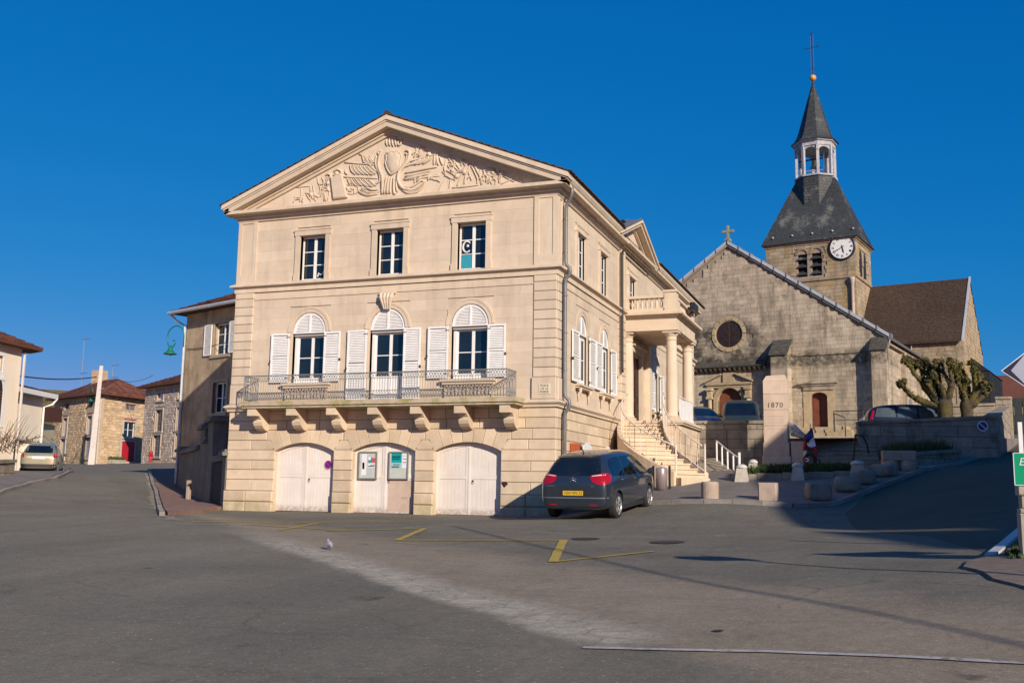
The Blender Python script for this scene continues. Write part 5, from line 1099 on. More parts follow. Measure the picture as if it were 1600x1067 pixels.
# buttresses
def buttress(u0, u1, d, ztop, zlow, nm='buttress'):
    o = MB().prism([(-d, G0-.5), (0.02, G0-.5), (.02, ztop-.05), (-d, zlow-.05)], u0+.03, u1-.03, 'x').build(nm, CHJ, CH)
    masonry(MB(lambda a, dd, z: (a, dd-d, z)), u0, u1, G0-.5, zlow, .36, .4, .8, 0, None, .012, .01, .06, random.Random(int(u0*9))).build('masonry', CHURCH, o, kind='stuff')
    for fx, sg in ((u1, 1), (u0, -1)):
        masonry(MB(lambda a, dd, z: (fx-sg*dd, a*1, z)), -d, 0, G0-.5, ztop-.1, .36, .4, .8, 0, lambda a, z: z < zlow+(ztop-zlow)*(a+d)/d-.02, .012, .01, .06, random.Random(3)).build('masonry', CHURCH, o, kind='stuff')
    mb = MB(); n = 4
    for k in range(n):
        y0 = -d-.08+(d+.08)*k/n; y1 = -d-.08+(d+.08)*(k+1)/n; z0 = zlow+(ztop-zlow)*k/n; z1 = zlow+(ztop-zlow)*(k+1)/n
        mb.add([(u0-.07, y0-.04, z0), (u1+.07, y0-.04, z0), (u1+.07, y1, z1+.02), (u0-.07, y1, z1+.02), (u0-.07, y0-.04, z0-.09), (u1+.07, y0-.04, z0-.09), (u1+.07, y1, z1-.09), (u0-.07, y1, z1-.09)], [(0,1,2,3),(4,5,1,0),(5,6,2,1),(7,4,0,3)])
    mb.build('buttress_cap', MAT['mossy_canopy'], o)
buttress(-2.47, -1.53, .88, 10.5, 9.6); buttress(3.05, 3.85, .60, 10.3, 9.6)
# buttress strips and a blocked doorway along the side wall
for v in (4.4, 8.9, 13.2): MB().box(US, US+.28, v, v+.45, G0, 9.9).build('pilaster_strip', CHURCH, CH)
mb = MB(); ring(mb, 0, 0, 0, .5, -.02, .04, 12, 0, PI); 
o = MB(lambda a, d, z: (US-d, a, z)).prism([(6.2, G0), (7.3, G0), (7.3, 7.0)]+[(6.75+.55*math.cos(t), 7.0+.45*math.sin(t)) for t in np.linspace(.2, PI-.2, 8)]+[(6.2, 7.0)], -.03, .03).build('blocked_doorway', mat('grey_panel', (.20,.20,.19), (.16,.16,.15), scale=3, bump=.1), CH)
mb = MB()
for k in range(8): mb.tube([(US+.25, 9.4+.42*k, 6.4), (US+.25, 9.4+.42*k, 7.6)], .02, 4)
mb.tube([(US+.25, 9.3, 7.6), (US+.25, 12.4, 7.6)], .025, 4); mb.build('side_grille', IRON, CH, kind='stuff')
# tower
TU0, TU1, TV0, TV1 = -8.38, -1.72, 17.0, 21.8
wins = [(-5.97, -5.25), (-4.92, -4.17)]
mb = MB(); mb.box(TU0+.05, TU1-.05, TV0+.35, TV1-.05, 8, 20.3)
tops = [(a, b, 17.80, 19.52) for a, b in wins]
wall_open(mb, TU0+.05, TU1-.05, 8, 20.3, tops, TV0+.05, TV0+.35); mb.build('tower_core', CHJ, CH)
def keep_t(u, z):
    for a, b in wins:
        c, h = (a+b)/2, (b-a)/2
        if a-.02 < u < b+.02 and 17.78 < z < 19.55: return False
        if math.hypot((u-c)/(h+.02), (z-19.5)/.40) < 1 and z >= 19.5: return False
    return True
masonry(MB(), TU0, TU1, 9, 20.3, .30, .4, .8, TV0, keep_t, .014, .014, .06, random.Random(8)).build('masonry', TOWER, CH, kind='stuff')
masonry(MB(lambda a, d, z: (TU1-d, a, z)), TV0, TV1, 9, 20.3, .30, .4, .8, 0, lambda a, z: not ((18.35 < a < 19.0 or 19.6 < a < 20.25) and 17.75 < z < 19.7), .014, .014, .06, random.Random(8)).build('masonry', TOWER, CH, kind='stuff')
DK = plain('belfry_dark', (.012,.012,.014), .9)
for a, b in wins:
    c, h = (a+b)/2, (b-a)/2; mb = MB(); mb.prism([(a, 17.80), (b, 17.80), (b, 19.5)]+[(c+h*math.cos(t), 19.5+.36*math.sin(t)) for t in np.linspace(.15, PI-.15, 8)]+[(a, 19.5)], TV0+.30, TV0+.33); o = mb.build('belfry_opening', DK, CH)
    for k in range(3): z = 17.95+.58*k; MB().add([(a-.03, TV0-.06, z), (b+.03, TV0-.06, z), (b+.03, TV0+.28, z+.30), (a-.03, TV0+.28, z+.30), (a-.03, TV0-.06, z-.03), (b+.03, TV0-.06, z-.03), (b+.03, TV0+.28, z+.27), (a-.03, TV0+.28, z+.27)], [(0,1,2,3),(4,7,6,5),(0,4,5,1)]).build('louvre_board', SLATE, o)
    mb = MB(); ring(mb, c, 19.5, h+.01, h+.17, TV0-.02, TV0+.05, 12, 0, PI); mb.build('opening_arch', TOWER, CH)
for v in (18.35, 19.6):
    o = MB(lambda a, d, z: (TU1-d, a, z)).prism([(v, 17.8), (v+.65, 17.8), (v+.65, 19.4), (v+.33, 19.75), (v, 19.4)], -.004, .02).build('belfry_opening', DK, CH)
MB().box(TU0-.1, TU1+.1, TV0-.10, TV1+.1, 17.40, 17.56).build('tower_string_course', TOWER, CH)
mb = MB(); mb.box(TU0-.06, TU1+.06, TV0-.06, TV1+.06, 20.2, 20.34); mb.box(TU0-.16, TU1+.16, TV0-.16, TV1+.16, 20.34, 20.44); mb.build('tower_cornice', TOWER, CH)
o = MB().lathe([(.17, 14.4), (.12, 14.6), (.12, 16.85), (.14, 16.9), (.20, 17.2), (.22, 17.38)], (TU1-.25, TV0-.12, 0), 12).build('corner_colonnette', mat('pale_stone_shaft', (.50,.40,.32), (.42,.33,.26), scale=4, bump=.2), CH, smooth=True)
def frust(a, b, nm, m, parent=CH):
    (x0, x1, y0, y1, z0), (X0, X1, Y0, Y1, z1) = a, b
    return MB().add([(x0,y0,z0),(x1,y0,z0),(x1,y1,z0),(x0,y1,z0),(X0,Y0,z1),(X1,Y0,z1),(X1,Y1,z1),(X0,Y1,z1)], [(0,1,5,4),(1,2,6,5),(2,3,7,6),(3,0,4,7),(4,5,6,7),(3,2,1,0)]).build(nm, m, parent)
PB0 = (TU0-.28, TU1+.28, TV0-.28, TV1+.28, 20.44); PB1 = (-6.55, -3.55, 18.95, 19.85, 25.72)
frust(PB0, PB1, 'tower_roof', SLATE)
# slates as fine raised courses on the two visible slopes
def slates(quad4, rows, m, off=.012, lap=.45, nm='slate_courses', parent=CH, seed=2):
    A, B, Cc, D = [Vector(q) for q in quad4]     # A-B bottom, D-C top
    n = (B-A).cross(D-A).normalized(); rng = random.Random(seed); mb = MB()
    for r in range(rows):
        t0, t1 = r/rows, (r+1)/rows; l0, r0 = A.lerp(D, t0), B.lerp(Cc, t0); l1, r1 = A.lerp(D, t1), B.lerp(Cc, t1)
        wd = (r0-l0).length; k = max(2, round(wd/lap)); ph = rng.random()*.5
        for i in range(k):
            a, b = max(0, (i+(r % 2)*.5-.25)/k+.003), min(1, (i+1+(r % 2)*.5-.25)/k-.003)
            if b-a < .01: continue
            o = n*(off*rng.uniform(.7, 1.5))
            vs = [l0.lerp(r0, a)+o*1.8, l0.lerp(r0, b)+o*1.8, l1.lerp(r1, b)+n*.002, l1.lerp(r1, a)+n*.002, l0.lerp(r0, a), l0.lerp(r0, b)]
            mb.add([tuple(v) for v in vs], [(0,1,2,3),(4,5,1,0)], rng.random())
    return mb.build(nm, m, parent, kind='stuff')
def fquads(a, b):
    (x0, x1, y0, y1, z0), (X0, X1, Y0, Y1, z1) = a, b
    return [((x0,y0,z0),(x1,y0,z0),(X1,Y0,z1),(X0,Y0,z1)), ((x1,y0,z0),(x1,y1,z0),(X1,Y1,z1),(X1,Y0,z1))]
for q in fquads(PB0, PB1): slates(q, 40, SLATE, .006, .20)
MB().box(-6.6, -3.5, 18.9, 19.9, 25.72, 25.80).build('roof_platform', LEAD, CH)
mb = MB()
for k in range(5): mb.lathe([(.0, .0), (.07, .02), (.09, .10), (.0, .16)], (TU0+.6+1.5*k, TV0-.12, 20.95), 6)
mb.build('roof_hooks', LEAD, CH, kind='stuff')
BC = (-5.06, 19.4)
def octp(r, z, a0=PI/8): return [(BC[0]+r*math.cos(a0+k*PI/4), BC[1]+r*math.sin(a0+k*PI/4), z) for k in range(8)]
def octband(r0, z0, r1, z1, nm, m, parent=CH):
    mb = MB(); mb.add(octp(r0, z0)+octp(r1, z1), [(k, (k+1) % 8, 8+(k+1) % 8, 8+k) for k in range(8)]+[tuple(range(7, -1, -1)), tuple(range(8, 16))]); return mb.build(nm, m, parent)
octband(1.50, 22.6, 1.50, 25.85, 'lantern_base', SLATE)
for k in range(8):
    a, b = octp(1.502, 22.6)[k], octp(1.502, 22.6)[(k+1) % 8]; c, d = octp(1.502, 25.8)[(k+1) % 8], octp(1.502, 25.8)[k]
    if a[1] < BC[1]+.8: slates((a, b, c, d), 14, SLATE, .010, .25, seed=k) if b[0] > a[0] or True else None
GREYW = mat('weathered_white_wood', (.42,.43,.44), (.30,.31,.33), rough=.8, scale=4, bump=.3, spots=[((.12,.12,.13), 3, .56, .68, .7)])
octband(1.62, 25.85, 1.62, 25.98, 'lantern_sill', GREYW); octband(1.55, 28.28, 1.55, 28.62, 'lantern_lintel', GREYW); octband(1.68, 28.62, 1.72, 28.72, 'lantern_cornice', LEAD)
for k, (x, y, z) in enumerate(octp(1.44, 0)):
    MB().add([(x+.15*math.cos(t+k*PI/4+PI/8), y+.15*math.sin(t+k*PI/4+PI/8), zz) for zz in (25.98, 28.28) for t in (PI/4, 3*PI/4, 5*PI/4, 7*PI/4)], [(0,1,5,4),(1,2,6,5),(2,3,7,6),(3,0,4,7)]).build('lantern_post', GREYW, CH)
P8 = octp(1.44, 0)
for k in range(8):      # arched heads between the posts
    a, b = Vector(P8[k]), Vector(P8[(k+1) % 8]); d = (b-a); L_ = d.length; d.normalize(); n = Vector((d.y, -d.x, 0)); mb = MB()
    pts = [(0, 28.28), (0, 27.75)]+[(L_/2-(L_/2-.06)*math.cos(t), 27.75+.42*math.sin(t)) for t in np.linspace(0, PI, 9)]+[(L_, 27.75), (L_, 28.28)]
    f = [tuple(a+d*s+n*.04+Vector((0, 0, z))) for s, z in pts]; g = [tuple(a+d*s-n*.04+Vector((0, 0, z))) for s, z in pts]; m_ = len(pts)
    mb.add(f+g, [(i, i+1, m_+i+1, m_+i) for i in range(m_-1)]); 
    # front and back faces in strips to stay convex
    for i in range(2, m_-3):
        s0, z0 = pts[i]; s1, z1 = pts[i+1]
        for sg in (.04, -.04):
            q = [a+d*s0+n*sg+Vector((0,0,z0)), a+d*s1+n*sg+Vector((0,0,z1)), a+d*s1+n*sg+Vector((0,0,28.28)), a+d*s0+n*sg+Vector((0,0,28.28))]; mb.add([tuple(v) for v in q], [(0,1,2,3)])
    mb.build('lantern_arch', GREYW, CH)
BRONZE = plain('bell_bronze', (.10,.11,.09), .5, .5)
b0 = MB().lathe([(.0, .62), (.16, .60), (.22, .5), (.26, .25), (.36, .05), (.42, 0), (.38, 0)], (BC[0], BC[1], 26.85), 18).build('bell', BRONZE, CH, smooth=True)
MB().tube([(BC[0]-1.3, BC[1], 27.55), (BC[0]+1.3, BC[1], 27.55)], .06, 5).build('bell_yoke', DK, b0)
mb = MB()
for x in (-.75, .75): mb.tube([(BC[0]+x, BC[1]-.3, 26.0), (BC[0]+x, BC[1]-.3, 28.2)], .05, 4)
mb.tube([(BC[0]-.9, BC[1]-.3, 26.6), (BC[0]+.9, BC[1]-.3, 26.5)], .04, 4); mb.build('bell_frame', GREYW, CH)
def spire():
    zr = [(1.85, 28.72), (1.55, 28.95), (1.36, 29.3), (1.22, 29.7), (.02, 33.95)]; mb = MB(); vs = []
    for r, z in zr: vs += octp(r, z)
    mb.add(vs, [(i*8+k, i*8+(k+1) % 8, (i+1)*8+(k+1) % 8, (i+1)*8+k) for i in range(4) for k in range(8)]+[tuple(range(7, -1, -1))]); mb.build('spire', SLATE, CH)
    for k in range(8):
        if octp(1, 0)[k][1] < BC[1]+.5:
            for i in range(1, 4):
                (ra, za), (rb, zb) = zr[i], zr[i+1]; A, B = octp(ra, za)[k], octp(ra, za)[(k+1) % 8]; Cc, D = octp(rb, zb)[(k+1) % 8], octp(rb, zb)[k]
                slates((A, B, Cc, D), max(2, round((zb-za)/.2)), SLATE, .008, .24, seed=i*k, nm='slate_courses')
spire()
bm_ = MB().lathe([(.0, -.27), (.12, -.24), (.22, -.15), (.27, 0), (.22, .15), (.12, .24), (.0, .27)], (BC[0], BC[1], 34.22), 16).build('gilt_ball', GOLD, CH, smooth=True)
mb = MB(); X, Y = BC
mb.tube([(X, Y, 34.4), (X, Y, 37.9)], .022, 5)
for s in (-1, 1): mb.tube([(X+s*.10, Y, 34.6), (X+s*.10, Y, 37.8)], .012, 4)
mb.tube([(X-.52, Y, 36.75), (X+.52, Y, 36.75)], .02, 5)
for z in np.arange(34.7, 37.9, .28): mb.tube([(X-.10, Y, z), (X+.10, Y, z+.14), (X-.10, Y, z+.28)], .014, 3)
for x, z in ((-.52, 36.75), (.52, 36.75), (0, 37.9)): mb.tube([(X+x-.09, Y, z), (X+x, Y, z+.10), (X+x+.09, Y, z), (X+x, Y, z-.10), (X+x-.09, Y, z)], .018, 3)
mb.tube([(X-.25, Y, 34.75), (X-.12, Y, 35.1), (X, Y, 34.9), (X+.12, Y, 35.1), (X+.25, Y, 34.75)], .018, 3)
mb.build('spire_cross', BLACKI, CH)
# clock
ck = thing('clock', 'white round tower clock with black roman numerals and dark rim', 'clock', (0,0,0)); ck.parent = CH
del ck['category']; ck['label'] = 'white clock face with black roman numerals'
cc = (-2.62, TV0-.04, 19.72)
MB().lathe([(.98, 0), (.98, -.06), (.93, -.10), (.86, -.10), (.86, -.02)], cc, 40, 'y').build('clock_rim', BLACKI, ck)
MB().lathe([(.86, -.05), (.86, -.03)], cc, 40, 'y').build('clock_face', mat('clock_enamel', (.78,.78,.74), (.70,.70,.66), rough=.4, scale=3, bump=0, big=0), ck)
for k, tx in enumerate(['XII', 'I', 'II', 'III', 'IIII', 'V', 'VI', 'VII', 'VIII', 'IX', 'X', 'XI']):
    a = PI/2-k*PI/6; o = text_mesh(tx, .26, INK, 'numeral', ck, .004, space=.8)
    o.rotation_euler = (PI/2, a-PI/2 if False else 0, 0)
    o.matrix_basis = Matrix.Translation((cc[0]+.66*math.cos(a), cc[1]-.056, cc[2]+.66*math.sin(a))) @ Matrix.Rotation(PI/2, 4, 'X') @ Matrix.Rotation(a-PI/2, 4, 'Z')
def hand(a, l, w_, nm):
    d = Vector((math.cos(a), 0, math.sin(a))); n = Vector((-math.sin(a), 0, math.cos(a))); c = Vector((cc[0], cc[1]-.07, cc[2]))
    q = [c-d*.15+n*w_, c-d*.15-n*w_, c+d*l*.7-n*w_*1.6, c+d*l, c+d*l*.7+n*w_*1.6]; mb = MB(); mb.add([tuple(v) for v in q]+[tuple(v+Vector((0,.012,0))) for v in q], [(0,1,2,3,4),(9,8,7,6,5)]+[(i,(i+1)%5,5+(i+1)%5,5+i) for i in range(5)]); mb.build(nm, INK, ck)
hand(math.radians(90-168), .48, .032, 'hour_hand'); hand(math.radians(90-242), .70, .022, 'minute_hand')
# transept
TRU, TV_, TRV, TZE, TZR = 5.30, 17.0, 21.5, 12.55, 17.35
MB().box(-1.7, TRU-.05, TV_+.05, TV_+.6, G0, TZE).build('transept_wall', CHJ, CH)
masonry(MB(), -1.7, TRU, 9.0, TZE, .28, .3, .65, TV_, None, .016, .018, .06, random.Random(12), rubble=.012).build('masonry', TOWER, CH, kind='stuff')
MB(lambda a, d, z: (TRU-d, a, z)).prism([(TV_, G0), (26.0, G0), (26.0, TZE), (TRV, TZR), (TV_, TZE)], .05, .6).build('transept_gable_wall', CHJ, CH)
masonry(MB(lambda a, d, z: (TRU-d, a, z)), TV_, 26.0, G0, TZR, .28, .3, .65, 0, lambda a, z: z < TZE+(TZR-TZE)*(1-abs(a-TRV)/4.5)-.05, .016, .018, .06, random.Random(13), rubble=.012).build('masonry', TOWER, CH, kind='stuff')
rq = [(-3.0, TV_-.35, TZE-.25), (TRU+.0, TV_-.35, TZE-.25), (TRU+.0, TRV, TZR+.12), (-3.0, TRV, TZR+.12)]
MB().add(rq+[(-3.0, 26.3, TZE-.2), (TRU, 26.3, TZE-.2)]+[(x, y, z-.12) for x, y, z in rq[:2]], [(0,1,2,3), (3,2,5,4), (6,7,1,0)]).build('transept_roof', TILEB, CH)
slates(rq, 42, TILEB, .010, .16, nm='roof_tiles', seed=5)
mb = MB()
for s, (y0, z0) in ((1, (TV_-.36, TZE-.27)),): mb.add([(TRU-.08, y0, z0+.08), (TRU+.06, y0, z0+.08), (TRU+.06, TRV, TZR+.22), (TRU-.08, TRV, TZR+.22), (TRU-.08, y0, z0-.1), (TRU+.06, y0, z0-.1), (TRU+.06, TRV, TZR+.04), (TRU-.08, TRV, TZR+.04)], [(0,1,2,3),(4,5,1,0),(5,6,2,1),(7,4,0,3)])
mb.build('gable_coping', LEAD, CH)
MB().tube([(1.9, TV_-.12, TZE-.1), (1.9, TV_-.12, 9.9)], .06, 6).tube([(.4, TV_-.1, 11.6), (1.9, TV_-.12, 11.7)], .05, 5).build('transept_downpipe', IRON, CH)
MB().box(2.15, 2.4, TV_-.03, TV_, 10.2, 10.45).build('small_vent', DK, CH)
# low slate hung chapel and apse behind
mb = MB(); mb.box(TRU-.2, 6.4, 19.8, 27.2, 6.5, 10.4); mb.prism([(TRU-.2, 10.4), (6.5, 10.4), (TRU-.2, 11.6)], 19.7, 27.3); SLD = mat('dark_slate', (.022,.026,.030), (.014,.017,.02), rough=.7, scale=6, bump=.3, tone=.2); mb.build('slate_hung_chapel', SLD, CH)
slates(((TRU, 19.79, 6.6), (6.4, 19.79, 6.6), (6.4, 19.79, 10.4), (TRU, 19.79, 10.4)), 18, SLD, .012, .3, seed=8)
slates(((6.41, 19.8, 6.6), (6.41, 27.2, 6.6), (6.41, 27.2, 10.4), (6.41, 19.8, 10.4)), 18, SLD, .012, .3, seed=9)
MB().box(4.2, 7.3, 19.2, 27.4, 4.0, 6.5).build('chapel_base', CHURCH, CH)
# ------------------------------------------------------------------ churchyard terrace, stairs, retaining walls
def ht(x, y): return np.minimum(3.95+(np.asarray(y)-17)*.05, 4.50)
drape('terrace', [(-6, 12.1), (4.75, 12.2), (4.9, 17.0), (7.8, 17.0), (7.85, 16.3), (12.8, 17.5), (15.5, 30), (19, 48), (-10, 60), (-14, 30)], 0, YARDP, skirt=2.0, hf=ht)
def hT(x, y): return float(ht(x, y))
CS_ = thing('church_steps', 'broad flight of worn grey stone steps climbing to the church terrace', 'steps')
n = 8
for i in range(n):
    z = 2.50+(3.97-2.50)*(i+1)/n; y0 = 12.9+(17.0-12.9)*i/n; MB().box(4.97, 8.73, y0+.018, y0+.6, z-.22, z-.05).build('riser', CHJ, CS_); rr = random.Random(i)
    cuts = [4.95]+[4.95+3.75*(k+rr.uniform(-.2, .2))/4 for k in (1, 2, 3)]+[8.75]
    for a, b in zip(cuts[:-1], cuts[1:]): MB().cbox(a+.004, b-.004, y0+rr.uniform(-.01, .01), y0+.57, z-.075+rr.uniform(-.004, .004), z+rr.uniform(-.006, .006), .015).build('step', YARDST, CS_)
DS = thing('door_steps', 'flight of small pale sunlit stone steps below the right church door', 'steps', (5.32, 32.27, 0), CHR)
for k in range(5): MB().cbox(-1.9-.12*k, 1.7+.25*k, -.8-.42*k, -.02, 5.19-.19*k, 5.37-.19*k, .02).build('step', MAT['oculus_stone'], DS)
def block_wall(nm, label, p, q, zb, zt0, zt1, th, ch, ln, seed=1, coping=.12, m=YARDST, cap_m=None):
    p, q = Vector((*p, 0)), Vector((*q, 0)); L_ = (q-p).length; d = (q-p)/L_
    t = thing(nm, label, 'wall', (p.x, p.y, 0), math.atan2(d.y, d.x)); rng = random.Random(seed)
    MB().prism([(0.02, zb-.3), (L_-.02, zb-.3), (L_-.02, zt1-.02), (.02, zt0-.02)], .04, th).build('wall_core', CHJ, t)
    z = zb-.2; r = 0
    while z < max(zt0, zt1)-coping-.02:
        x = 0
        while x < L_:
            l = min(ln*rng.uniform(.6, 1.35)*(.5 if (x == 0 and r % 2) else 1), L_-x)
            if L_-x-l < .2: l = L_-x
            ztop = min(z+ch, zt0+(zt1-zt0)*(x+l/2)/L_-coping)
            if ztop-z > .06: MB().cbox(x+.006, x+l-.006, rng.uniform(-.012, .0), .05, z+.006, ztop-.006, .012).build('stone_block', m, t)
            x += l
        z += ch; r += 1
    x = 0
    while x < L_-.01:
        l = min(1.3, L_-x); za = zt0+(zt1-zt0)*x/L_; zc = zt0+(zt1-zt0)*(x+l)/L_
        MB().prism([(x+.004, za-coping), (x+l-.004, zc-coping), (x+l-.004, zc), (x+.004, za)], -.07, th+.03).build('coping_stone', cap_m or m, t); x += l
    return t
block_wall('retaining_wall', 'grey stone retaining wall below the parked cars left of the war monument', (-1.0, 11.75), (4.85, 12.15), 2.1, 4.40, 4.40, .4, .36, 1.0, 2)
block_wall('retaining_wall', 'long grey retaining wall in front of the pollarded trees', (7.75, 15.75), (12.95, 17.0), 2.5, 4.58, 4.86, .4, .42, 1.25, 3)
block_wall('wall_end', 'taller stone wall end right of the trees beside the dark gate', (14.0, 28.4), (14.75, 28.3), 4.4, 6.62, 6.6, .5, .4, .5, 6, m=CHURCH)
block_wall('side_retaining_wall', 'shaded end wall of the terrace running up beside the right road', (12.95, 17.0), (14.6, 28.2), 2.8, 4.86, 6.1, .4, .42, 1.25, 4)
block_wall('churchyard_wall', 'low stone wall behind the two pollarded trees', (11.5, 28.7), (14.0, 28.4), 4.4, 6.28, 6.30, .4, .4, .9, 5, m=CHURCH)
tag(MB().tube([(7.7,13.4,3.9),(7.95,13.9,3.9),(8.1,14.6,3.6),(8.15,14.9,3.1)], .03, 6).tube([(7.7,13.4,3.9),(7.6,13.4,2.9)], .03, 6).build('wall_handrail', BLACKI, None), 'short bent iron handrail at the right end of the church steps', 'handrail')
# no parking disc on the retaining wall
t = disc((12.42, 16.80, 4.42), .21, math.atan2(1.25, 5.2), 'round blue disc with a diagonal bar on the long retaining wall')
MB().lathe([(.165, -.004), (.165, 0)], (0,0,0), 24, 'y').build('blue_field', BLUEP, t); MB().prism([(-.13,.10), (-.10,.13), (.13,-.10), (.10,-.13)][::-1], -.007, -.004).build('white_bar', SIGNW, t)
# iron rails by the church door
def iron_rail(pts, tops, label, m=BLACKI, r=.025, nm='handrail', mid=None):
    """pts = list of (x,y,z foot), all posts one height"""
    t = thing(nm, label, 'railing', pts[0]); o = Vector(pts[0])
    P = [Vector(p)-o for p in pts]
    MB().tube([tuple(p+Vector((0,0,tops))) for p in P], r, 6).build('rail', m, t)
    if mid: MB().tube([tuple(p+Vector((0,0,mid))) for p in P], r*.7, 5).build('rail', m, t)
    for p in P: MB().tube([tuple(p-Vector((0,0,.1))), tuple(p+Vector((0,0,tops)))], r, 6).build('post', m, t)
    return t
def chl(u, v, z): c, s = math.cos(CHR), math.sin(CHR); return (5.32+u*c-v*s, 32.27+u*s+v*c, z)
iron_rail([chl(-2.55,-2.2,4.95), chl(-2.0,-2.2,4.95)], 1.0, 'short dark iron rail left of the right church door', mid=.5)
iron_rail([chl(1.2,-1.6,5.15), chl(2.75,-1.6,5.15)], 1.0, 'dark iron rail right of the right church door', mid=.5)
iron_rail([chl(1.35,-2.0,5.1), chl(2.3,-3.6,4.75)], .9, 'sloping dark iron rail running down from the right church door')
# war monument
WM = thing('war_monument', 'pale stone war monument pillar engraved 1870 with a carved trophy at its right', 'monument', (4.71, 9.64, 2.30)); WM.scale = (1.07, 1.07, 1.07)
MONS = mat('monument_stone', (.60,.47,.36), (.52,.40,.30), scale=3, bump=.25, bscale=22, big=.06, rnd=.04, streak=(.35,.27,.2), streak_amt=.35, spots=[((.36,.28,.21),2,.6,.74,.4)])
MB().cbox(-.06, .86, -.06, .86, 0, .62, .03).build('pedestal', MONS, WM); MB().cbox(-.03, .82, -.03, .82, .62, 1.05, .02).build('plinth_stone', MONS, WM)
zc_ = [1.05, 1.62, 2.15, 2.68, 3.12]
for a, b in zip(zc_[:-1], zc_[1:]): MB().cbox(0, .77, 0, .77, a+.003, b-.003, .006).build('shaft_stone', MONS, WM)
MB().add([(0,0,3.12),(.77,0,3.12),(.77,.77,3.12),(0,.77,3.12),(.10,.10,3.30),(.70,.10,3.34),(.70,.70,3.34),(.10,.70,3.30)], [(0,1,5,4),(1,2,6,5),(2,3,7,6),(3,0,4,7),(4,5,6,7)]).build('cap_stone', MONS, WM)
MB().cbox(.86, 1.28, .0, .85, 0, 1.12, .02).build('side_block', MONS, WM)
o = text_mesh('1870', .24, mat('engraved_letters', (.10,.075,.055), rough=.9), 'lettering', WM, .003, space=1.15); o.rotation_euler = (PI/2, 0, 0); o.location = (.38, -.004, 2.30)
mb = MB()
for k in range(5): mb.box(.12, .65, -.004, 0, 1.92-.10*k, 1.935-.10*k)
mb.build('engraved_lines', mat('engraved_lines', (.42,.33,.25), rough=.9), WM)
mb = MB(); rq_ = random.Random(2)
for k in range(9):
    t = k/8; mb.tube([(.85+.42*t, .05+rq_.uniform(-.05,.05), 1.62-.30*t), (.88+.42*t, -.05, 1.50-.26*t+rq_.uniform(-.05,.05)), (.90+.40*t, .02, 1.28-.10*t)], [.035, .06, .025], 6)
mb.tube([(.82,.0,1.70),(.95,-.08,1.62),(1.15,-.08,1.42),(1.32,.0,1.30)], [.04,.075,.07,.03], 7)
mb.build('carved_trophy', mat('pale_carving', (.68,.63,.58), (.5,.45,.4), rough=.8, scale=9), WM, smooth=True)
MB().box(.80, 1.30, -.02, .12, 1.12, 1.20).build('carving_ledge', mat('bronze_dark', (.10,.05,.03), rough=.6), WM)
# flags and wreath
FB, FW, FR = plain('flag_blue', (.02,.035,.16), .8), plain('flag_white', (.70,.70,.74), .8), plain('flag_red', (.55,.02,.035), .8)
def flag(nm, base, tip, drop, label, width=.42, seed=1):
    t = thing(nm, label, 'flag', base); tip = Vector(tip); 
    MB().tube([(0,0,0), tuple(tip)], .014, 6).build('flag_pole', BLACKI, t)
    MB().lathe([(.0,-.03),(.025,0),(.0,.06)], tuple(tip), 6).build('finial', GOLD, t)
    rng = random.Random(seed)
    for k, (m_, nm2) in enumerate(((FB, 'blue_band'), (FW, 'white_band'), (FR, 'red_band'))):
        mb = MB(); n = 9; m2 = 7; vs = []
        for i in range(n+1):
            s = (k+i/n)/3
            for j in range(m2+1):
                v = j/m2; x = tip.x*(1-.30*v)+ (.06+s*.16)+v*.05*math.sin(s*9)-.05*v; y = tip.y-.03+.05*math.sin(s*14+v*3); z = tip.z-.06-.36*v*(1-s*.6)-drop*s*(1-.25*v)
                vs.append((x-.20*v*(1-s), y, z))
        fs = [(i*(m2+1)+j, (i+1)*(m2+1)+j, (i+1)*(m2+1)+j+1, i*(m2+1)+j+1) for i in range(n) for j in range(m2)]
        mb.add(vs, fs); o = mb.build(nm2, m_, t, smooth=True); sm = o.modifiers.new('thick', 'SOLIDIFY'); sm.thickness = .006
flag('tricolour_flag', (6.15, 9.42, 2.40), (.18, 0, 1.62), 1.0, 'blue white and red flag hanging over the steps right of the war monument')
t = thing('folded_flag', 'folded blue white and red flag leaning against the war monument', 'flag', (6.12, 9.48, 2.40))
for (z0, z1, m_, n2) in ((.75, 1.12, FR, 'red_band'), (.38, .75, FW, 'white_band'), (.0, .38, FB, 'blue_band')):
    mb = MB(); mb.tube([(-.02, 0, z0), (-.0, -.02, (z0+z1)/2), (.02, 0, z1)], [.045, .06, .05], 7); mb.build(n2, m_, t, smooth=True)
MB().tube([(-.02,.03,-.1),(.04,.04,1.35)], .012, 5).build('flag_pole', BLACKI, t)
t = thing('wreath', 'dark red and green wreath with tricolour ribbon at the foot of the war monument', 'wreath', (6.29, 9.32, 2.62))
mb = MB(); rng = random.Random(3)
for k in range(26):
    a = 2*PI*k/26; mb.lathe([(.0,-.05),(.06,-.03),(.07,.02),(.0,.06)], (.17*math.cos(a)+rng.uniform(-.02,.02), rng.uniform(-.03,.03), .20+.20*math.sin(a)), 6)
mb.build('flowers', mat('dark_red_flowers', (.16,.015,.02), (.03,.05,.015), scale=20, rough=.9, bump=0), t)
MB().lathe([(.08,-.09),(.08,-.075)], (-.10,0,.20), 12, 'y').build('ribbon_rosette', FW, t); MB().lathe([(.045,-.10),(.045,-.09)], (-.13,0,.20), 12, 'y').build('ribbon_centre', FR, t)
MB().tube([(.2,-.05,.25),(.32,-.08,.20),(.36,-.05,.02),(.40,-.03,-.15)], [.02,.03,.03,.01], 5).build('ribbon_tail', INK, t)
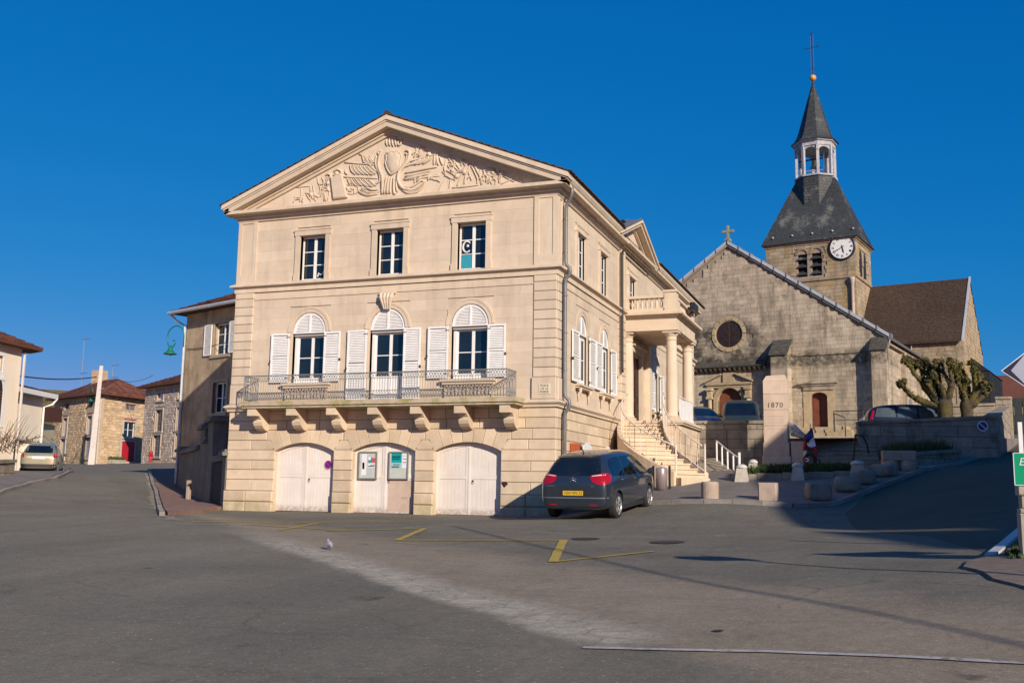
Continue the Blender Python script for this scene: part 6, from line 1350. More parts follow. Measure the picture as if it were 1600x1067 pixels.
# planted bed with stub pedestals in front of the monument
pb = thing('planter_bed', 'low stone edged planting bed with clipped green plants before the war monument', 'planter')
A_, B_ = Vector((4.2, 5.0, 0)), Vector((8.05, 5.35, 0))
for k in range(5):
    a, b = A_.lerp(B_, k/5), A_.lerp(B_, (k+1)/5); d = (b-a).normalized(); L_ = (b-a).length
    z0 = H(a.x, a.y)+.0; z1 = H(b.x, b.y)
    o = MB().cbox(.004, L_-.004, 0, .22, -.2, .30, .012).build('edging_stone', YARDST, pb, loc=(a.x, a.y, max(z0, z1)-.02)); o.rotation_euler.z = math.atan2(d.y, d.x)
def _pl(r): t = r.random(); x = 4.3+3.7*t; y = 5.25+.3*t+r.uniform(0, 1.1); return (x, y, H(x, y)+.22)
tufts('bed_plants', _pl, 3200, .24, HEDGE, random.Random(5), pb, blade=.03)
drape('bed_soil', [(4.2, 5.2), (8.0, 5.5), (8.0, 6.7), (4.2, 6.5)], .22, mat('soil', (.07,.05,.035), rough=.95), skirt=.3, kind=None, parent=pb)
STUB = mat('stub_stone', (.50,.45,.38), (.40,.36,.30), scale=5, bump=.3, rnd=.08)
def stub(x, y, label, s=1.0):
    t = thing('stone_stub', label, 'pedestal', (x, y, H(x, y)+.1), 0, 'tapered stone stubs along the planting bed')
    MB().add([(-.21*s,-.21*s,-.1),(.21*s,-.21*s,-.1),(.21*s,.21*s,-.1),(-.21*s,.21*s,-.1),(-.14*s,-.14*s,.40),(.14*s,-.14*s,.40),(.14*s,.14*s,.40),(-.14*s,.14*s,.40)], [(0,1,5,4),(1,2,6,5),(2,3,7,6),(3,0,4,7),(4,5,6,7)]).build('tapered_block', STUB, t)
    MB().lathe([(.17*s, .40), (.18*s, .43), (.15*s, .48), (.08*s, .52), (.01, .53)], (0,0,0), 14).build('domed_cap', mat('pale_cap', (.62,.58,.52), rough=.8, scale=6), t, smooth=True)
stub(4.55, 4.75, 'tapered pale stone stub at the left end of the planting bed'); stub(6.22, 4.95, 'tapered stone stub in the middle of the planting bed'); stub(7.95, 5.15, 'tapered stone stub at the right end of the planting bed', 1.15)
stub(4.75, 6.0, 'small tapered stone stub just behind the left end of the planting bed', .85)
# white sloping rail beside the stairs
wr = thing('white_rail', 'white post rail beside the ramp between the entrance stairs and the war monument', 'railing', (0, 0, 0))
pts = [(4.02, 8.2, 2.10), (3.72, 8.9, 2.26), (3.42, 9.6, 2.44), (3.12, 10.3, 2.64), (2.82, 11.0, 2.84)]
for k, p in enumerate(pts): MB().tube([(p[0], p[1], p[2]-.15), (p[0], p[1], p[2]+(.93 if k == 0 else .74))], .045 if k == 0 else .032, 7).build('post', WHITE, wr)
MB().tube([(p[0], p[1], p[2]+.74) for p in pts], .022, 6).build('rail', WHITE, wr)
rp = MB(); rp.prism([(4.25, 8.0), (3.0, 11.6), (2.1, 11.6), (2.5, 8.0)], 1.9, 2.1, 'z'); 
rp = MB().add([(4.2,8.0,2.12),(2.7,11.5,2.95),(2.1,11.5,2.95),(2.5,8.0,2.12),(4.2,8.0,1.6),(2.7,11.5,1.6),(2.1,11.5,1.6),(2.5,8.0,1.6)], [(0,1,2,3),(4,5,1,0),(3,2,6,7),(0,3,7,4)]); tag(rp.build('stone_ramp', YARDST, None), 'dark stone ramp behind the white rail', 'ramp')
tag(MB().tube([(2.2,11.6,4.30),(3.4,9.8,3.35)], .02, 5).build('ramp_handrail', BLACKI, None), 'thin dark handrail sloping down in front of the left retaining wall', 'handrail')
# stone bollards
def bollard(x, y, r, h, label, sq=False):
    t = thing('stone_bollard', label, 'bollard', (x, y, H(x, y)+.10), 0, 'squat stone bollards on the edge of the yard')
    if sq: MB().cbox(-r, r, -r, r, -.1, h, .03).build('block', BOLST, t)
    else: MB().lathe([(r*.97, -.1), (r, .02), (r, h-.06), (r*.96, h-.02), (r*.88, h)], (0,0,0), 20).build('drum', BOLST, t, smooth=False)
    return t
bollard(4.35, -.15, .235, .44, 'sunlit round stone bollard, leftmost on the yard edge'); bollard(5.85, -.05, .235, .44, 'square shaded stone block, second from the left on the yard edge', True)
def boulder(x, y, rx, ry, h, label, rz=0, hf=None):
    z = H(x, y)+.08; rng = random.Random(int(x*10)); bm = bmesh.new(); bmesh.ops.create_icosphere(bm, subdivisions=3, radius=1)
    for v in bm.verts:
        c = v.co; k = 1/max(abs(c.x), abs(c.y), abs(c.z)); c2 = c.lerp(c*k, .86); v.co = Vector((c2.x*rx*(1+rng.uniform(-.03,.03)), c2.y*ry*(1+rng.uniform(-.03,.03)), (c2.z+.9)*h/1.9+rng.uniform(-.01,.01)))
    me = bpy.data.meshes.new('worn_stone'); bm.to_mesh(me); bm.free(); me.materials.append(YARDST)
    for p in me.polygons: p.use_smooth = True
    o = obj('worn_stone', me, None, loc=(x, y, z), rot=(0, 0, rz)); tag(o, label, 'stone', 'worn kerb stones lining the right road'); return o
boulder(7.05, .75, .30, .36, .46, 'large rounded stone at the corner of the yard, nearest the right road', .3)
boulder(7.75, 2.6, .30, .45, .40, 'worn stone second along the right road from the yard corner', -.2)
boulder(8.15, 3.9, .28, .42, .40, 'worn stone third along the right road from the yard corner', -.2)
boulder(8.7, 5.6, .34, .42, .36, 'worn low stone in front of the potted stone tub', -.3)
boulder(9.4, 8.3, .3, .5, .36, 'worn stone just beyond the potted stone tub', -.2)
t = thing('stone_tub', 'squat double stone tub with a small plant beside the raised bed', 'planter', (9.15, 7.3, H(9.15,7.3)+.1), .1)
for s in (-1, 1): MB().lathe([(.20,-.1),(.25,.1),(.27,.30),(.24,.33),(.2,.28)], (s*.26,0,0), 14).build('tub', BOLST, t, smooth=True)
MB().cbox(-.5,.5,-.25,.25,.30,.62,.03).build('trough', BOLST, t)
tufts('small_plant', lambda r: (r.uniform(-.3,.3), r.uniform(-.15,.15), .55), 120, .3, HEDGE, random.Random(4), t)
rbp = block_wall('raised_bed', 'long raised stone bed with grassy plants under the retaining wall', (9.3, 11.3), (11.35, 14.3), 2.3, 3.14, 3.40, .35, .30, .8, 8)
rbp['category'] = 'planter'
_rt = thing('ornamental_grass', 'tall green grassy plants growing in the raised bed under the wall', 'plants', (0,0,0))
def _og(r): t = r.random(); x = 9.0+1.9*t+r.uniform(-.5,.3); y = 11.9+2.9*t+r.uniform(-.2,.5); return (x, y, 2.9+.26*t)
tufts('grass_blades', _og, 3500, .60, mat('grass_plant', (.07,.085,.03), (.10,.08,.035), rough=.9, scale=4, bump=0, tone=.4), random.Random(6), _rt, blade=.02, lean=.45)
# metal bins beside the stairs
t = thing('litter_bin', 'pale metal bin standing between dark posts under the stairs', 'bin', (1.78, 3.25, H(1.78,3.25)+.1))
MB().lathe([(.17,0),(.17,.62),(.15,.66),(.02,.68)], (0,0,0), 16).build('body', mat('bin_metal', (.42,.33,.33), (.3,.25,.25), rough=.35, metallic=.4, bump=0), t, smooth=True)
for s in (-1, 1): MB().box(s*.25-.03, s*.25+.03, -.03, .03, 0, .72).build('post', BLACKI, t)
t2 = copy_tree(t); t2.location = (2.35, 3.2, H(2.35,3.2)+.1); t['label'] = 'left pale metal bin between dark posts beside the stairs'; t2['label'] = 'right pale metal bin beside the foot of the stairs'
# ------------------------------------------------------------------ cars
def car(name, label, loc, heading, paint, P, pitch=0):
    """heading in radians from +x; origin = ground under the rear axle; forward +x"""
    t = thing(name, label, 'car', loc); t.rotation_euler = (0, -pitch, heading)
    Wh = P['w']/2
    st = P['st']        # (x, zb, belt, ztop, half width, roof half width)
    ring = []
    def section(x, zb, zbelt, zt, w_, wr):
        zbelt = min(zbelt, zt-.05); zm = zb+(zbelt-zb)*.55; g = zt-zbelt
        return [(0, zb), (.55*w_, zb), (.90*w_, zb+.02), (.985*w_, zb+.16), (w_, zm), (.985*w_, zbelt-.06), (.955*w_, zbelt), (.5*(.955*w_+wr)+.012, zbelt+g*.5), (wr, zt-g*.14-.01), (wr*.86, zt-.012-g*.02), (wr*.5, zt), (0, zt+.008)]
    bm = bmesh.new(); rows = []
    for s in st:
        half = section(*s); full = half+[(-y, z) for y, z in half[-2:0:-1]]
        rows.append([bm.verts.new((s[0], y, z)) for y, z in full])
    n = len(rows[0])
    for a, b in zip(rows[:-1], rows[1:]):
        for k in range(n): bm.faces.new((a[k], a[(k+1) % n], b[(k+1) % n], b[k]))
    bm.faces.new(rows[0][::-1]); bm.faces.new(rows[-1])
    bmesh.ops.recalc_face_normals(bm, faces=bm.faces)
    me = bpy.data.meshes.new('body'); bm.to_mesh(me); bm.free()
    o = bpy.data.objects.new('body', me); COL.objects.link(o)
    sb = o.modifiers.new('s', 'SUBSURF'); sb.levels = 3; sb.render_levels = 3
    dg = bpy.context.evaluated_depsgraph_get(); me2 = bpy.data.meshes.new_from_object(o.evaluated_get(dg))
    bmt = bmesh.new(); bmt.from_mesh(me2); tree = BVHTree.FromBMesh(bmt); bmt.free()
    # wheel wells cut out
    cb = MB(); wr = P['wr']
    for ax in (0, P['wb']):
        for s in (-1, 1): cb.lathe([(wr*1.17, 0), (wr*1.17, .34)], (ax, s*(Wh-.28)-(.0 if s > 0 else .34), wr), 26, 'y')
    cme = cb.mesh('cut'); co = bpy.data.objects.new('cut', cme); COL.objects.link(co)
    o.data = me2; o.modifiers.clear(); bo = o.modifiers.new('b', 'BOOLEAN'); bo.operation = 'DIFFERENCE'; bo.object = co; bo.solver = 'EXACT'
    dg = bpy.context.evaluated_depsgraph_get(); dg.update(); me3 = bpy.data.meshes.new_from_object(o.evaluated_get(dg))
    bpy.data.objects.remove(o); bpy.data.objects.remove(co)
    me3.materials.clear(); me3.materials.append(paint); me3.name = 'body'
    for p in me3.polygons: p.use_smooth = True; p.material_index = 0
    me3.set_sharp_from_angle(angle=math.radians(38)) if hasattr(me3, 'set_sharp_from_angle') else None
    obj('body', me3, t)
    bars = MB()
    MB().box(.35, P['wb']-.35, -Wh+.1, Wh-.1, .18, .3).build('underbody', BLKPL, t)
    def panel(nm, poly, view, m, off=.004, parent=t, step=.09, label=None):
        """poly in (h, z) of a view: 'L','R' sides (x,z); 'B' back, 'F' front (y,z)"""
        bmp = bmesh.new(); vs = [bmp.verts.new((h, z, 0)) for h, z in poly]; bmp.faces.new(vs); bmesh.ops.triangulate(bmp, faces=bmp.faces[:])
        hs = [p[0] for p in poly]; zs = [p[1] for p in poly]
        for ax, lo, hi in ((0, min(hs), max(hs)), (1, min(zs), max(zs))):
            g = lo+step
            while g < hi: bmesh.ops.bisect_plane(bmp, geom=bmp.verts[:]+bmp.edges[:]+bmp.faces[:], dist=1e-5, plane_co=(g if ax == 0 else 0, g if ax == 1 else 0, 0), plane_no=(1 if ax == 0 else 0, 1 if ax == 1 else 0, 0)); g += step
        bad = []
        for v in bmp.verts:
            h, z = v.co.x, v.co.y
            if view == 'L': og, dr = Vector((h, 3, z)), Vector((0, -1, 0))
            elif view == 'R': og, dr = Vector((h, -3, z)), Vector((0, 1, 0))
            elif view == 'B': og, dr = Vector((-4, h, z)), Vector((1, 0, 0))
            elif view == 'T': og, dr = Vector((h, z, 4)), Vector((0, 0, -1))
            else: og, dr = Vector((8, h, z)), Vector((-1, 0, 0))
            hit = tree.ray_cast(og, dr)
            if hit[0] is None: bad.append(v); continue
            nn = hit[1] if hit[1].dot(dr) < 0 else -hit[1]
            v.co = hit[0]+nn*off
        if bad: bmesh.ops.delete(bmp, geom=bad, context='VERTS')
        mp = bpy.data.meshes.new(nm); bmp.to_mesh(mp); bmp.free(); mp.materials.append(m)
        for p in mp.polygons: p.use_smooth = True
        return obj(nm, mp, parent, label)
    for (nm, poly, view, m, off) in P['panels']:
        if view == 'S':
            for v in 'LR': panel(nm, poly, v, m, off)
        elif view == 'BB': panel(nm, poly, 'B', m, off); panel(nm, [(-h, z) for h, z in poly][::-1], 'B', m, off)
        elif view == 'FF': panel(nm, poly, 'F', m, off); panel(nm, [(-h, z) for h, z in poly][::-1], 'F', m, off)
        else: panel(nm, poly, view, m, off)
    def seam(pts, view, wd=.008):
        q = strip(pts, wd); panel('panel_gap', q, view, BLKPL, .0015, step=.12)
    for pts, view in P.get('seams', []):
        if view == 'S': seam(pts, 'L'); seam(pts, 'R')
        else: seam(pts, view)
    wd = P.get('tw', .205)
    tyre = MB().lathe([(wr*.66, -wd/2+.02), (wr*.90, -wd/2), (wr*.985, -wd/2+.03), (wr, -wd/2+.05), (wr, wd/2-.05), (wr*.985, wd/2-.03), (wr*.90, wd/2), (wr*.66, wd/2-.02)], (0,0,0), 30, 'y').mesh('wheel', True); tyre.materials.append(RUBBER)
    rm = MB(); rm.lathe([(wr*.60, .0), (wr*.67, -wd/2+.015), (wr*.69, -wd/2+.005), (wr*.66, -wd/2-.002), (wr*.61, -wd/2+.03), (wr*.58, .0)], (0,0,0), 30, 'y')
    for k in range(P.get('spokes', 5)):
        a = 2*PI*k/P.get('spokes', 5)+.3
        for da in (-.13, .13):
            c0, c1 = Vector((math.cos(a), 0, math.sin(a))), Vector((math.cos(a+da), 0, math.sin(a+da)))
            rm.tube([tuple(c0*wr*.10+Vector((0,-wd/2+.035,0))), tuple(c1*wr*.40+Vector((0,-wd/2+.012,0))), tuple(c1*wr*.64+Vector((0,-wd/2+.02,0)))], [.022,.02,.022], 5)
    rm.lathe([(.0,-wd/2+.012),(wr*.17,-wd/2+.016),(wr*.19,-wd/2+.05)], (0,0,0), 14, 'y')
    rme = rm.mesh('rim', False); rme.materials.append(ALLOY)
    dk = MB().lathe([(wr*.63, -.02), (wr*.63, .03)], (0,0,0), 20, 'y').mesh('brake_disc'); dk.materials.append(BLKPL)
    for ax in (0, P['wb']):
        for s in (-1, 1):
            wo = obj('wheel', tyre, t, loc=(ax, s*(Wh-wd/2-.015), wr), rot=(0, .4*ax+s, 0 if s < 0 else PI)); obj('rim', rme, wo); obj('brake_disc', dk, wo)
    for s in (-1, 1):
        if 'mirror' in P:
            mx, mz = P['mirror']; MB().lathe([(.0,-.04),(.075,-.03),(.085,.02),(.05,.06),(.0,.065)], (mx, s*(Wh+.06), mz), 10, 'x').box(mx-.03, mx+.02, min(s*(Wh-.08), s*Wh), max(s*(Wh-.08), s*Wh), mz-.04, mz-.01).build('wing_mirror', P.get('mm', BLKPL), t, smooth=False)
    return t, panel
def zH(x, y): return H(x, y)
# dark grey blue family car
NAVY = mat('grey_blue_metallic', (.040,.055,.075), (.032,.045,.063), rough=.28, metallic=.55, spec=.6, coat=1.0, big=0, bump=0, scale=2)
ST1 = [(-.82,.34,.80,.86,.60,.50),(-.80,.30,.86,.98,.78,.58),(-.72,.27,.97,1.12,.86,.62),(-.60,.25,1.0,1.30,.895,.64),(-.42,.24,1.01,1.50,.91,.63),(-.20,.24,1.01,1.595,.915,.635),(.25,.23,1.0,1.645,.915,.655),(1.0,.22,.98,1.665,.915,.665),(1.7,.22,.96,1.65,.915,.66),
       (2.2,.22,.95,1.57,.91,.64),(2.7,.22,.94,1.36,.90,.66),(3.05,.22,.93,1.12,.89,.70),(3.35,.24,.86,.97,.86,.68),(3.58,.28,.70,.80,.74,.56),(3.65,.34,.58,.64,.58,.44)]
RW1 = [(-.70,1.09),(.70,1.09),(.58,1.46),(.50,1.475),(-.50,1.475),(-.58,1.46)]
P1 = dict(w=1.83, wb=2.73, wr=.325, st=ST1, spokes=5, mirror=(2.55,1.03), mm=NAVY, panels=[
    ('rear_window', RW1, 'B', CGLASS, .004),
    ('roof_spoiler', [(-.56,1.49),(.56,1.49),(.53,1.535),(-.53,1.535)], 'B', NAVY, .035),
    ('side_window', [(-.28,1.06),(.62,1.035),(.62,1.50),(.40,1.51),(-.10,1.46),(-.30,1.30)], 'S', CGLASS, .004),
    ('side_window', [(.70,1.03),(1.62,1.005),(1.62,1.50),(.70,1.505)], 'S', CGLASS, .004),
    ('side_window', [(1.70,1.0),(2.72,.985),(2.25,1.36),(2.02,1.475),(1.70,1.50)], 'S', CGLASS, .004),
    ('windscreen', [(-.62,1.10),(.62,1.10),(.52,1.50),(-.52,1.50)], 'F', CGLASS, .004),
    ('tail_light', [(.86,.90),(.885,1.05),(.85,1.15),(.62,1.12),(.45,1.10),(.43,1.04),(.50,.94),(.62,.89),(.76,.87)], 'BB', LAMPR, .010),
    ('tail_light', [(-.74,.88),(-.56,.94),(-.42,1.02),(-.38,1.09),(-.60,1.15),(-.74,1.15)], 'S', LAMPR, .010),
    ('lamp_reflector', [(.86,1.095),(.85,1.125),(.62,1.105),(.47,1.085),(.47,1.07),(.62,1.085)], 'BB', LAMPW, .013),
    ('headlight', [(.45,.70),(.75,.74),(.70,.86),(.5,.84)], 'FF', LAMPW, .006),
    ('bumper_crease', [(-.86,.545),(.86,.545),(.86,.575),(-.86,.575)], 'B', mat('brushed_trim', (.28,.30,.33), rough=.3, metallic=.6, bump=0, big=0), .012),
    ('lower_valance', [(-.78,.27),(.78,.27),(.80,.36),(-.80,.36)], 'B', BLKPL, .006),
    ('bumper_reflector', [(.42,.375),(.62,.375),(.62,.405),(.42,.405)], 'BB', LAMPR, .010),
    ('plate_recess', [(-.36,.60),(.36,.60),(.34,.76),(-.34,.76)], 'B', BLKPL, .003),
    ('door_handle', [(.20,.93),(.40,.925),(.40,.955),(.20,.96)], 'S', CHROME, .018), ('door_handle', [(1.28,.905),(1.48,.90),(1.48,.93),(1.28,.935)], 'S', CHROME, .018),
    ('side_rubbing_strip', [(.40,.60),(2.3,.58),(2.3,.61),(.40,.63)], 'S', mat('paint_strip', (.07,.085,.105), rough=.3, metallic=.5, bump=0, big=0), .008)],
    seams=[([(.66,.35),(.66,1.52)],'S'), ([(1.66,.30),(1.66,1.52)],'S'), ([(2.62,.40),(2.62,.98)],'S'), ([(-.02,.72),(.06,1.06)],'S'), ([(.66,.33),(2.6,.33)],'S'), ([(-.82,.60),(-.80,.88)],'B'), ([(.82,.60),(.80,.88)],'B'), ([(-.79,.88),(-.42,.87)],'B'), ([(.79,.88),(.42,.87)],'B'), ([(-.82,.60),(-.40,.595)],'B'), ([(.82,.60),(.40,.595)],'B')])
hd = math.radians(86.3); cx, cy = 1.64, -2.70
zr, zf = zH(cx, cy), zH(cx+2.73*math.cos(hd), cy+2.73*math.sin(hd))
c1, pan1 = car('parked_car', 'dark grey blue family hatchback parked at the right corner of the town hall', (cx, cy, zr+.012), hd, NAVY, P1, math.atan2(zf-zr, 2.73))
pl = MB().box(-.825, -.815, -.26, .26, -.055, .055).build('number_plate', PLATEY, c1, loc=(-.012, 0, .675))
o = text_mesh('1504 NN 52', .095, INK, 'plate_lettering', pl, .001); o.rotation_euler = (PI/2, 0, -PI/2); o.location = (-.8265, 0, 0)
mb = MB()
for dz in (0, .055): mb.tube([(-.80, .085, .945+dz), (-.835, 0, .995+dz), (-.80, -.085, .945+dz)], [.008, .012, .008], 5)
mb.build('chevron_badge', CHROME, c1)
for tx, yy, sz in (('PICASSO', .58, .05), ('C4', -.50, .065)): o = text_mesh(tx, sz, CHROME, 'badge_lettering', c1, .002, space=1.2); o.rotation_euler = (PI/2, 0, -PI/2); o.location = (-.826, yy, .84)
MB().box(-.81,-.80,.33,.38,.61,.74).build('plate_lamp', LAMPW, c1)
MB().tube([(.0,0,1.63),(-.06,0,1.70),(-.25,0,1.86)], [.02,.012,.004], 6).build('aerial', BLKPL, c1)
MB().tube([(-.76,.05,1.10),(-.62,-.35,1.22)], .008, 5).build('rear_wiper', BLKPL, c1)
# older pale gold car far down the road
GOLDP = mat('pale_gold_metallic', (.40,.37,.25), (.35,.32,.21), rough=.3, metallic=.5, coat=.8, big=0, bump=0)
ST2 = [(-.80,.36,.78,.84,.58,.48),(-.78,.30,.84,.92,.76,.56),(-.70,.27,.96,1.06,.84,.62),(-.58,.25,.99,1.22,.87,.62),(-.40,.24,1.0,1.42,.875,.60),(-.15,.24,1.0,1.56,.875,.61),(.4,.23,1.0,1.63,.875,.63),(1.1,.22,.98,1.64,.875,.63),(1.7,.22,.97,1.60,.875,.62),(2.2,.22,.96,1.40,.87,.62),(2.6,.22,.95,1.14,.86,.66),(3.1,.24,.85,.97,.82,.64),(3.4,.30,.68,.78,.66,.5),(3.46,.36,.58,.64,.5,.4)]
def generic_panels(P1p, glass=CGLASS): return P1p
P2 = dict(w=1.75, wb=2.76, wr=.31, st=ST2, mirror=(2.15,1.06), panels=[
    ('rear_window', [(-.66,1.06),(.66,1.06),(.56,1.44),(-.56,1.44)], 'B', CGLASS, .004),
    ('side_window', [(-.2,1.05),(.62,1.04),(.62,1.48),(.0,1.44)], 'S', CGLASS, .004), ('side_window', [(.70,1.04),(1.45,1.02),(1.45,1.48),(.70,1.49)], 'S', CGLASS, .004), ('side_window', [(1.53,1.02),(2.35,1.0),(1.9,1.42),(1.53,1.47)], 'S', CGLASS, .004),
    ('windscreen', [(-.6,1.12),(.6,1.12),(.5,1.48),(-.5,1.48)], 'F', CGLASS, .004),
    ('tail_light', [(.84,.80),(.84,1.02),(.70,1.02),(.66,.84)], 'BB', LAMPR, .010), ('tail_light', [(-.70,.84),(-.52,.86),(-.5,1.02),(-.70,1.02)], 'S', LAMPR, .010),
    ('plate_recess', [(-.30,.76),(.30,.76),(.30,.88),(-.30,.88)], 'B', SIGNW, .008), ('bumper', [(-.80,.34),(.80,.34),(.82,.50),(-.82,.50)], 'B', BLKPL, .012), ('chrome_strip', [(-.36,.91),(.36,.91),(.36,.93),(-.36,.93)], 'B', CHROME, .012)],
    seams=[([(.66,.35),(.66,1.50)],'S'), ([(1.49,.30),(1.49,1.50)],'S')])
g, ph = (-32.15, 13.55), math.radians(128)
car('parked_car', 'pale gold family car seen from behind, parked by the cream houses', (g[0], g[1], H(*g)+.02), ph, GOLDP, P2, .0)
# boxy dark green van above the left retaining wall, facing the camera
GRN = mat('dark_green_paint', (.03,.045,.03), (.025,.035,.025), rough=.4, metallic=.1, coat=.3, big=0, bump=0)
ST3 = [(-.72,.40,.9,1.45,.70,.62),(-.70,.30,1.0,1.70,.80,.68),(-.60,.27,1.02,1.78,.83,.70),(0,.25,1.02,1.82,.835,.71),(1.2,.25,1.02,1.82,.835,.71),(1.75,.25,1.02,1.78,.835,.70),(2.05,.25,1.02,1.60,.83,.69),(2.45,.25,1.0,1.16,.83,.70),(2.9,.27,.92,1.03,.81,.66),(3.2,.32,.74,.86,.72,.56),(3.28,.40,.6,.70,.6,.45)]
P3 = dict(w=1.67, wb=2.60, wr=.30, st=ST3, mirror=(2.05,1.14), panels=[
    ('windscreen', [(-.66,1.15),(.66,1.15),(.58,1.66),(-.58,1.66)], 'F', CGLASS, .004), ('side_window', [(1.30,1.10),(2.18,1.08),(1.92,1.62),(1.30,1.66)], 'S', CGLASS, .004), ('side_window', [(.2,1.10),(1.2,1.10),(1.2,1.66),(.2,1.66)], 'S', CGLASS, .004), ('rear_window', [(-.6,1.1),(.6,1.1),(.6,1.6),(-.6,1.6)], 'B', CGLASS, .004),
    ('headlight', [(.42,.74),(.68,.76),(.66,.88),(.45,.88)], 'FF', LAMPW, .006), ('grille', [(-.35,.66),(.35,.66),(.35,.78),(-.35,.78)], 'F', BLKPL, .006)])
h3 = math.radians(-83); kx, ky = 2.75, 18.6
car('parked_van', 'boxy dark green van facing the square above the left retaining wall', (kx, ky, hT(kx, ky)-.10), h3, GRN, P3, math.radians(-4))
# dark blue tall people carrier by the trees (side view, nose to the right)
DBL = mat('dark_blue_metallic', (.010,.014,.035), (.008,.011,.03), rough=.35, metallic=.15, coat=.4, big=0, bump=0)
P4 = dict(P1); P4['wb'] = 2.80; P4['w'] = 1.86; P4['st'] = [(-.95,.36,.85,.95,.62,.5),(-.92,.30,.92,1.2,.80,.6),(-.82,.27,1.0,1.45,.88,.64),(-.62,.25,1.02,1.60,.91,.66),(0,.24,1.02,1.70,.925,.68),(1.0,.22,1.0,1.71,.925,.68),(1.6,.22,.98,1.68,.92,.67),(2.1,.22,.97,1.52,.915,.66),(2.6,.22,.96,1.26,.905,.68),(3.0,.22,.93,1.06,.89,.70),(3.35,.24,.86,.95,.86,.68),(3.6,.28,.70,.80,.74,.56),(3.68,.34,.58,.64,.58,.44)]
CGL2 = glassmat('light_car_glass', (.10,.13,.13), .08, .0)
P4['panels'] = [('side_window', [(-.62,1.08),(.30,1.06),(.30,1.52),(-.50,1.50)], 'S', CGL2, .004), ('side_window', [(.38,1.06),(1.25,1.04),(1.25,1.54),(.38,1.53)], 'S', CGL2, .004), ('side_window', [(1.33,1.04),(2.5,1.0),(2.0,1.40),(1.75,1.50),(1.33,1.54)], 'S', CGL2, .004), ('windscreen', [(-.62,1.12),(.62,1.12),(.52,1.52),(-.52,1.52)], 'F', CGLASS, .004), ('rear_window', [(-.66,1.12),(.66,1.12),(.58,1.5),(-.58,1.5)], 'B', CGLASS, .004), ('tail_light', [(-.84,.95),(-.70,.95),(-.62,1.38),(-.70,1.40)], 'S', LAMPR, .008), ('headlight', [(.45,.70),(.75,.74),(.70,.86),(.5,.84)], 'FF', LAMPW, .006), ('door_handle', [(.85,.95),(1.05,.95),(1.05,.98),(.85,.98)], 'S', CHROME, .018)]
P4['seams'] = [([(.34,.35),(.34,1.55)],'S'), ([(1.29,.30),(1.29,1.55)],'S')]; P4['mm'] = DBL; P4['mirror'] = (2.15,1.08)
car('parked_car', 'dark blue people carrier behind the long retaining wall, left of the trees', (8.85, 23.7, hT(8.85,23.7)-.10), math.radians(8), DBL, P4)
WHP = mat('white_car_paint', (.60,.62,.60), (.56,.58,.56), rough=.3, coat=.8, big=0, bump=0)
P5 = dict(P2); P5['mm'] = WHP
car('parked_car', 'white car mostly hidden behind the dark blue people carrier', (8.15, 27.0, hT(8.15,27.0)-.25), math.radians(8), WHP, P5)
BLP = mat('black_car_paint', (.018,.02,.024), (.015,.017,.02), rough=.25, coat=1, big=0, bump=0)
P6 = dict(P2); P6['w'] = 1.68
car('parked_car', 'low black car at the corner behind the portico, above the retaining wall', (.15, 19.6, hT(.15,19.6)-.2), math.radians(-62), BLP, P6)
# ------------------------------------------------------------------ houses on the left
def unit(a): return Vector((math.cos(a), math.sin(a), 0))
class Face:
    """a vertical house face between two ground points; local a along the face, d into the house"""
    def __init__(s, p, q): s.p = Vector((*p, 0)); s.q = Vector((*q, 0)); s.L = (s.q-s.p).length; s.d = (s.q-s.p)/s.L; s.n = Vector((-s.d.y, s.d.x, 0))
    def fr(s): return lambda a, d, z: tuple(s.p+s.d*a+s.n*d+Vector((0, 0, z)))
def house_window(fc, parent, a0, a1, z0, z1, frame=WHITE, sur=None, d=.18, shut=None, bars=2, swd=.14, glass=GLASS, lint=None):
    f = fc.fr()
    if sur:
        mb = MB(f); mb.box(a0-swd, a0, -.03, .1, z0-.05, z1+swd); mb.box(a1, a1+swd, -.03, .1, z0-.05, z1+swd); mb.box(a0, a1, -.03, .1, z1, z1+swd); mb.box(a0-swd-.04, a1+swd+.04, -.07, .1, z0-.14, z0-.03); mb.build('window_surround', sur, parent)
    mb = MB(f); w_ = .06; mb.box(a0, a0+w_, d, d+.05, z0, z1); mb.box(a1-w_, a1, d, d+.05, z0, z1); mb.box(a0, a1, d+.002, d+.05, z0, z0+w_); mb.box(a0, a1, d+.002, d+.05, z1-w_, z1); c = (a0+a1)/2
    mb.box(c-.035, c+.035, d-.01, d+.05, z0, z1)
    for k in range(1, bars+1): z = z0+(z1-z0)*k/(bars+1); mb.box(a0, a1, d+.01, d+.04, z-.015, z+.015)
    o = mb.build('window', frame, parent); MB(f).box(a0, a1, d+.02, d+.03, z0, z1).build('pane', glass, o)
    if shut:
        hw = (a1-a0)/2
        for s0, s1 in ((a0-swd-hw, a0-swd+.02), (a1+swd-.02, a1+swd+hw)):
            mb = MB(f); mb.box(s0, s0+.05, -.08, -.04, z0, z1); mb.box(s1-.05, s1, -.08, -.04, z0, z1)
            z = z0
            while z < z1-.04: mb.add([(s0+.05, -.078, z), (s1-.05, -.078, z), (s1-.05, -.045, z+.045), (s0+.05, -.045, z+.045)], [(0,1,2,3)]); z += .05
            mb.box(s0+.05, s1-.05, -.044, -.04, z0, z1); mb.box(s0, s1, -.08, -.04, z0, z0+.06); mb.box(s0, s1, -.08, -.04, z1-.06, z1); mb.build('shutter', shut, parent)
    if lint: MB(f).box(a0-.02, a1+.02, -.01, .12, z1-.02, z1+.26).build('lintel', lint, parent)
    return o
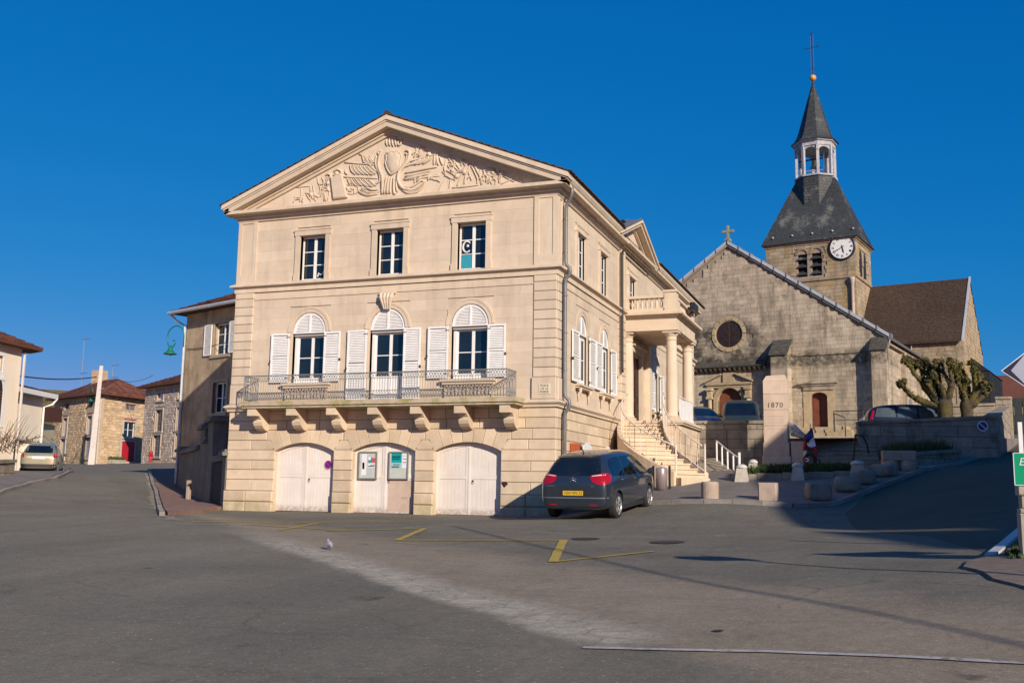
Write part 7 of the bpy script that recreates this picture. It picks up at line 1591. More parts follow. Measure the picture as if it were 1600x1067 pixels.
def house_walls(parent, faces, zb, zt, m, wins, th=.35, joint=None, stone=None, ch=.2, lmin=.2, lmax=.45, seed=1):
    """wins: list per face of openings (a0,a1,z0,z1)"""
    for i, fc in enumerate(faces):
        mb = MB(fc.fr()); wall_open(mb, 0, fc.L, zb-1.2, zt, wins[i], .03 if stone else 0, th)
        mb.build('wall', joint if stone else m, parent)
        if stone:
            keep = lambda a, z, W=wins[i]: not any(w_[0]-.16 < a < w_[1]+.16 and w_[2]-.16 < z < w_[3]+.2 for w_ in W)
            masonry(MB(fc.fr()), 0, fc.L, zb-.3, zt, ch, lmin, lmax, 0, keep, .02, .025, .05, random.Random(seed+i), rubble=.02).build('rubble_masonry', stone, parent, kind='stuff')
def hip_roof(parent, pts, zt, over, h, ridge, m, nm='roof', rows=14):
    """pts convex footprint (ccw or cw); ridge = 1 or 2 points (x,y)"""
    cx = sum(p[0] for p in pts)/len(pts); cy = sum(p[1] for p in pts)/len(pts)
    E_ = []
    for p in pts: d = Vector((p[0]-cx, p[1]-cy)); l = d.length; E_.append((p[0]+d.x/l*over*1.35, p[1]+d.y/l*over*1.35))
    R2 = [(*r, zt+h) for r in ridge]; mb = MB(); n = len(pts); vs = [(*e, zt-.05) for e in E_]+[(*e, zt+.07) for e in E_]
    mb.add(vs, [(i, (i+1) % n, n+(i+1) % n, n+i) for i in range(n)]+[tuple(range(n))])
    near = lambda e: min(R2, key=lambda r: math.hypot(r[0]-e[0], r[1]-e[1]))
    o = None; quads = []
    for i in range(n):
        a, b = (*E_[i], zt+.07), (*E_[(i+1) % n], zt+.07); ra, rb = near(a), near(b)
        mb.add([a, b, rb, ra] if ra != rb else [a, b, ra], [(0,1,2,3)] if ra != rb else [(0,1,2)]); quads.append((a, b, rb, ra))
    o = mb.build(nm, m, parent)
    mt = MB(); rng = random.Random(3)
    for q in quads:
        A, B, Cc, D = [Vector(v) for v in q]; nn = (B-A).cross(D-A)
        if nn.length < 1e-6: nn = (B-A).cross(Cc-A)
        nn.normalize()
        if nn.z < 0: nn = -nn
        for r in range(rows):
            t0, t1 = r/rows, (r+1)/rows; l0, r0 = A.lerp(D, t0), B.lerp(Cc, t0); l1, r1 = A.lerp(D, t1), B.lerp(Cc, t1); k = max(1, round((r0-l0).length/.45))
            for j in range(k):
                s0, s1 = j/k+.01/k, (j+1)/k-.03/k; o2 = nn*rng.uniform(.03, .06)
                mt.add([tuple(l0.lerp(r0, s0)+o2), tuple(l0.lerp(r0, s1)+o2), tuple(l1.lerp(r1, s1)+nn*.015), tuple(l1.lerp(r1, s0)+nn*.015), tuple(l0.lerp(r0, s0)), tuple(l0.lerp(r0, s1))], [(0,1,2,3),(4,5,1,0)], rng.random())
    mt.build('roof_tiles', m, parent, kind='stuff'); return o
def antenna(parent, x, y, z, h):
    mb = MB().tube([(x, y, z), (x, y, z+h)], .025, 5)
    for k, zz in enumerate((h-.05, h*.35)):
        mb.tube([(x-.2, y, z+zz), (x+1.0, y-.3, z+zz)], .018, 4)
        for j in range(5): mb.tube([(x-.1+.22*j, y-.06*j-.25, z+zz), (x-.1+.22*j, y-.06*j+.2, z+zz)], .012, 3)
    mb.build('tv_antenna', IRON, parent)
# brown rendered house next to the town hall
A1, B1 = (-21.47, 10.90), (-11.2, 7.10)
dv = unit(math.radians(-20.3)); nv = Vector((-dv.y, dv.x, 0)); BKL = (A1[0]+nv.x*9, A1[1]+nv.y*9); BKR = (B1[0]+nv.x*9, B1[1]+nv.y*9)
bh = thing('brown_house', 'brown rendered house with white shutters half hidden behind the town hall', 'house')
f1 = Face(A1, B1); f2 = Face(BKL, A1)
W1 = [(2.30, 3.42, 7.41, 8.82), (2.45, 3.45, 4.82, 6.17)]
house_walls(bh, [f1, f2, Face(B1, BKR), Face(BKR, BKL)], 1.5, 9.48, RENDERB, [W1, [], [], []])
house_window(f1, bh, *W1[0], sur=mat('window_stone', (.42,.34,.24), (.34,.27,.19), scale=4), shut=WHITE, bars=2); house_window(f1, bh, *W1[1], sur=MAT['window_stone'], bars=1)
hip_roof(bh, [A1, B1, BKR, BKL], 9.55, .6, 2.1, [((A1[0]+B1[0])/2+nv.x*3.8-1.2*dv.x, (A1[1]+B1[1])/2+nv.y*3.8-1.2*dv.y), ((A1[0]+B1[0])/2+nv.x*5.2+1.2*dv.x, (A1[1]+B1[1])/2+nv.y*5.2+1.2*dv.y)], TILE, rows=16)
mb = MB(f1.fr()); mb.tube([(-.62, -.62, 9.52), (f1.L, -.62, 9.52)], .08, 6).tube([(-.42, -.58, 9.45), (-.36, -.35, 9.2), (.02, -.09, 8.95), (.02, -.09, 1.3)], .06, 7); mb.build('gutter_and_downpipe', LEAD, bh)
MB(f1.fr()).tube([(.2, -.05, 7.85), (1.4, -.04, 7.8), (3.6, -.05, 7.9), (6, -.05, 7.88)], .017, 4).build('wall_cable', BLACKI, bh)
# green hook lamp on its corner
def hook_lamp(loc, rz, label, s=1.0):
    t = thing('street_lamp', label, 'street lamp', loc, rz, 'green scroll street lamps')
    pts = [(0,0,-.45),(.0,0,.0)]+[(-.52+.52*math.cos(a), 0, .06+.48*math.sin(a)) for a in np.linspace(0, PI*1.05, 12)]+[(-1.02,0,-.12),(-.95,0,-.32),(-.78,0,-.42),(-.62,0,-.38),(-.52,0,-.24),(-.56,0,-.12),(-.66,0,-.12)]
    MB().tube([tuple(Vector(p)*s) for p in pts], .028*s, 7).build('scroll_arm', GREENP, t, smooth=True)
    MB().lathe([(.03,.0),(.05,-.05),(.10,-.12),(.12,-.22),(.20,-.32),(.30,-.38),(.30,-.41),(.02,-.36)], (-.80*s,0,-.34*s), 18).build('bell_shade', GREENP, t, smooth=True)
    MB().lathe([(.0,-.10),(.08,-.06),(.09,0),(.04,.04)], (-.80*s,0,-.72*s), 12).build('lamp_glass', mat('lamp_glass', (.5,.5,.45), rough=.2, bump=0, big=0), t, smooth=True); return t
hook_lamp((A1[0]+.0, A1[1]-.14, 8.42), math.radians(-8), 'green scroll arm street lamp on the corner of the brown house', 1.03)
# shaded old gateway wall between the town hall and the brown house
gw = thing('gateway_wall', 'dark weathered stone gateway with capped pillars in the shade left of the town hall', 'gateway')
path = [(-11.2, -.02), (-12.6, .75), (-15.4, 3.3), (-17.2, 5.35)]
def gseg(p, q, z0, z1, th=.35, nm='gateway_masonry', m=DARKST, cap=True):
    f = Face(p, q); 
    if f.n.dot(Vector((8.8, -27.6, 0))-f.p) > 0: f = Face(q, p)
    o = MB(f.fr()).box(0, f.L, 0, th, z0, z1).build(nm, m, gw)
    if cap: MB(f.fr()).box(-.12, f.L+.12, -.14, th+.14, z1, z1+.12).box(-.06, f.L+.06, -.07, th+.07, z1+.12, z1+.20).build('coping', m, o)
    return f
GA, GB = Vector((-11.15, .10)), Vector((-21.2, 10.6))
def gp(t): v = GA.lerp(GB, t); return (v.x, v.y)
gseg(gp(-.004), gp(.05), .6, 2.6)
fg = Face(gp(.235), gp(.05))
if fg.n.dot(Vector((8.8, -27.6, 0))-fg.p) > 0: fg = Face(gp(.05), gp(.235))
for k in range(18): MB(fg.fr()).cbox(.01+.148*k, .148*(k+1), .08, .14, .75, 2.45, .008).build('gate_board', mat('old_dark_wood', (.035,.045,.045), (.025,.03,.03), rough=.8, scale=5), gw)
MB(fg.fr()).box(0, fg.L, .0, .3, 2.45, 2.66).build('gate_lintel', DARKST, gw)
gseg(gp(.235), gp(.335), .7, 3.9, .6, nm='gate_pillar'); gseg(gp(.40), gp(.49), .8, 3.75, .6, nm='gate_pillar'); gseg(gp(.335), gp(.40), .8, 3.2, .5)
gseg(gp(.49), gp(.93), .8, 3.0, .35); gseg(gp(.93), gp(1.06), 1.2, 3.15, .5)
MB().cbox(-.07,.07,-.07,.07,0,.75,.02).build('guard_stone', BOLST, gw, loc=(-15.75,4.3,H(-15.75,4.3)+.05))
# yellow stone house at the bend
SUR = mat('pale_dressed_stone', (.52,.44,.35), (.45,.37,.29), scale=4, bump=.2)
h1 = thing('stone_house', 'honey coloured rubble stone house with a red tiled hip roof and a red door', 'house')
C1, L1, R1 = (-55.03, 42.73), (-63.83, 46.57), (-55.92, 49.98)
R1 = (-55.03+7.6*math.cos(math.radians(88)), 42.73+7.6*math.sin(math.radians(88)))
fa, fb = Face(L1, C1), Face(C1, R1); BK = (L1[0]+(R1[0]-C1[0]), L1[1]+(R1[1]-C1[1]))
def colw(fc, u0, u1, z0, z1): return (u0, u1, z0, z1)
WA = [(2.2,3.1,8.35,8.95),(2.2,3.1,5.9,7.6),(2.0,3.0,3.9,5.7),(7.2,8.2,8.35,8.95),(7.2,8.2,5.9,7.6),(7.0,8.2,3.9,5.7)]
WB = [(3.1,4.4,8.3,8.85),(3.0,4.4,5.85,7.25),(2.9,4.5,3.75,5.5)]
house_walls(h1, [fa, fb, Face(R1, BK), Face(BK, L1)], 3.2, 9.35, RUBBLE, [WA, WB, [], []], joint=RUBJ, stone=RUBBLE, ch=.24, lmin=.25, lmax=.6)
LAVW = plain('lavender_shutters', (.38,.34,.36), .7); DRED = plain('dark_red_lintel', (.16,.03,.03), .7)
for w_ in WA:
    if w_[2] > 8: house_window(fa, h1, *w_, sur=None, frame=IRON, bars=0)
    else: house_window(fa, h1, *w_, sur=SUR, frame=LAVW, bars=4, glass=LAVW, lint=DRED)
house_window(fb, h1, *WB[0], sur=None, frame=IRON, bars=0, glass=plain('attic_shutter', (.16,.12,.12), .7)); house_window(fb, h1, *WB[1], sur=SUR, frame=WHITE, bars=1, lint=plain('red_lintel', (.30,.03,.04), .6))
MB(fb.fr()).box(WB[2][0]-.12, WB[2][1]+.12, -.03, .1, WB[2][3], WB[2][3]+.14).box(WB[2][0]-.14, WB[2][0], -.03, .1, 3.4, 5.5).box(WB[2][1], WB[2][1]+.14, -.03, .1, 3.4, 5.5).build('door_surround', SUR, h1)
MB(fb.fr()).box(WB[2][0], WB[2][1], .02, .1, WB[2][2], WB[2][3]).build('red_door', REDP, h1)
MB(fb.fr()).box(WB[2][0]-.5, WB[2][1]+.5, -.9, .05, 3.2, 3.7).build('doorstep', SUR, h1)
mb = MB()
for k in range(18): z = 3.4+.33*k; l = .35 if k % 2 else .22; MB(fa.fr()).cbox(fa.L-l, fa.L+.03, -.03, .1, z, z+.31, .01).build('quoin', SUR, h1)
mx, my = (L1[0]+R1[0])/2, (L1[1]+R1[1])/2
hip_roof(h1, [L1, C1, R1, BK], 9.4, .7, 2.0, [(mx-1.4, my+.5), (mx+1.2, my-.4)], TILE, rows=16)
MB().box(mx-2.0, mx-.9, my-.2, my+.7, 10.2, 12.3).build('chimney', RUBBLE, h1); antenna(h1, mx-4.5, my+1.2, 10.4, 5.2); antenna(h1, mx+.0, my+.3, 11.0, 1.8)
MB().tube([(C1[0]-.1, C1[1]-.14, 9.2), (C1[0]-.1, C1[1]-.14, 3.4)], .06, 5).build('downpipe', ZINC, h1)
hook_lamp(fa.fr()(fa.L-2.2, -.2, 9.6), math.radians(180-24), 'small green street lamp on the front of the honey stone house', 1.0)
# wall of render that closes the recess and the grey stone house
h2 = thing('grey_stone_house', 'greyish pink rubble stone house with narrow windows beside a red hydrant', 'house')
C2, D2 = (-47.79, 39.76), (-40.2, 36.11); n2 = Vector((-(D2[1]-C2[1]), D2[0]-C2[0], 0)).normalized()
fC = Face(C2, D2); bC = (C2[0]+n2.x*7, C2[1]+n2.y*7); bD = (D2[0]+n2.x*7, D2[1]+n2.y*7)
W2 = [(2.2,3.2,8.35,8.95),(2.1,3.3,5.9,7.6),(1.9,3.2,3.9,5.6),(5.8,6.8,8.35,9.0),(5.7,6.9,5.9,7.65),(5.7,6.9,3.9,5.65)]
house_walls(h2, [fC, Face(bC, C2), Face(D2, bD), Face(bD, bC)], 3.2, 9.45, RUBBLE2, [W2, [], [], []], joint=RUBJ, stone=RUBBLE2, ch=.22, lmin=.22, lmax=.5, seed=7)
for w_ in W2: house_window(fC, h2, *w_, sur=SUR, frame=LAVW, bars=(0 if w_[2] > 8 else 3), glass=(WHITE if w_[2] > 8 else GLASS))
hip_roof(h2, [C2, D2, bD, bC], 9.5, .6, 1.7, [((C2[0]+bD[0])/2-1.6, (C2[1]+bD[1])/2+.8), ((C2[0]+bD[0])/2+1.6, (C2[1]+bD[1])/2-.8)], TILE, rows=14)
MB().box(-47.0, -45.9, 43.2, 44.1, 10.3, 12.2).build('chimney', mat('brick_chimney', (.25,.15,.11), rough=.9), h2)
MB(Face(C2, (-49.9, 44.5)).fr()).box(0,.1,0,.1,3,4)
ht_ = thing('hydrant', 'red fire hydrant against the grey stone house', 'hydrant', fC.fr()(3.9, -1.0, 3.42))
MB().lathe([(.16,0),(.16,.08),(.11,.10),(.11,.62),(.16,.66),(.16,.72),(.10,.82),(.03,.90),(.03,.96)], (0,0,0), 12).build('barrel', REDP, ht_, smooth=True); MB().lathe([(.07,-.22),(.07,.22)], (0,0,.5), 10, 'x').build('outlet', REDP, ht_)
for k, (a_, lb, ln_) in enumerate(((1.0, 'left low planted trough under the honey house wall', 1.8), (5.6, 'dark planted trough below the shaded end of the honey house', 2.6))):
    t = thing('plant_trough', lb, 'planter', fb.fr()(a_, -1.3, H(*fb.fr()(a_, -1.3, 0)[:2])), math.atan2(fb.d.y, fb.d.x)); MB().cbox(-ln_/2, ln_/2, -.2, .2, 0, .35, .02).build('trough', POSTC, t)
    tufts('plants', lambda r: (r.uniform(-ln_/2, ln_/2), r.uniform(-.2,.2), .3), 260, .35, HEDGE, random.Random(k), t, blade=.04)
# cream house on the left edge
lh = thing('cream_house', 'cream rendered house with a red tile roof and arched louvred window at the left edge', 'house')
LC = (-27.22, 7.04); d1 = unit(math.radians(110.3)); LP_ = (LC[0]-d1.x*-0, LC[1])
Q0 = (-23.95, -6.06); f3 = Face(Q0, LC)     # front face running away from the camera
sd = unit(math.radians(200)); LC2 = (LC[0]-.95, LC[1]+.40); BK1 = (LC[0]+sd.x*8, LC[1]+sd.y*8+1); BK2 = (Q0[0]+sd.x*8, Q0[1]+sd.y*8)
L3 = f3.L
W3 = [(L3-2.35, L3-1.35, 6.15, 7.05), (L3-2.7, L3-1.2, 4.15, 5.55)]
house_walls(lh, [f3, Face(LC, LC2), Face(LC2, BK1), Face(BK1, BK2), Face(BK2, Q0)], 1.6, 7.6, CREAM, [W3, [], [], [], []])
house_window(f3, lh, *W3[0], sur=WHITE, frame=mat('brown_wood', (.22,.10,.03), rough=.6), bars=0, glass=MAT['brown_wood'])
c3 = (W3[1][0]+W3[1][1])/2; mb = MB(f3.fr())
for t0, t1 in zip(np.linspace(0, PI, 13)[:-1], np.linspace(0, PI, 13)[1:]): mb.prism([(c3+.75*math.cos(t0), 5.55+.75*math.sin(t0)), (c3+.75*math.cos(t1), 5.55+.75*math.sin(t1)), (c3+.98*math.cos(t1), 5.55+.98*math.sin(t1)), (c3+.98*math.cos(t0), 5.55+.98*math.sin(t0))], -.04, .02)
mb.box(c3-.98, c3-.75, -.04, .02, 4.0, 5.55); mb.box(c3+.75, c3+.98, -.04, .02, 4.0, 5.55); mb.build('arched_surround', WHITE, lh)
mb = MB(f3.fr())
mb.prism([(c3-.75, 4.1), (c3+.75, 4.1), (c3+.75, 5.55)]+[(c3+.75*math.cos(t), 5.55+.75*math.sin(t)) for t in np.linspace(.1, PI-.1, 9)]+[(c3-.75, 5.55)], -.02, -.01)
o = mb.build('arched_shutter', mat('dark_shutter', (.035,.028,.024), rough=.7), lh); mb = MB(f3.fr())
for k in range(12): mb.box(c3-.70, c3+.70, -.05, -.02, 4.15+.12*k, 4.19+.12*k)
mb.build('louvre_slats', mat('brown_wood', (.22,.10,.03)), o, kind='stuff')
fs_ = Face(LC, LC2); MB(fs_.fr()).box(.15,.75,-.05,-.02,3.3,6.0).build('side_shutter', mat('dark_shutter', (.035,.028,.024)), lh); MB(fs_.fr()).box(.45,.62,-.08,-.04,3.4,5.9).build('white_shutter', WHITE, lh)
hip_roof(lh, [Q0, LC, LC2, BK1, BK2], 7.6, .7, 1.9, [(-29.2, 1.6), (-28.6, -1.0)], TILE, rows=16)
mb = MB().tube([(LC[0]+.12, LC[1]+.05, 7.4), (LC[0]+.12, LC[1]+.05, 2.1)], .06, 6); mb.build('downpipe', CONC, lh)
# second cream house
h4 = thing('second_cream_house', 'smaller cream house with a white eaves board behind the gold car', 'house')
E4 = (-37.82, 19.08); W4 = (-34.0, 8.6)
f4 = Face((-35.0, 11.4), E4); n4 = unit(math.radians(200)); hb = [(-35.0, 11.4), E4, (E4[0]+n4.x*7, E4[1]+n4.y*7), (-35.0+n4.x*7, 11.4+n4.y*7)]
house_walls(h4, [f4, Face(hb[1], hb[2]), Face(hb[2], hb[3]), Face(hb[3], hb[0])], 2.2, 6.75, CREAM, [[], [], [], []])
hip_roof(h4, hb, 6.85, .6, 1.1, [(-39.6, 14.2), (-39.0, 12.6)], TILEB, rows=10); MB(f4.fr()).box(-.6, f4.L+.6, -.62, -.5, 6.62, 6.9).build('eaves_board', WHITE, h4)
MB(f4.fr()).tube([(f4.L+.5, -.62, 6.65), (f4.L+.4, -.4, 6.3), (f4.L+.02, -.08, 6.1), (f4.L+.02, -.08, 2.4)], .06, 6).build('downpipe', WHITE, h4)
MB().box(-38.6, -37.9, 12.6, 13.4, 7.2, 9.6).box(-38.7, -37.8, 12.5, 13.5, 9.6, 9.75).build('chimney', RENDERB, h4)
pch = MB(f4.fr()); pch.prism([(-.6, 3.75), (2.5, 3.75), (2.5, 5.0), (1.5, 5.35), (-.6, 5.35)], -1.3, -.05)
pch.build('porch_roof', mat('blue_grey_slate', (.16,.18,.20), rough=.7), h4)
# little yellow gable beyond and a red roof
h5 = thing('yellow_outhouse', 'small pale yellow gabled outhouse with orange tiles between two houses', 'outhouse')
p5 = Face((-52.32, 32.86), (-55.44, 38.22)); MB(p5.fr()).box(0, p5.L, 0, 4, 2, 6.4).build('wall', CREAM2, h5)
MB(p5.fr()).prism([(-.4, 6.3), (p5.L+.4, 6.7), (p5.L+.4, 7.9), (-.4, 7.5)], -.4, 4.2).build('roof', TILE, h5)
# utility pole and cables
up = thing('utility_pole', 'tall white concrete utility pole in front of the honey stone house', 'pole', (-48.57, 35.08, 2.9))
MB().add([(-.24,-.16,0),(.24,-.16,0),(.24,.16,0),(-.24,.16,0),(-.13,-.1,7.9),(.13,-.1,7.9),(.13,.1,7.9),(-.13,.1,7.9)], [(0,1,5,4),(1,2,6,5),(2,3,7,6),(3,0,4,7),(4,5,6,7)]).build('shaft', CONC, up, loc=(0,0,0)).rotation_euler = (0, .03, math.radians(45))
MB().tube([(.1,0,5.95),(.5,.3,6.15)], .03, 5).build('bracket', IRON, up)
def cable(label, p, q, sag, r=.03, n=14, m=BLACKI):
    p, q = Vector(p), Vector(q); pts = [tuple(p.lerp(q, i/n)-Vector((0, 0, sag*4*(i/n)*(1-i/n)))) for i in range(n+1)]
    o = MB().tube(pts, r, 5).build('overhead_cable', m, None); tag(o, label, 'cable'); return o
cable('thick black cable from the utility pole to the cream house roof', (-48.6,35.0,9.9), (-38.2,13.2,8.1), .5, .045)
cable('thin cable from the utility pole sloping down to the left', (-48.6,35.0,9.6), (-50.5,27.6,6.5), .3, .02)
cable('thin cable between the roofs of the two stone houses', (-57,46.5,11.2), (-47.5,40.2,10.6), .4, .02)
# bush, pillar and garden wall by the cream house
bs = thing('bare_bush', 'leafless brown bush over the garden wall at the left edge', 'bush', (-23.3, 2.75, 2.75)); mb = MB(); rb = random.Random(4)
for k in range(70):
    a = rb.uniform(0, 2*PI); l = rb.uniform(.7, 1.5); el = rb.uniform(.2, 1.2); p0 = Vector((rb.uniform(-.3,.3), rb.uniform(-.8,.8), rb.uniform(0,.5))); d = Vector((math.cos(a)*math.cos(el), math.sin(a)*math.cos(el), math.sin(el)))
    mb.tube([tuple(p0), tuple(p0+d*l*.5+Vector((0,0,.05))), tuple(p0+d*l)], [.014,.009,.004], 3)
mb.build('twigs', mat('twig_brown', (.13,.08,.055), rough=.9, bump=0), bs)
block_wall('garden_wall', 'low old garden wall with a capped pillar under the bare bush', (-20.6, -2.4), (-23.1, 3.2), 1.3, 2.25, 2.55, .35, .3, .7, 12)
t = thing('gate_pillar', 'pale square gate pillar between the cream house and the gold car', 'pillar', (-33.9, 14.1, 2.0)); MB().cbox(-.25,.25,-.25,.25,0,1.75,.02).build('shaft', CREAM, t); MB().cbox(-.33,.33,-.33,.33,1.75,1.88,.02).build('cap', DARKST, t)
t = thing('porch_shrub', 'small dark green shrub by the porch behind the gold car', 'shrub', (-36.2, 16.6, 2.0))
mb = MB().tube([(0,0,0),(0,0,1.4)], .05, 5); mb.build('stem', BARK, t)
tufts('leaves', lambda r: (r.gauss(0,.45), r.gauss(0,.45), 1.3+r.gauss(0,.35)), 900, .18, HEDGE, random.Random(9), t, blade=.05, lean=1)
# distant building at the far right
h6 = thing('red_roofed_house', 'distant low house with a long red tiled roof at the right edge', 'house')
MB().box(17.2, 34, 68, 76, 6.0, 9.7).build('wall', CREAM2, h6); MB().prism([(67.4, 9.6), (76.6, 9.6), (72, 12.4)], 16.8, 34.4, 'x').build('roof', TILE, h6)
dh = thing('dark_gate', 'dark closed board gate in the shade at the right end of the churchyard wall', 'gate', (14.70, 31.0, 0))
for k in range(12): MB().cbox(.02+.4*k, .40+.4*k, 0, .08, 3.0, 6.75, .01).build('board', mat('old_dark_wood', (.035,.045,.045)), dh)
MB().tube([(0,.12,6.4),(4.9,.12,6.4)], .06, 4).build('rail', MAT['old_dark_wood'], dh)
# ------------------------------------------------------------------ pollarded trees
def branch(mb, p, d, l, r, depth, rng, knob=True):
    pts = [Vector(p)]; dd = Vector(d).normalized(); n = 6; rs = [r]
    for i in range(n):
        dd = (dd+Vector((rng.uniform(-.22,.22), rng.uniform(-.22,.22), rng.uniform(-.05,.22)))).normalized(); pts.append(pts[-1]+dd*l/n); rs.append(r*(1-.30*(i+1)/n)*rng.uniform(.9, 1.18))
    mb.tube([tuple(q) for q in pts], rs, 8)
    if depth > 0:
        for k in range(rng.choice((2, 3))):
            q = pts[-1-rng.randrange(2)]; a = rng.uniform(0, 2*PI); nd = (dd*1.0+Vector((math.cos(a)*.8, math.sin(a)*.8, rng.uniform(-.1,.7)))).normalized(); branch(mb, q, nd, l*rng.uniform(.45,.7), rs[-1]*.72, depth-1, rng)
    else:
        for k in range(3): q = pts[-1]+Vector((rng.uniform(-.12,.12), rng.uniform(-.12,.12), rng.uniform(-.08,.12))); kr = rng.uniform(.5,.9); mb.lathe([(.0,-.11*kr),(.09*kr,-.07*kr),(.13*kr,0),(.09*kr,.08*kr),(.0,.12*kr)], tuple(q), 7)
        for k in range(6):
            a = rng.uniform(0, 2*PI); e = Vector((math.cos(a)*.5, math.sin(a)*.5, 1)).normalized()*rng.uniform(.08,.28); mb.tube([tuple(pts[-1]), tuple(pts[-1]+e)], [.02,.006], 4)
def pollard(loc, label, arms, r0, hf_, seed):
    t = thing('pollarded_tree', label, 'tree', loc); rng = random.Random(seed)
    mb = MB(); mb.tube([(0,0,-.4),(.02,0,.1),(.03,0,.45),(-.03,.02,hf_*.5),(.02,.0,hf_*.75),(0,0,hf_),(0,0,hf_+.18),(0,0,hf_+.4)], [r0*1.3,r0*1.08,r0*.93,r0*1.02,r0*.96,r0*1.05,r0*.95,r0*.45], 14); mb.build('trunk', BARK, t, smooth=True)
    mb = MB()
    for d, l, r, dep in arms: branch(mb, (0,0,hf_-.15), d, l, r, dep, rng)
    mb.build('crown', BARK, t, smooth=True)
    # ivy and moss clumps along the limbs
    src = [v for v in mb.v]; rr = random.Random(seed+1)
    def f(r): v = r.choice(src); return (v[0]+r.uniform(-.05,.05), v[1]+r.uniform(-.05,.05), v[2]+r.uniform(-.06,.02))
    tufts('moss_and_ivy', f, 6000, .075, mat('moss_leaf', (.13,.115,.028), (.06,.06,.018), rough=.9, bump=0, scale=3, tone=.4), rr, t, blade=.035, lean=1.0)
pollard((11.35, 22.3, hT(11.3,22.3)), 'left pollarded tree with thick mossy limbs reaching far left behind the wall', [((-1.0,-.1,.62),1.5,.22,2),((-1,.1,.32),1.3,.19,2),((-.35,.2,1),1.2,.20,2),((.45,-.1,1.0),1.2,.19,2),((.1,-.2,1),1.0,.17,2),((-.6,-.3,.8),1.0,.16,1)], .33, 1.55, 5)
pollard((12.25, 22.4, hT(12.2,22.4)), 'right pollarded tree with mossy stub limbs reaching right behind the wall', [((.75,-.1,.95),1.3,.20,2),((.35,.2,1.0),1.2,.18,2),((-.2,0,1),1.2,.17,2),((.9,.1,.7),1.0,.17,1),((.1,-.3,.9),.9,.15,1)], .27, 1.45, 9)
# ------------------------------------------------------------------ signs at the right edge
t = thing('direction_sign', 'large pale grey arrow road sign with a dark border cut by the right edge', 'sign', (9.98, -15.70, 2.945), math.radians(3))
def hexa(k): return [(0+k*1.6, 0), (.24+k*.55, -.19+k), (.95, -.19+k), (.95, .19-k), (.24+k*.55, .19-k)]
MB().prism(hexa(0), -.004, .012).build('back_plate', SIGNW, t); MB().prism(hexa(.008), -.007, -.004).build('dark_border', plain('sign_navy', (.012,.014,.035), .35), t); MB().prism([(.095,0),(.235,-.165),(.93,-.165),(.93,.165),(.235,.165)], -.010, -.007).build('pale_field', plain('sign_grey', (.34,.36,.42), .4), t)
MB().tube([(.75,.04,-2.35),(.75,.04,.25)], .03, 8).build('post', ZINC, t)
gs = thing('green_sign', 'green information sign starting with ETS on a stone pillar at the right edge', 'sign', (10.255, -13.72, 1.955), math.radians(-2))
MB().cbox(0, 1.1, 0, .02, -.20, .20, .004).build('panel', GREENS, gs); mb = MB(); e = .006
mb.box(0, 1.1, -.003, 0, -.20, -.20+e*1.5).box(0, 1.1, -.003, 0, .20-e*1.5, .20).box(0, e*1.5, -.003, 0, -.2, .2); mb.build('white_border', SIGNW, gs)
o = text_mesh('ETS', .13, SIGNW, 'lettering', gs, .002, 'LEFT', 1.1, .25); o.rotation_euler = (PI/2, 0, 0); o.location = (.055, -.003, .085)
ring(MB(), .26, -.06, .075, .085, -.004, -.0, 20).build('white_ring', SIGNW, gs)
sp = thing('stone_pillar', 'pale square stone pillar under the green sign at the right edge', 'pillar', (10.45, -13.55, .86), 0)
for z0, z1, w_ in ((-.1,.56,.155),(.56,.62,.15),(.62,.78,.13),(.78,.90,.16)): MB().cbox(-w_, w_, -w_, w_, z0, z1-.003, .012).build('pillar_stone', POSTC, sp)
tag(MB().box(10.545,10.60,-11.75,-11.70,1.0,2.66).build('white_post', WHITE, None), 'slim white post behind the green sign', 'post')
# pigeon
pg = thing('pigeon', 'grey pigeon standing on the asphalt in front of the town hall', 'pigeon', (-.44, -11.66, H(-.44,-11.66)+.004), math.radians(140)); pg.scale = (.82, .82, .82)
def skin(verts, edges, radii, nm, m, parent, lv=2):
    me = bpy.data.meshes.new(nm); me.from_pydata(verts, edges, []); o = bpy.data.objects.new(nm, me); COL.objects.link(o)
    sk = o.modifiers.new('s', 'SKIN'); ss = o.modifiers.new('ss', 'SUBSURF'); ss.levels = lv; ss.render_levels = lv
    for i, r in enumerate(radii): me.skin_vertices[0].data[i].radius = r if isinstance(r, tuple) else (r, r)
    me.skin_vertices[0].data[0].use_root = True
    dg = bpy.context.evaluated_depsgraph_get(); dg.update(); me2 = bpy.data.meshes.new_from_object(o.evaluated_get(dg)); bpy.data.objects.remove(o)
    me2.materials.clear(); me2.materials.append(m); me2.name = nm
    for p in me2.polygons: p.use_smooth = True
    return obj(nm, me2, parent)
PIG = mat('pigeon_feathers', (.26,.25,.29), (.36,.34,.38), rough=.7, scale=14, bump=.1)
_sp = [(-.185,.062,.006,.004),(-.16,.068,.022,.008),(-.12,.082,.030,.020),(-.08,.100,.044,.036),(-.04,.112,.058,.052),(0,.118,.066,.062),(.035,.126,.064,.064),(.06,.142,.052,.056),(.076,.162,.036,.040),(.084,.180,.027,.030),(.090,.196,.026,.027),(.098,.207,.020,.021),(.106,.210,.008,.008)]
_vs = []; _n = 14
for k, (x, z, ry, rz) in enumerate(_sp):
    a_, b_ = _sp[max(k-1, 0)], _sp[min(k+1, len(_sp)-1)]; d_ = Vector((b_[0]-a_[0], 0, b_[1]-a_[1])).normalized(); up_ = Vector((-d_.z, 0, d_.x))
    for q in range(_n): t_ = 2*PI*q/_n; v = Vector((x, 0, z))+Vector((0, 1, 0))*ry*math.cos(t_)+up_*rz*math.sin(t_); _vs.append(tuple(v))
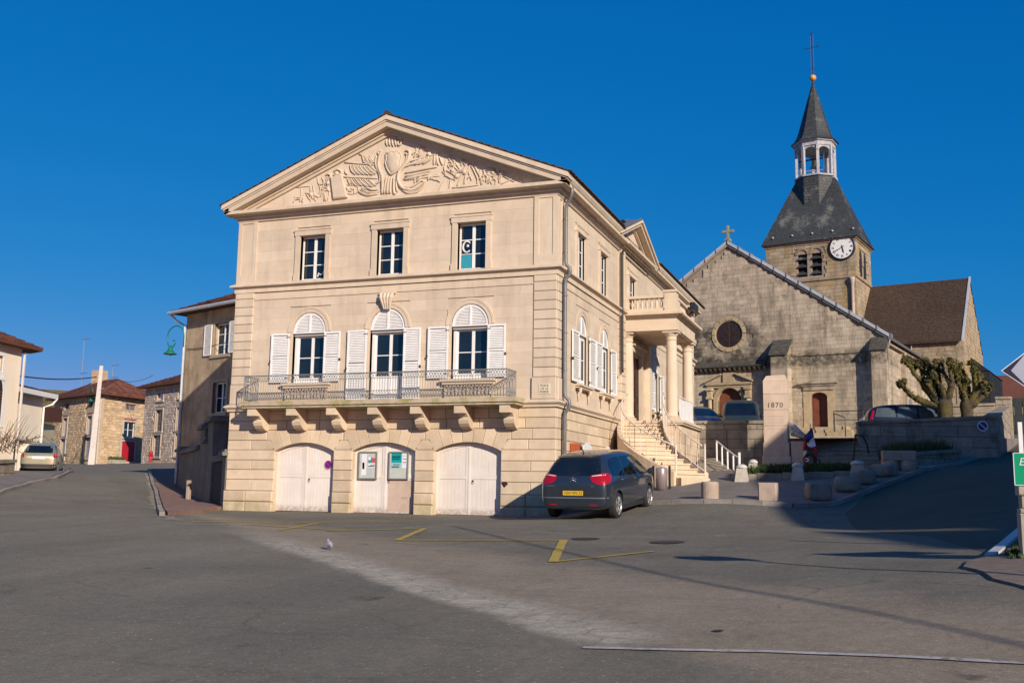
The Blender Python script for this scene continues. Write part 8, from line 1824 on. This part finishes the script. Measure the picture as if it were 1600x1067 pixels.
mb = MB(); mb.add(_vs, [(k*_n+q, k*_n+(q+1) % _n, (k+1)*_n+(q+1) % _n, (k+1)*_n+q) for k in range(len(_sp)-1) for q in range(_n)]+[tuple(range(_n)), tuple((len(_sp)-1)*_n+q for q in range(_n))[::-1]])
mb.build('body', PIG, pg, smooth=True)
MB().tube([(.108,0,.207),(.135,0,.198)], [.007,.002], 5).build('beak', INK, pg)
for s in (-1, 1):
    MB().tube([(.0,s*.022,.075),(.012,s*.022,.03),(.0,s*.022,.004)], .005, 5).tube([(0,s*.022,.004),(.03,s*.022,.002)], .004, 4).tube([(0,s*.022,.004),(-.018,s*.022,.002)], .004, 4).tube([(0,s*.022,.004),(.022,s*.022+.014,.002)], .004, 4).build('leg', plain('pigeon_leg', (.4,.12,.1), .6), pg)
    mb = MB(); mb.add([(.045,s*.050,.160),(.040,s*.068,.112),(-.05,s*.062,.088),(-.16,s*.022,.072),(-.12,s*.030,.100),(-.03,s*.055,.150)], [(0,1,2,3,4,5)]); mb.add([(.0,s*.071,.14),(-.015,s*.070,.092),(-.03,s*.069,.092),(-.015,s*.070,.14)], [(0,1,2,3)]); o = mb.build('wing', plain('wing_grey', (.22,.22,.25), .7), pg); sm = o.modifiers.new('t', 'SOLIDIFY'); sm.thickness = .008
    MB().lathe([(.0,-.003),(.004,0),(.0,.003)], (.098,s*.024,.208), 6, 'y').build('eye', plain('eye_orange', (.4,.1,.02), .3), pg)
# ------------------------------------------------------------------ houses and cable out of view; the houses are shaped to cast the square's shade
es, et = Vector((.7266, -.6871, 0)), Vector((.6871, .7266, 0))      # towards the sun, and across
def st(s, t, z=0): v = es*s+et*t; return (v.x, v.y)
def unseen_town_house(label, t0, t1, s0, s1, ztop, m, depth=9, drop=2.0):
    """front line runs from (s0,t0) to (s1,t1); eaves at ztop"""
    h = thing('unseen_town_house', label, 'house'); a, b = st(s0, t0), st(s1, t1); c, d = st(s1+depth, t1), st(s0+depth, t0)
    mb = MB(); mb.add([(*a,-1),(*b,-1),(*c,-1),(*d,-1),(*a,ztop-.1),(*b,ztop-.1),(*c,ztop-.1),(*d,ztop-.1)], [(0,1,5,4),(1,2,6,5),(2,3,7,6),(3,0,4,7),(4,5,6,7)]); mb.build('wall', m, h)
    mx = [((Vector((*p, 0))+Vector((*q, 0)))/2) for p, q in ((a, d), (b, c))]
    MB().add([(*a,ztop-.1),(*b,ztop-.1),(*c,ztop-.1),(*d,ztop-.1),(mx[0].x,mx[0].y,ztop+drop),(mx[1].x,mx[1].y,ztop+drop)], [(0,1,5,4),(2,3,4,5),(1,2,5),(3,0,4),(3,2,1,0)]).build('roof', TILE, h)
    f = Face(b, a); n = max(2, int(f.L/2.6))
    for i in range(n):
        for z in (2.2, 5.0, 7.8):
            if z+1.5 < ztop: x = f.L*(i+.5)/n; MB(f.fr()).box(x-.45, x+.45, -.03, .02, z, z+1.5).build('window', GLASS, h)
    return h
KS = 2.54      # cot of the sun height
def s_of(t): return 11.9-2.0*t
def Sline(t, ztop): return s_of(t)+(ztop-1.0)*KS
unseen_town_house('unseen tall cream town house, shaped to shade the right of the square, first from the camera', -1.8, .95, Sline(-1.8, 12), Sline(.95, 12), 12, CREAM, drop=2)
unseen_town_house('unseen lower link between two tall houses, a notch shaped to let in a lit strip', .95, 1.5, Sline(.95, 12)+.2, Sline(1.5, 12)+.2, 10.9, CREAM2, drop=.2)  # low notch added so a lit strip crosses the shade
unseen_town_house('unseen long cream town house terrace, shaped to shade the right of the square', 1.5, 13.5, Sline(1.5, 12), Sline(13.5, 12), 12, CREAM, drop=2)
unseen_town_house('unseen tall set back town house beyond the terrace, shaped to shade the retaining wall', 13.5, 25.5, Sline(13.5, 12), Sline(13.5, 12), 12, CREAM2, drop=1.5)
cable('overhead cable crossing above the right side of the square', (13.0,-18.6,8.2), (25.0,-33.1,8.0), .1, .038)
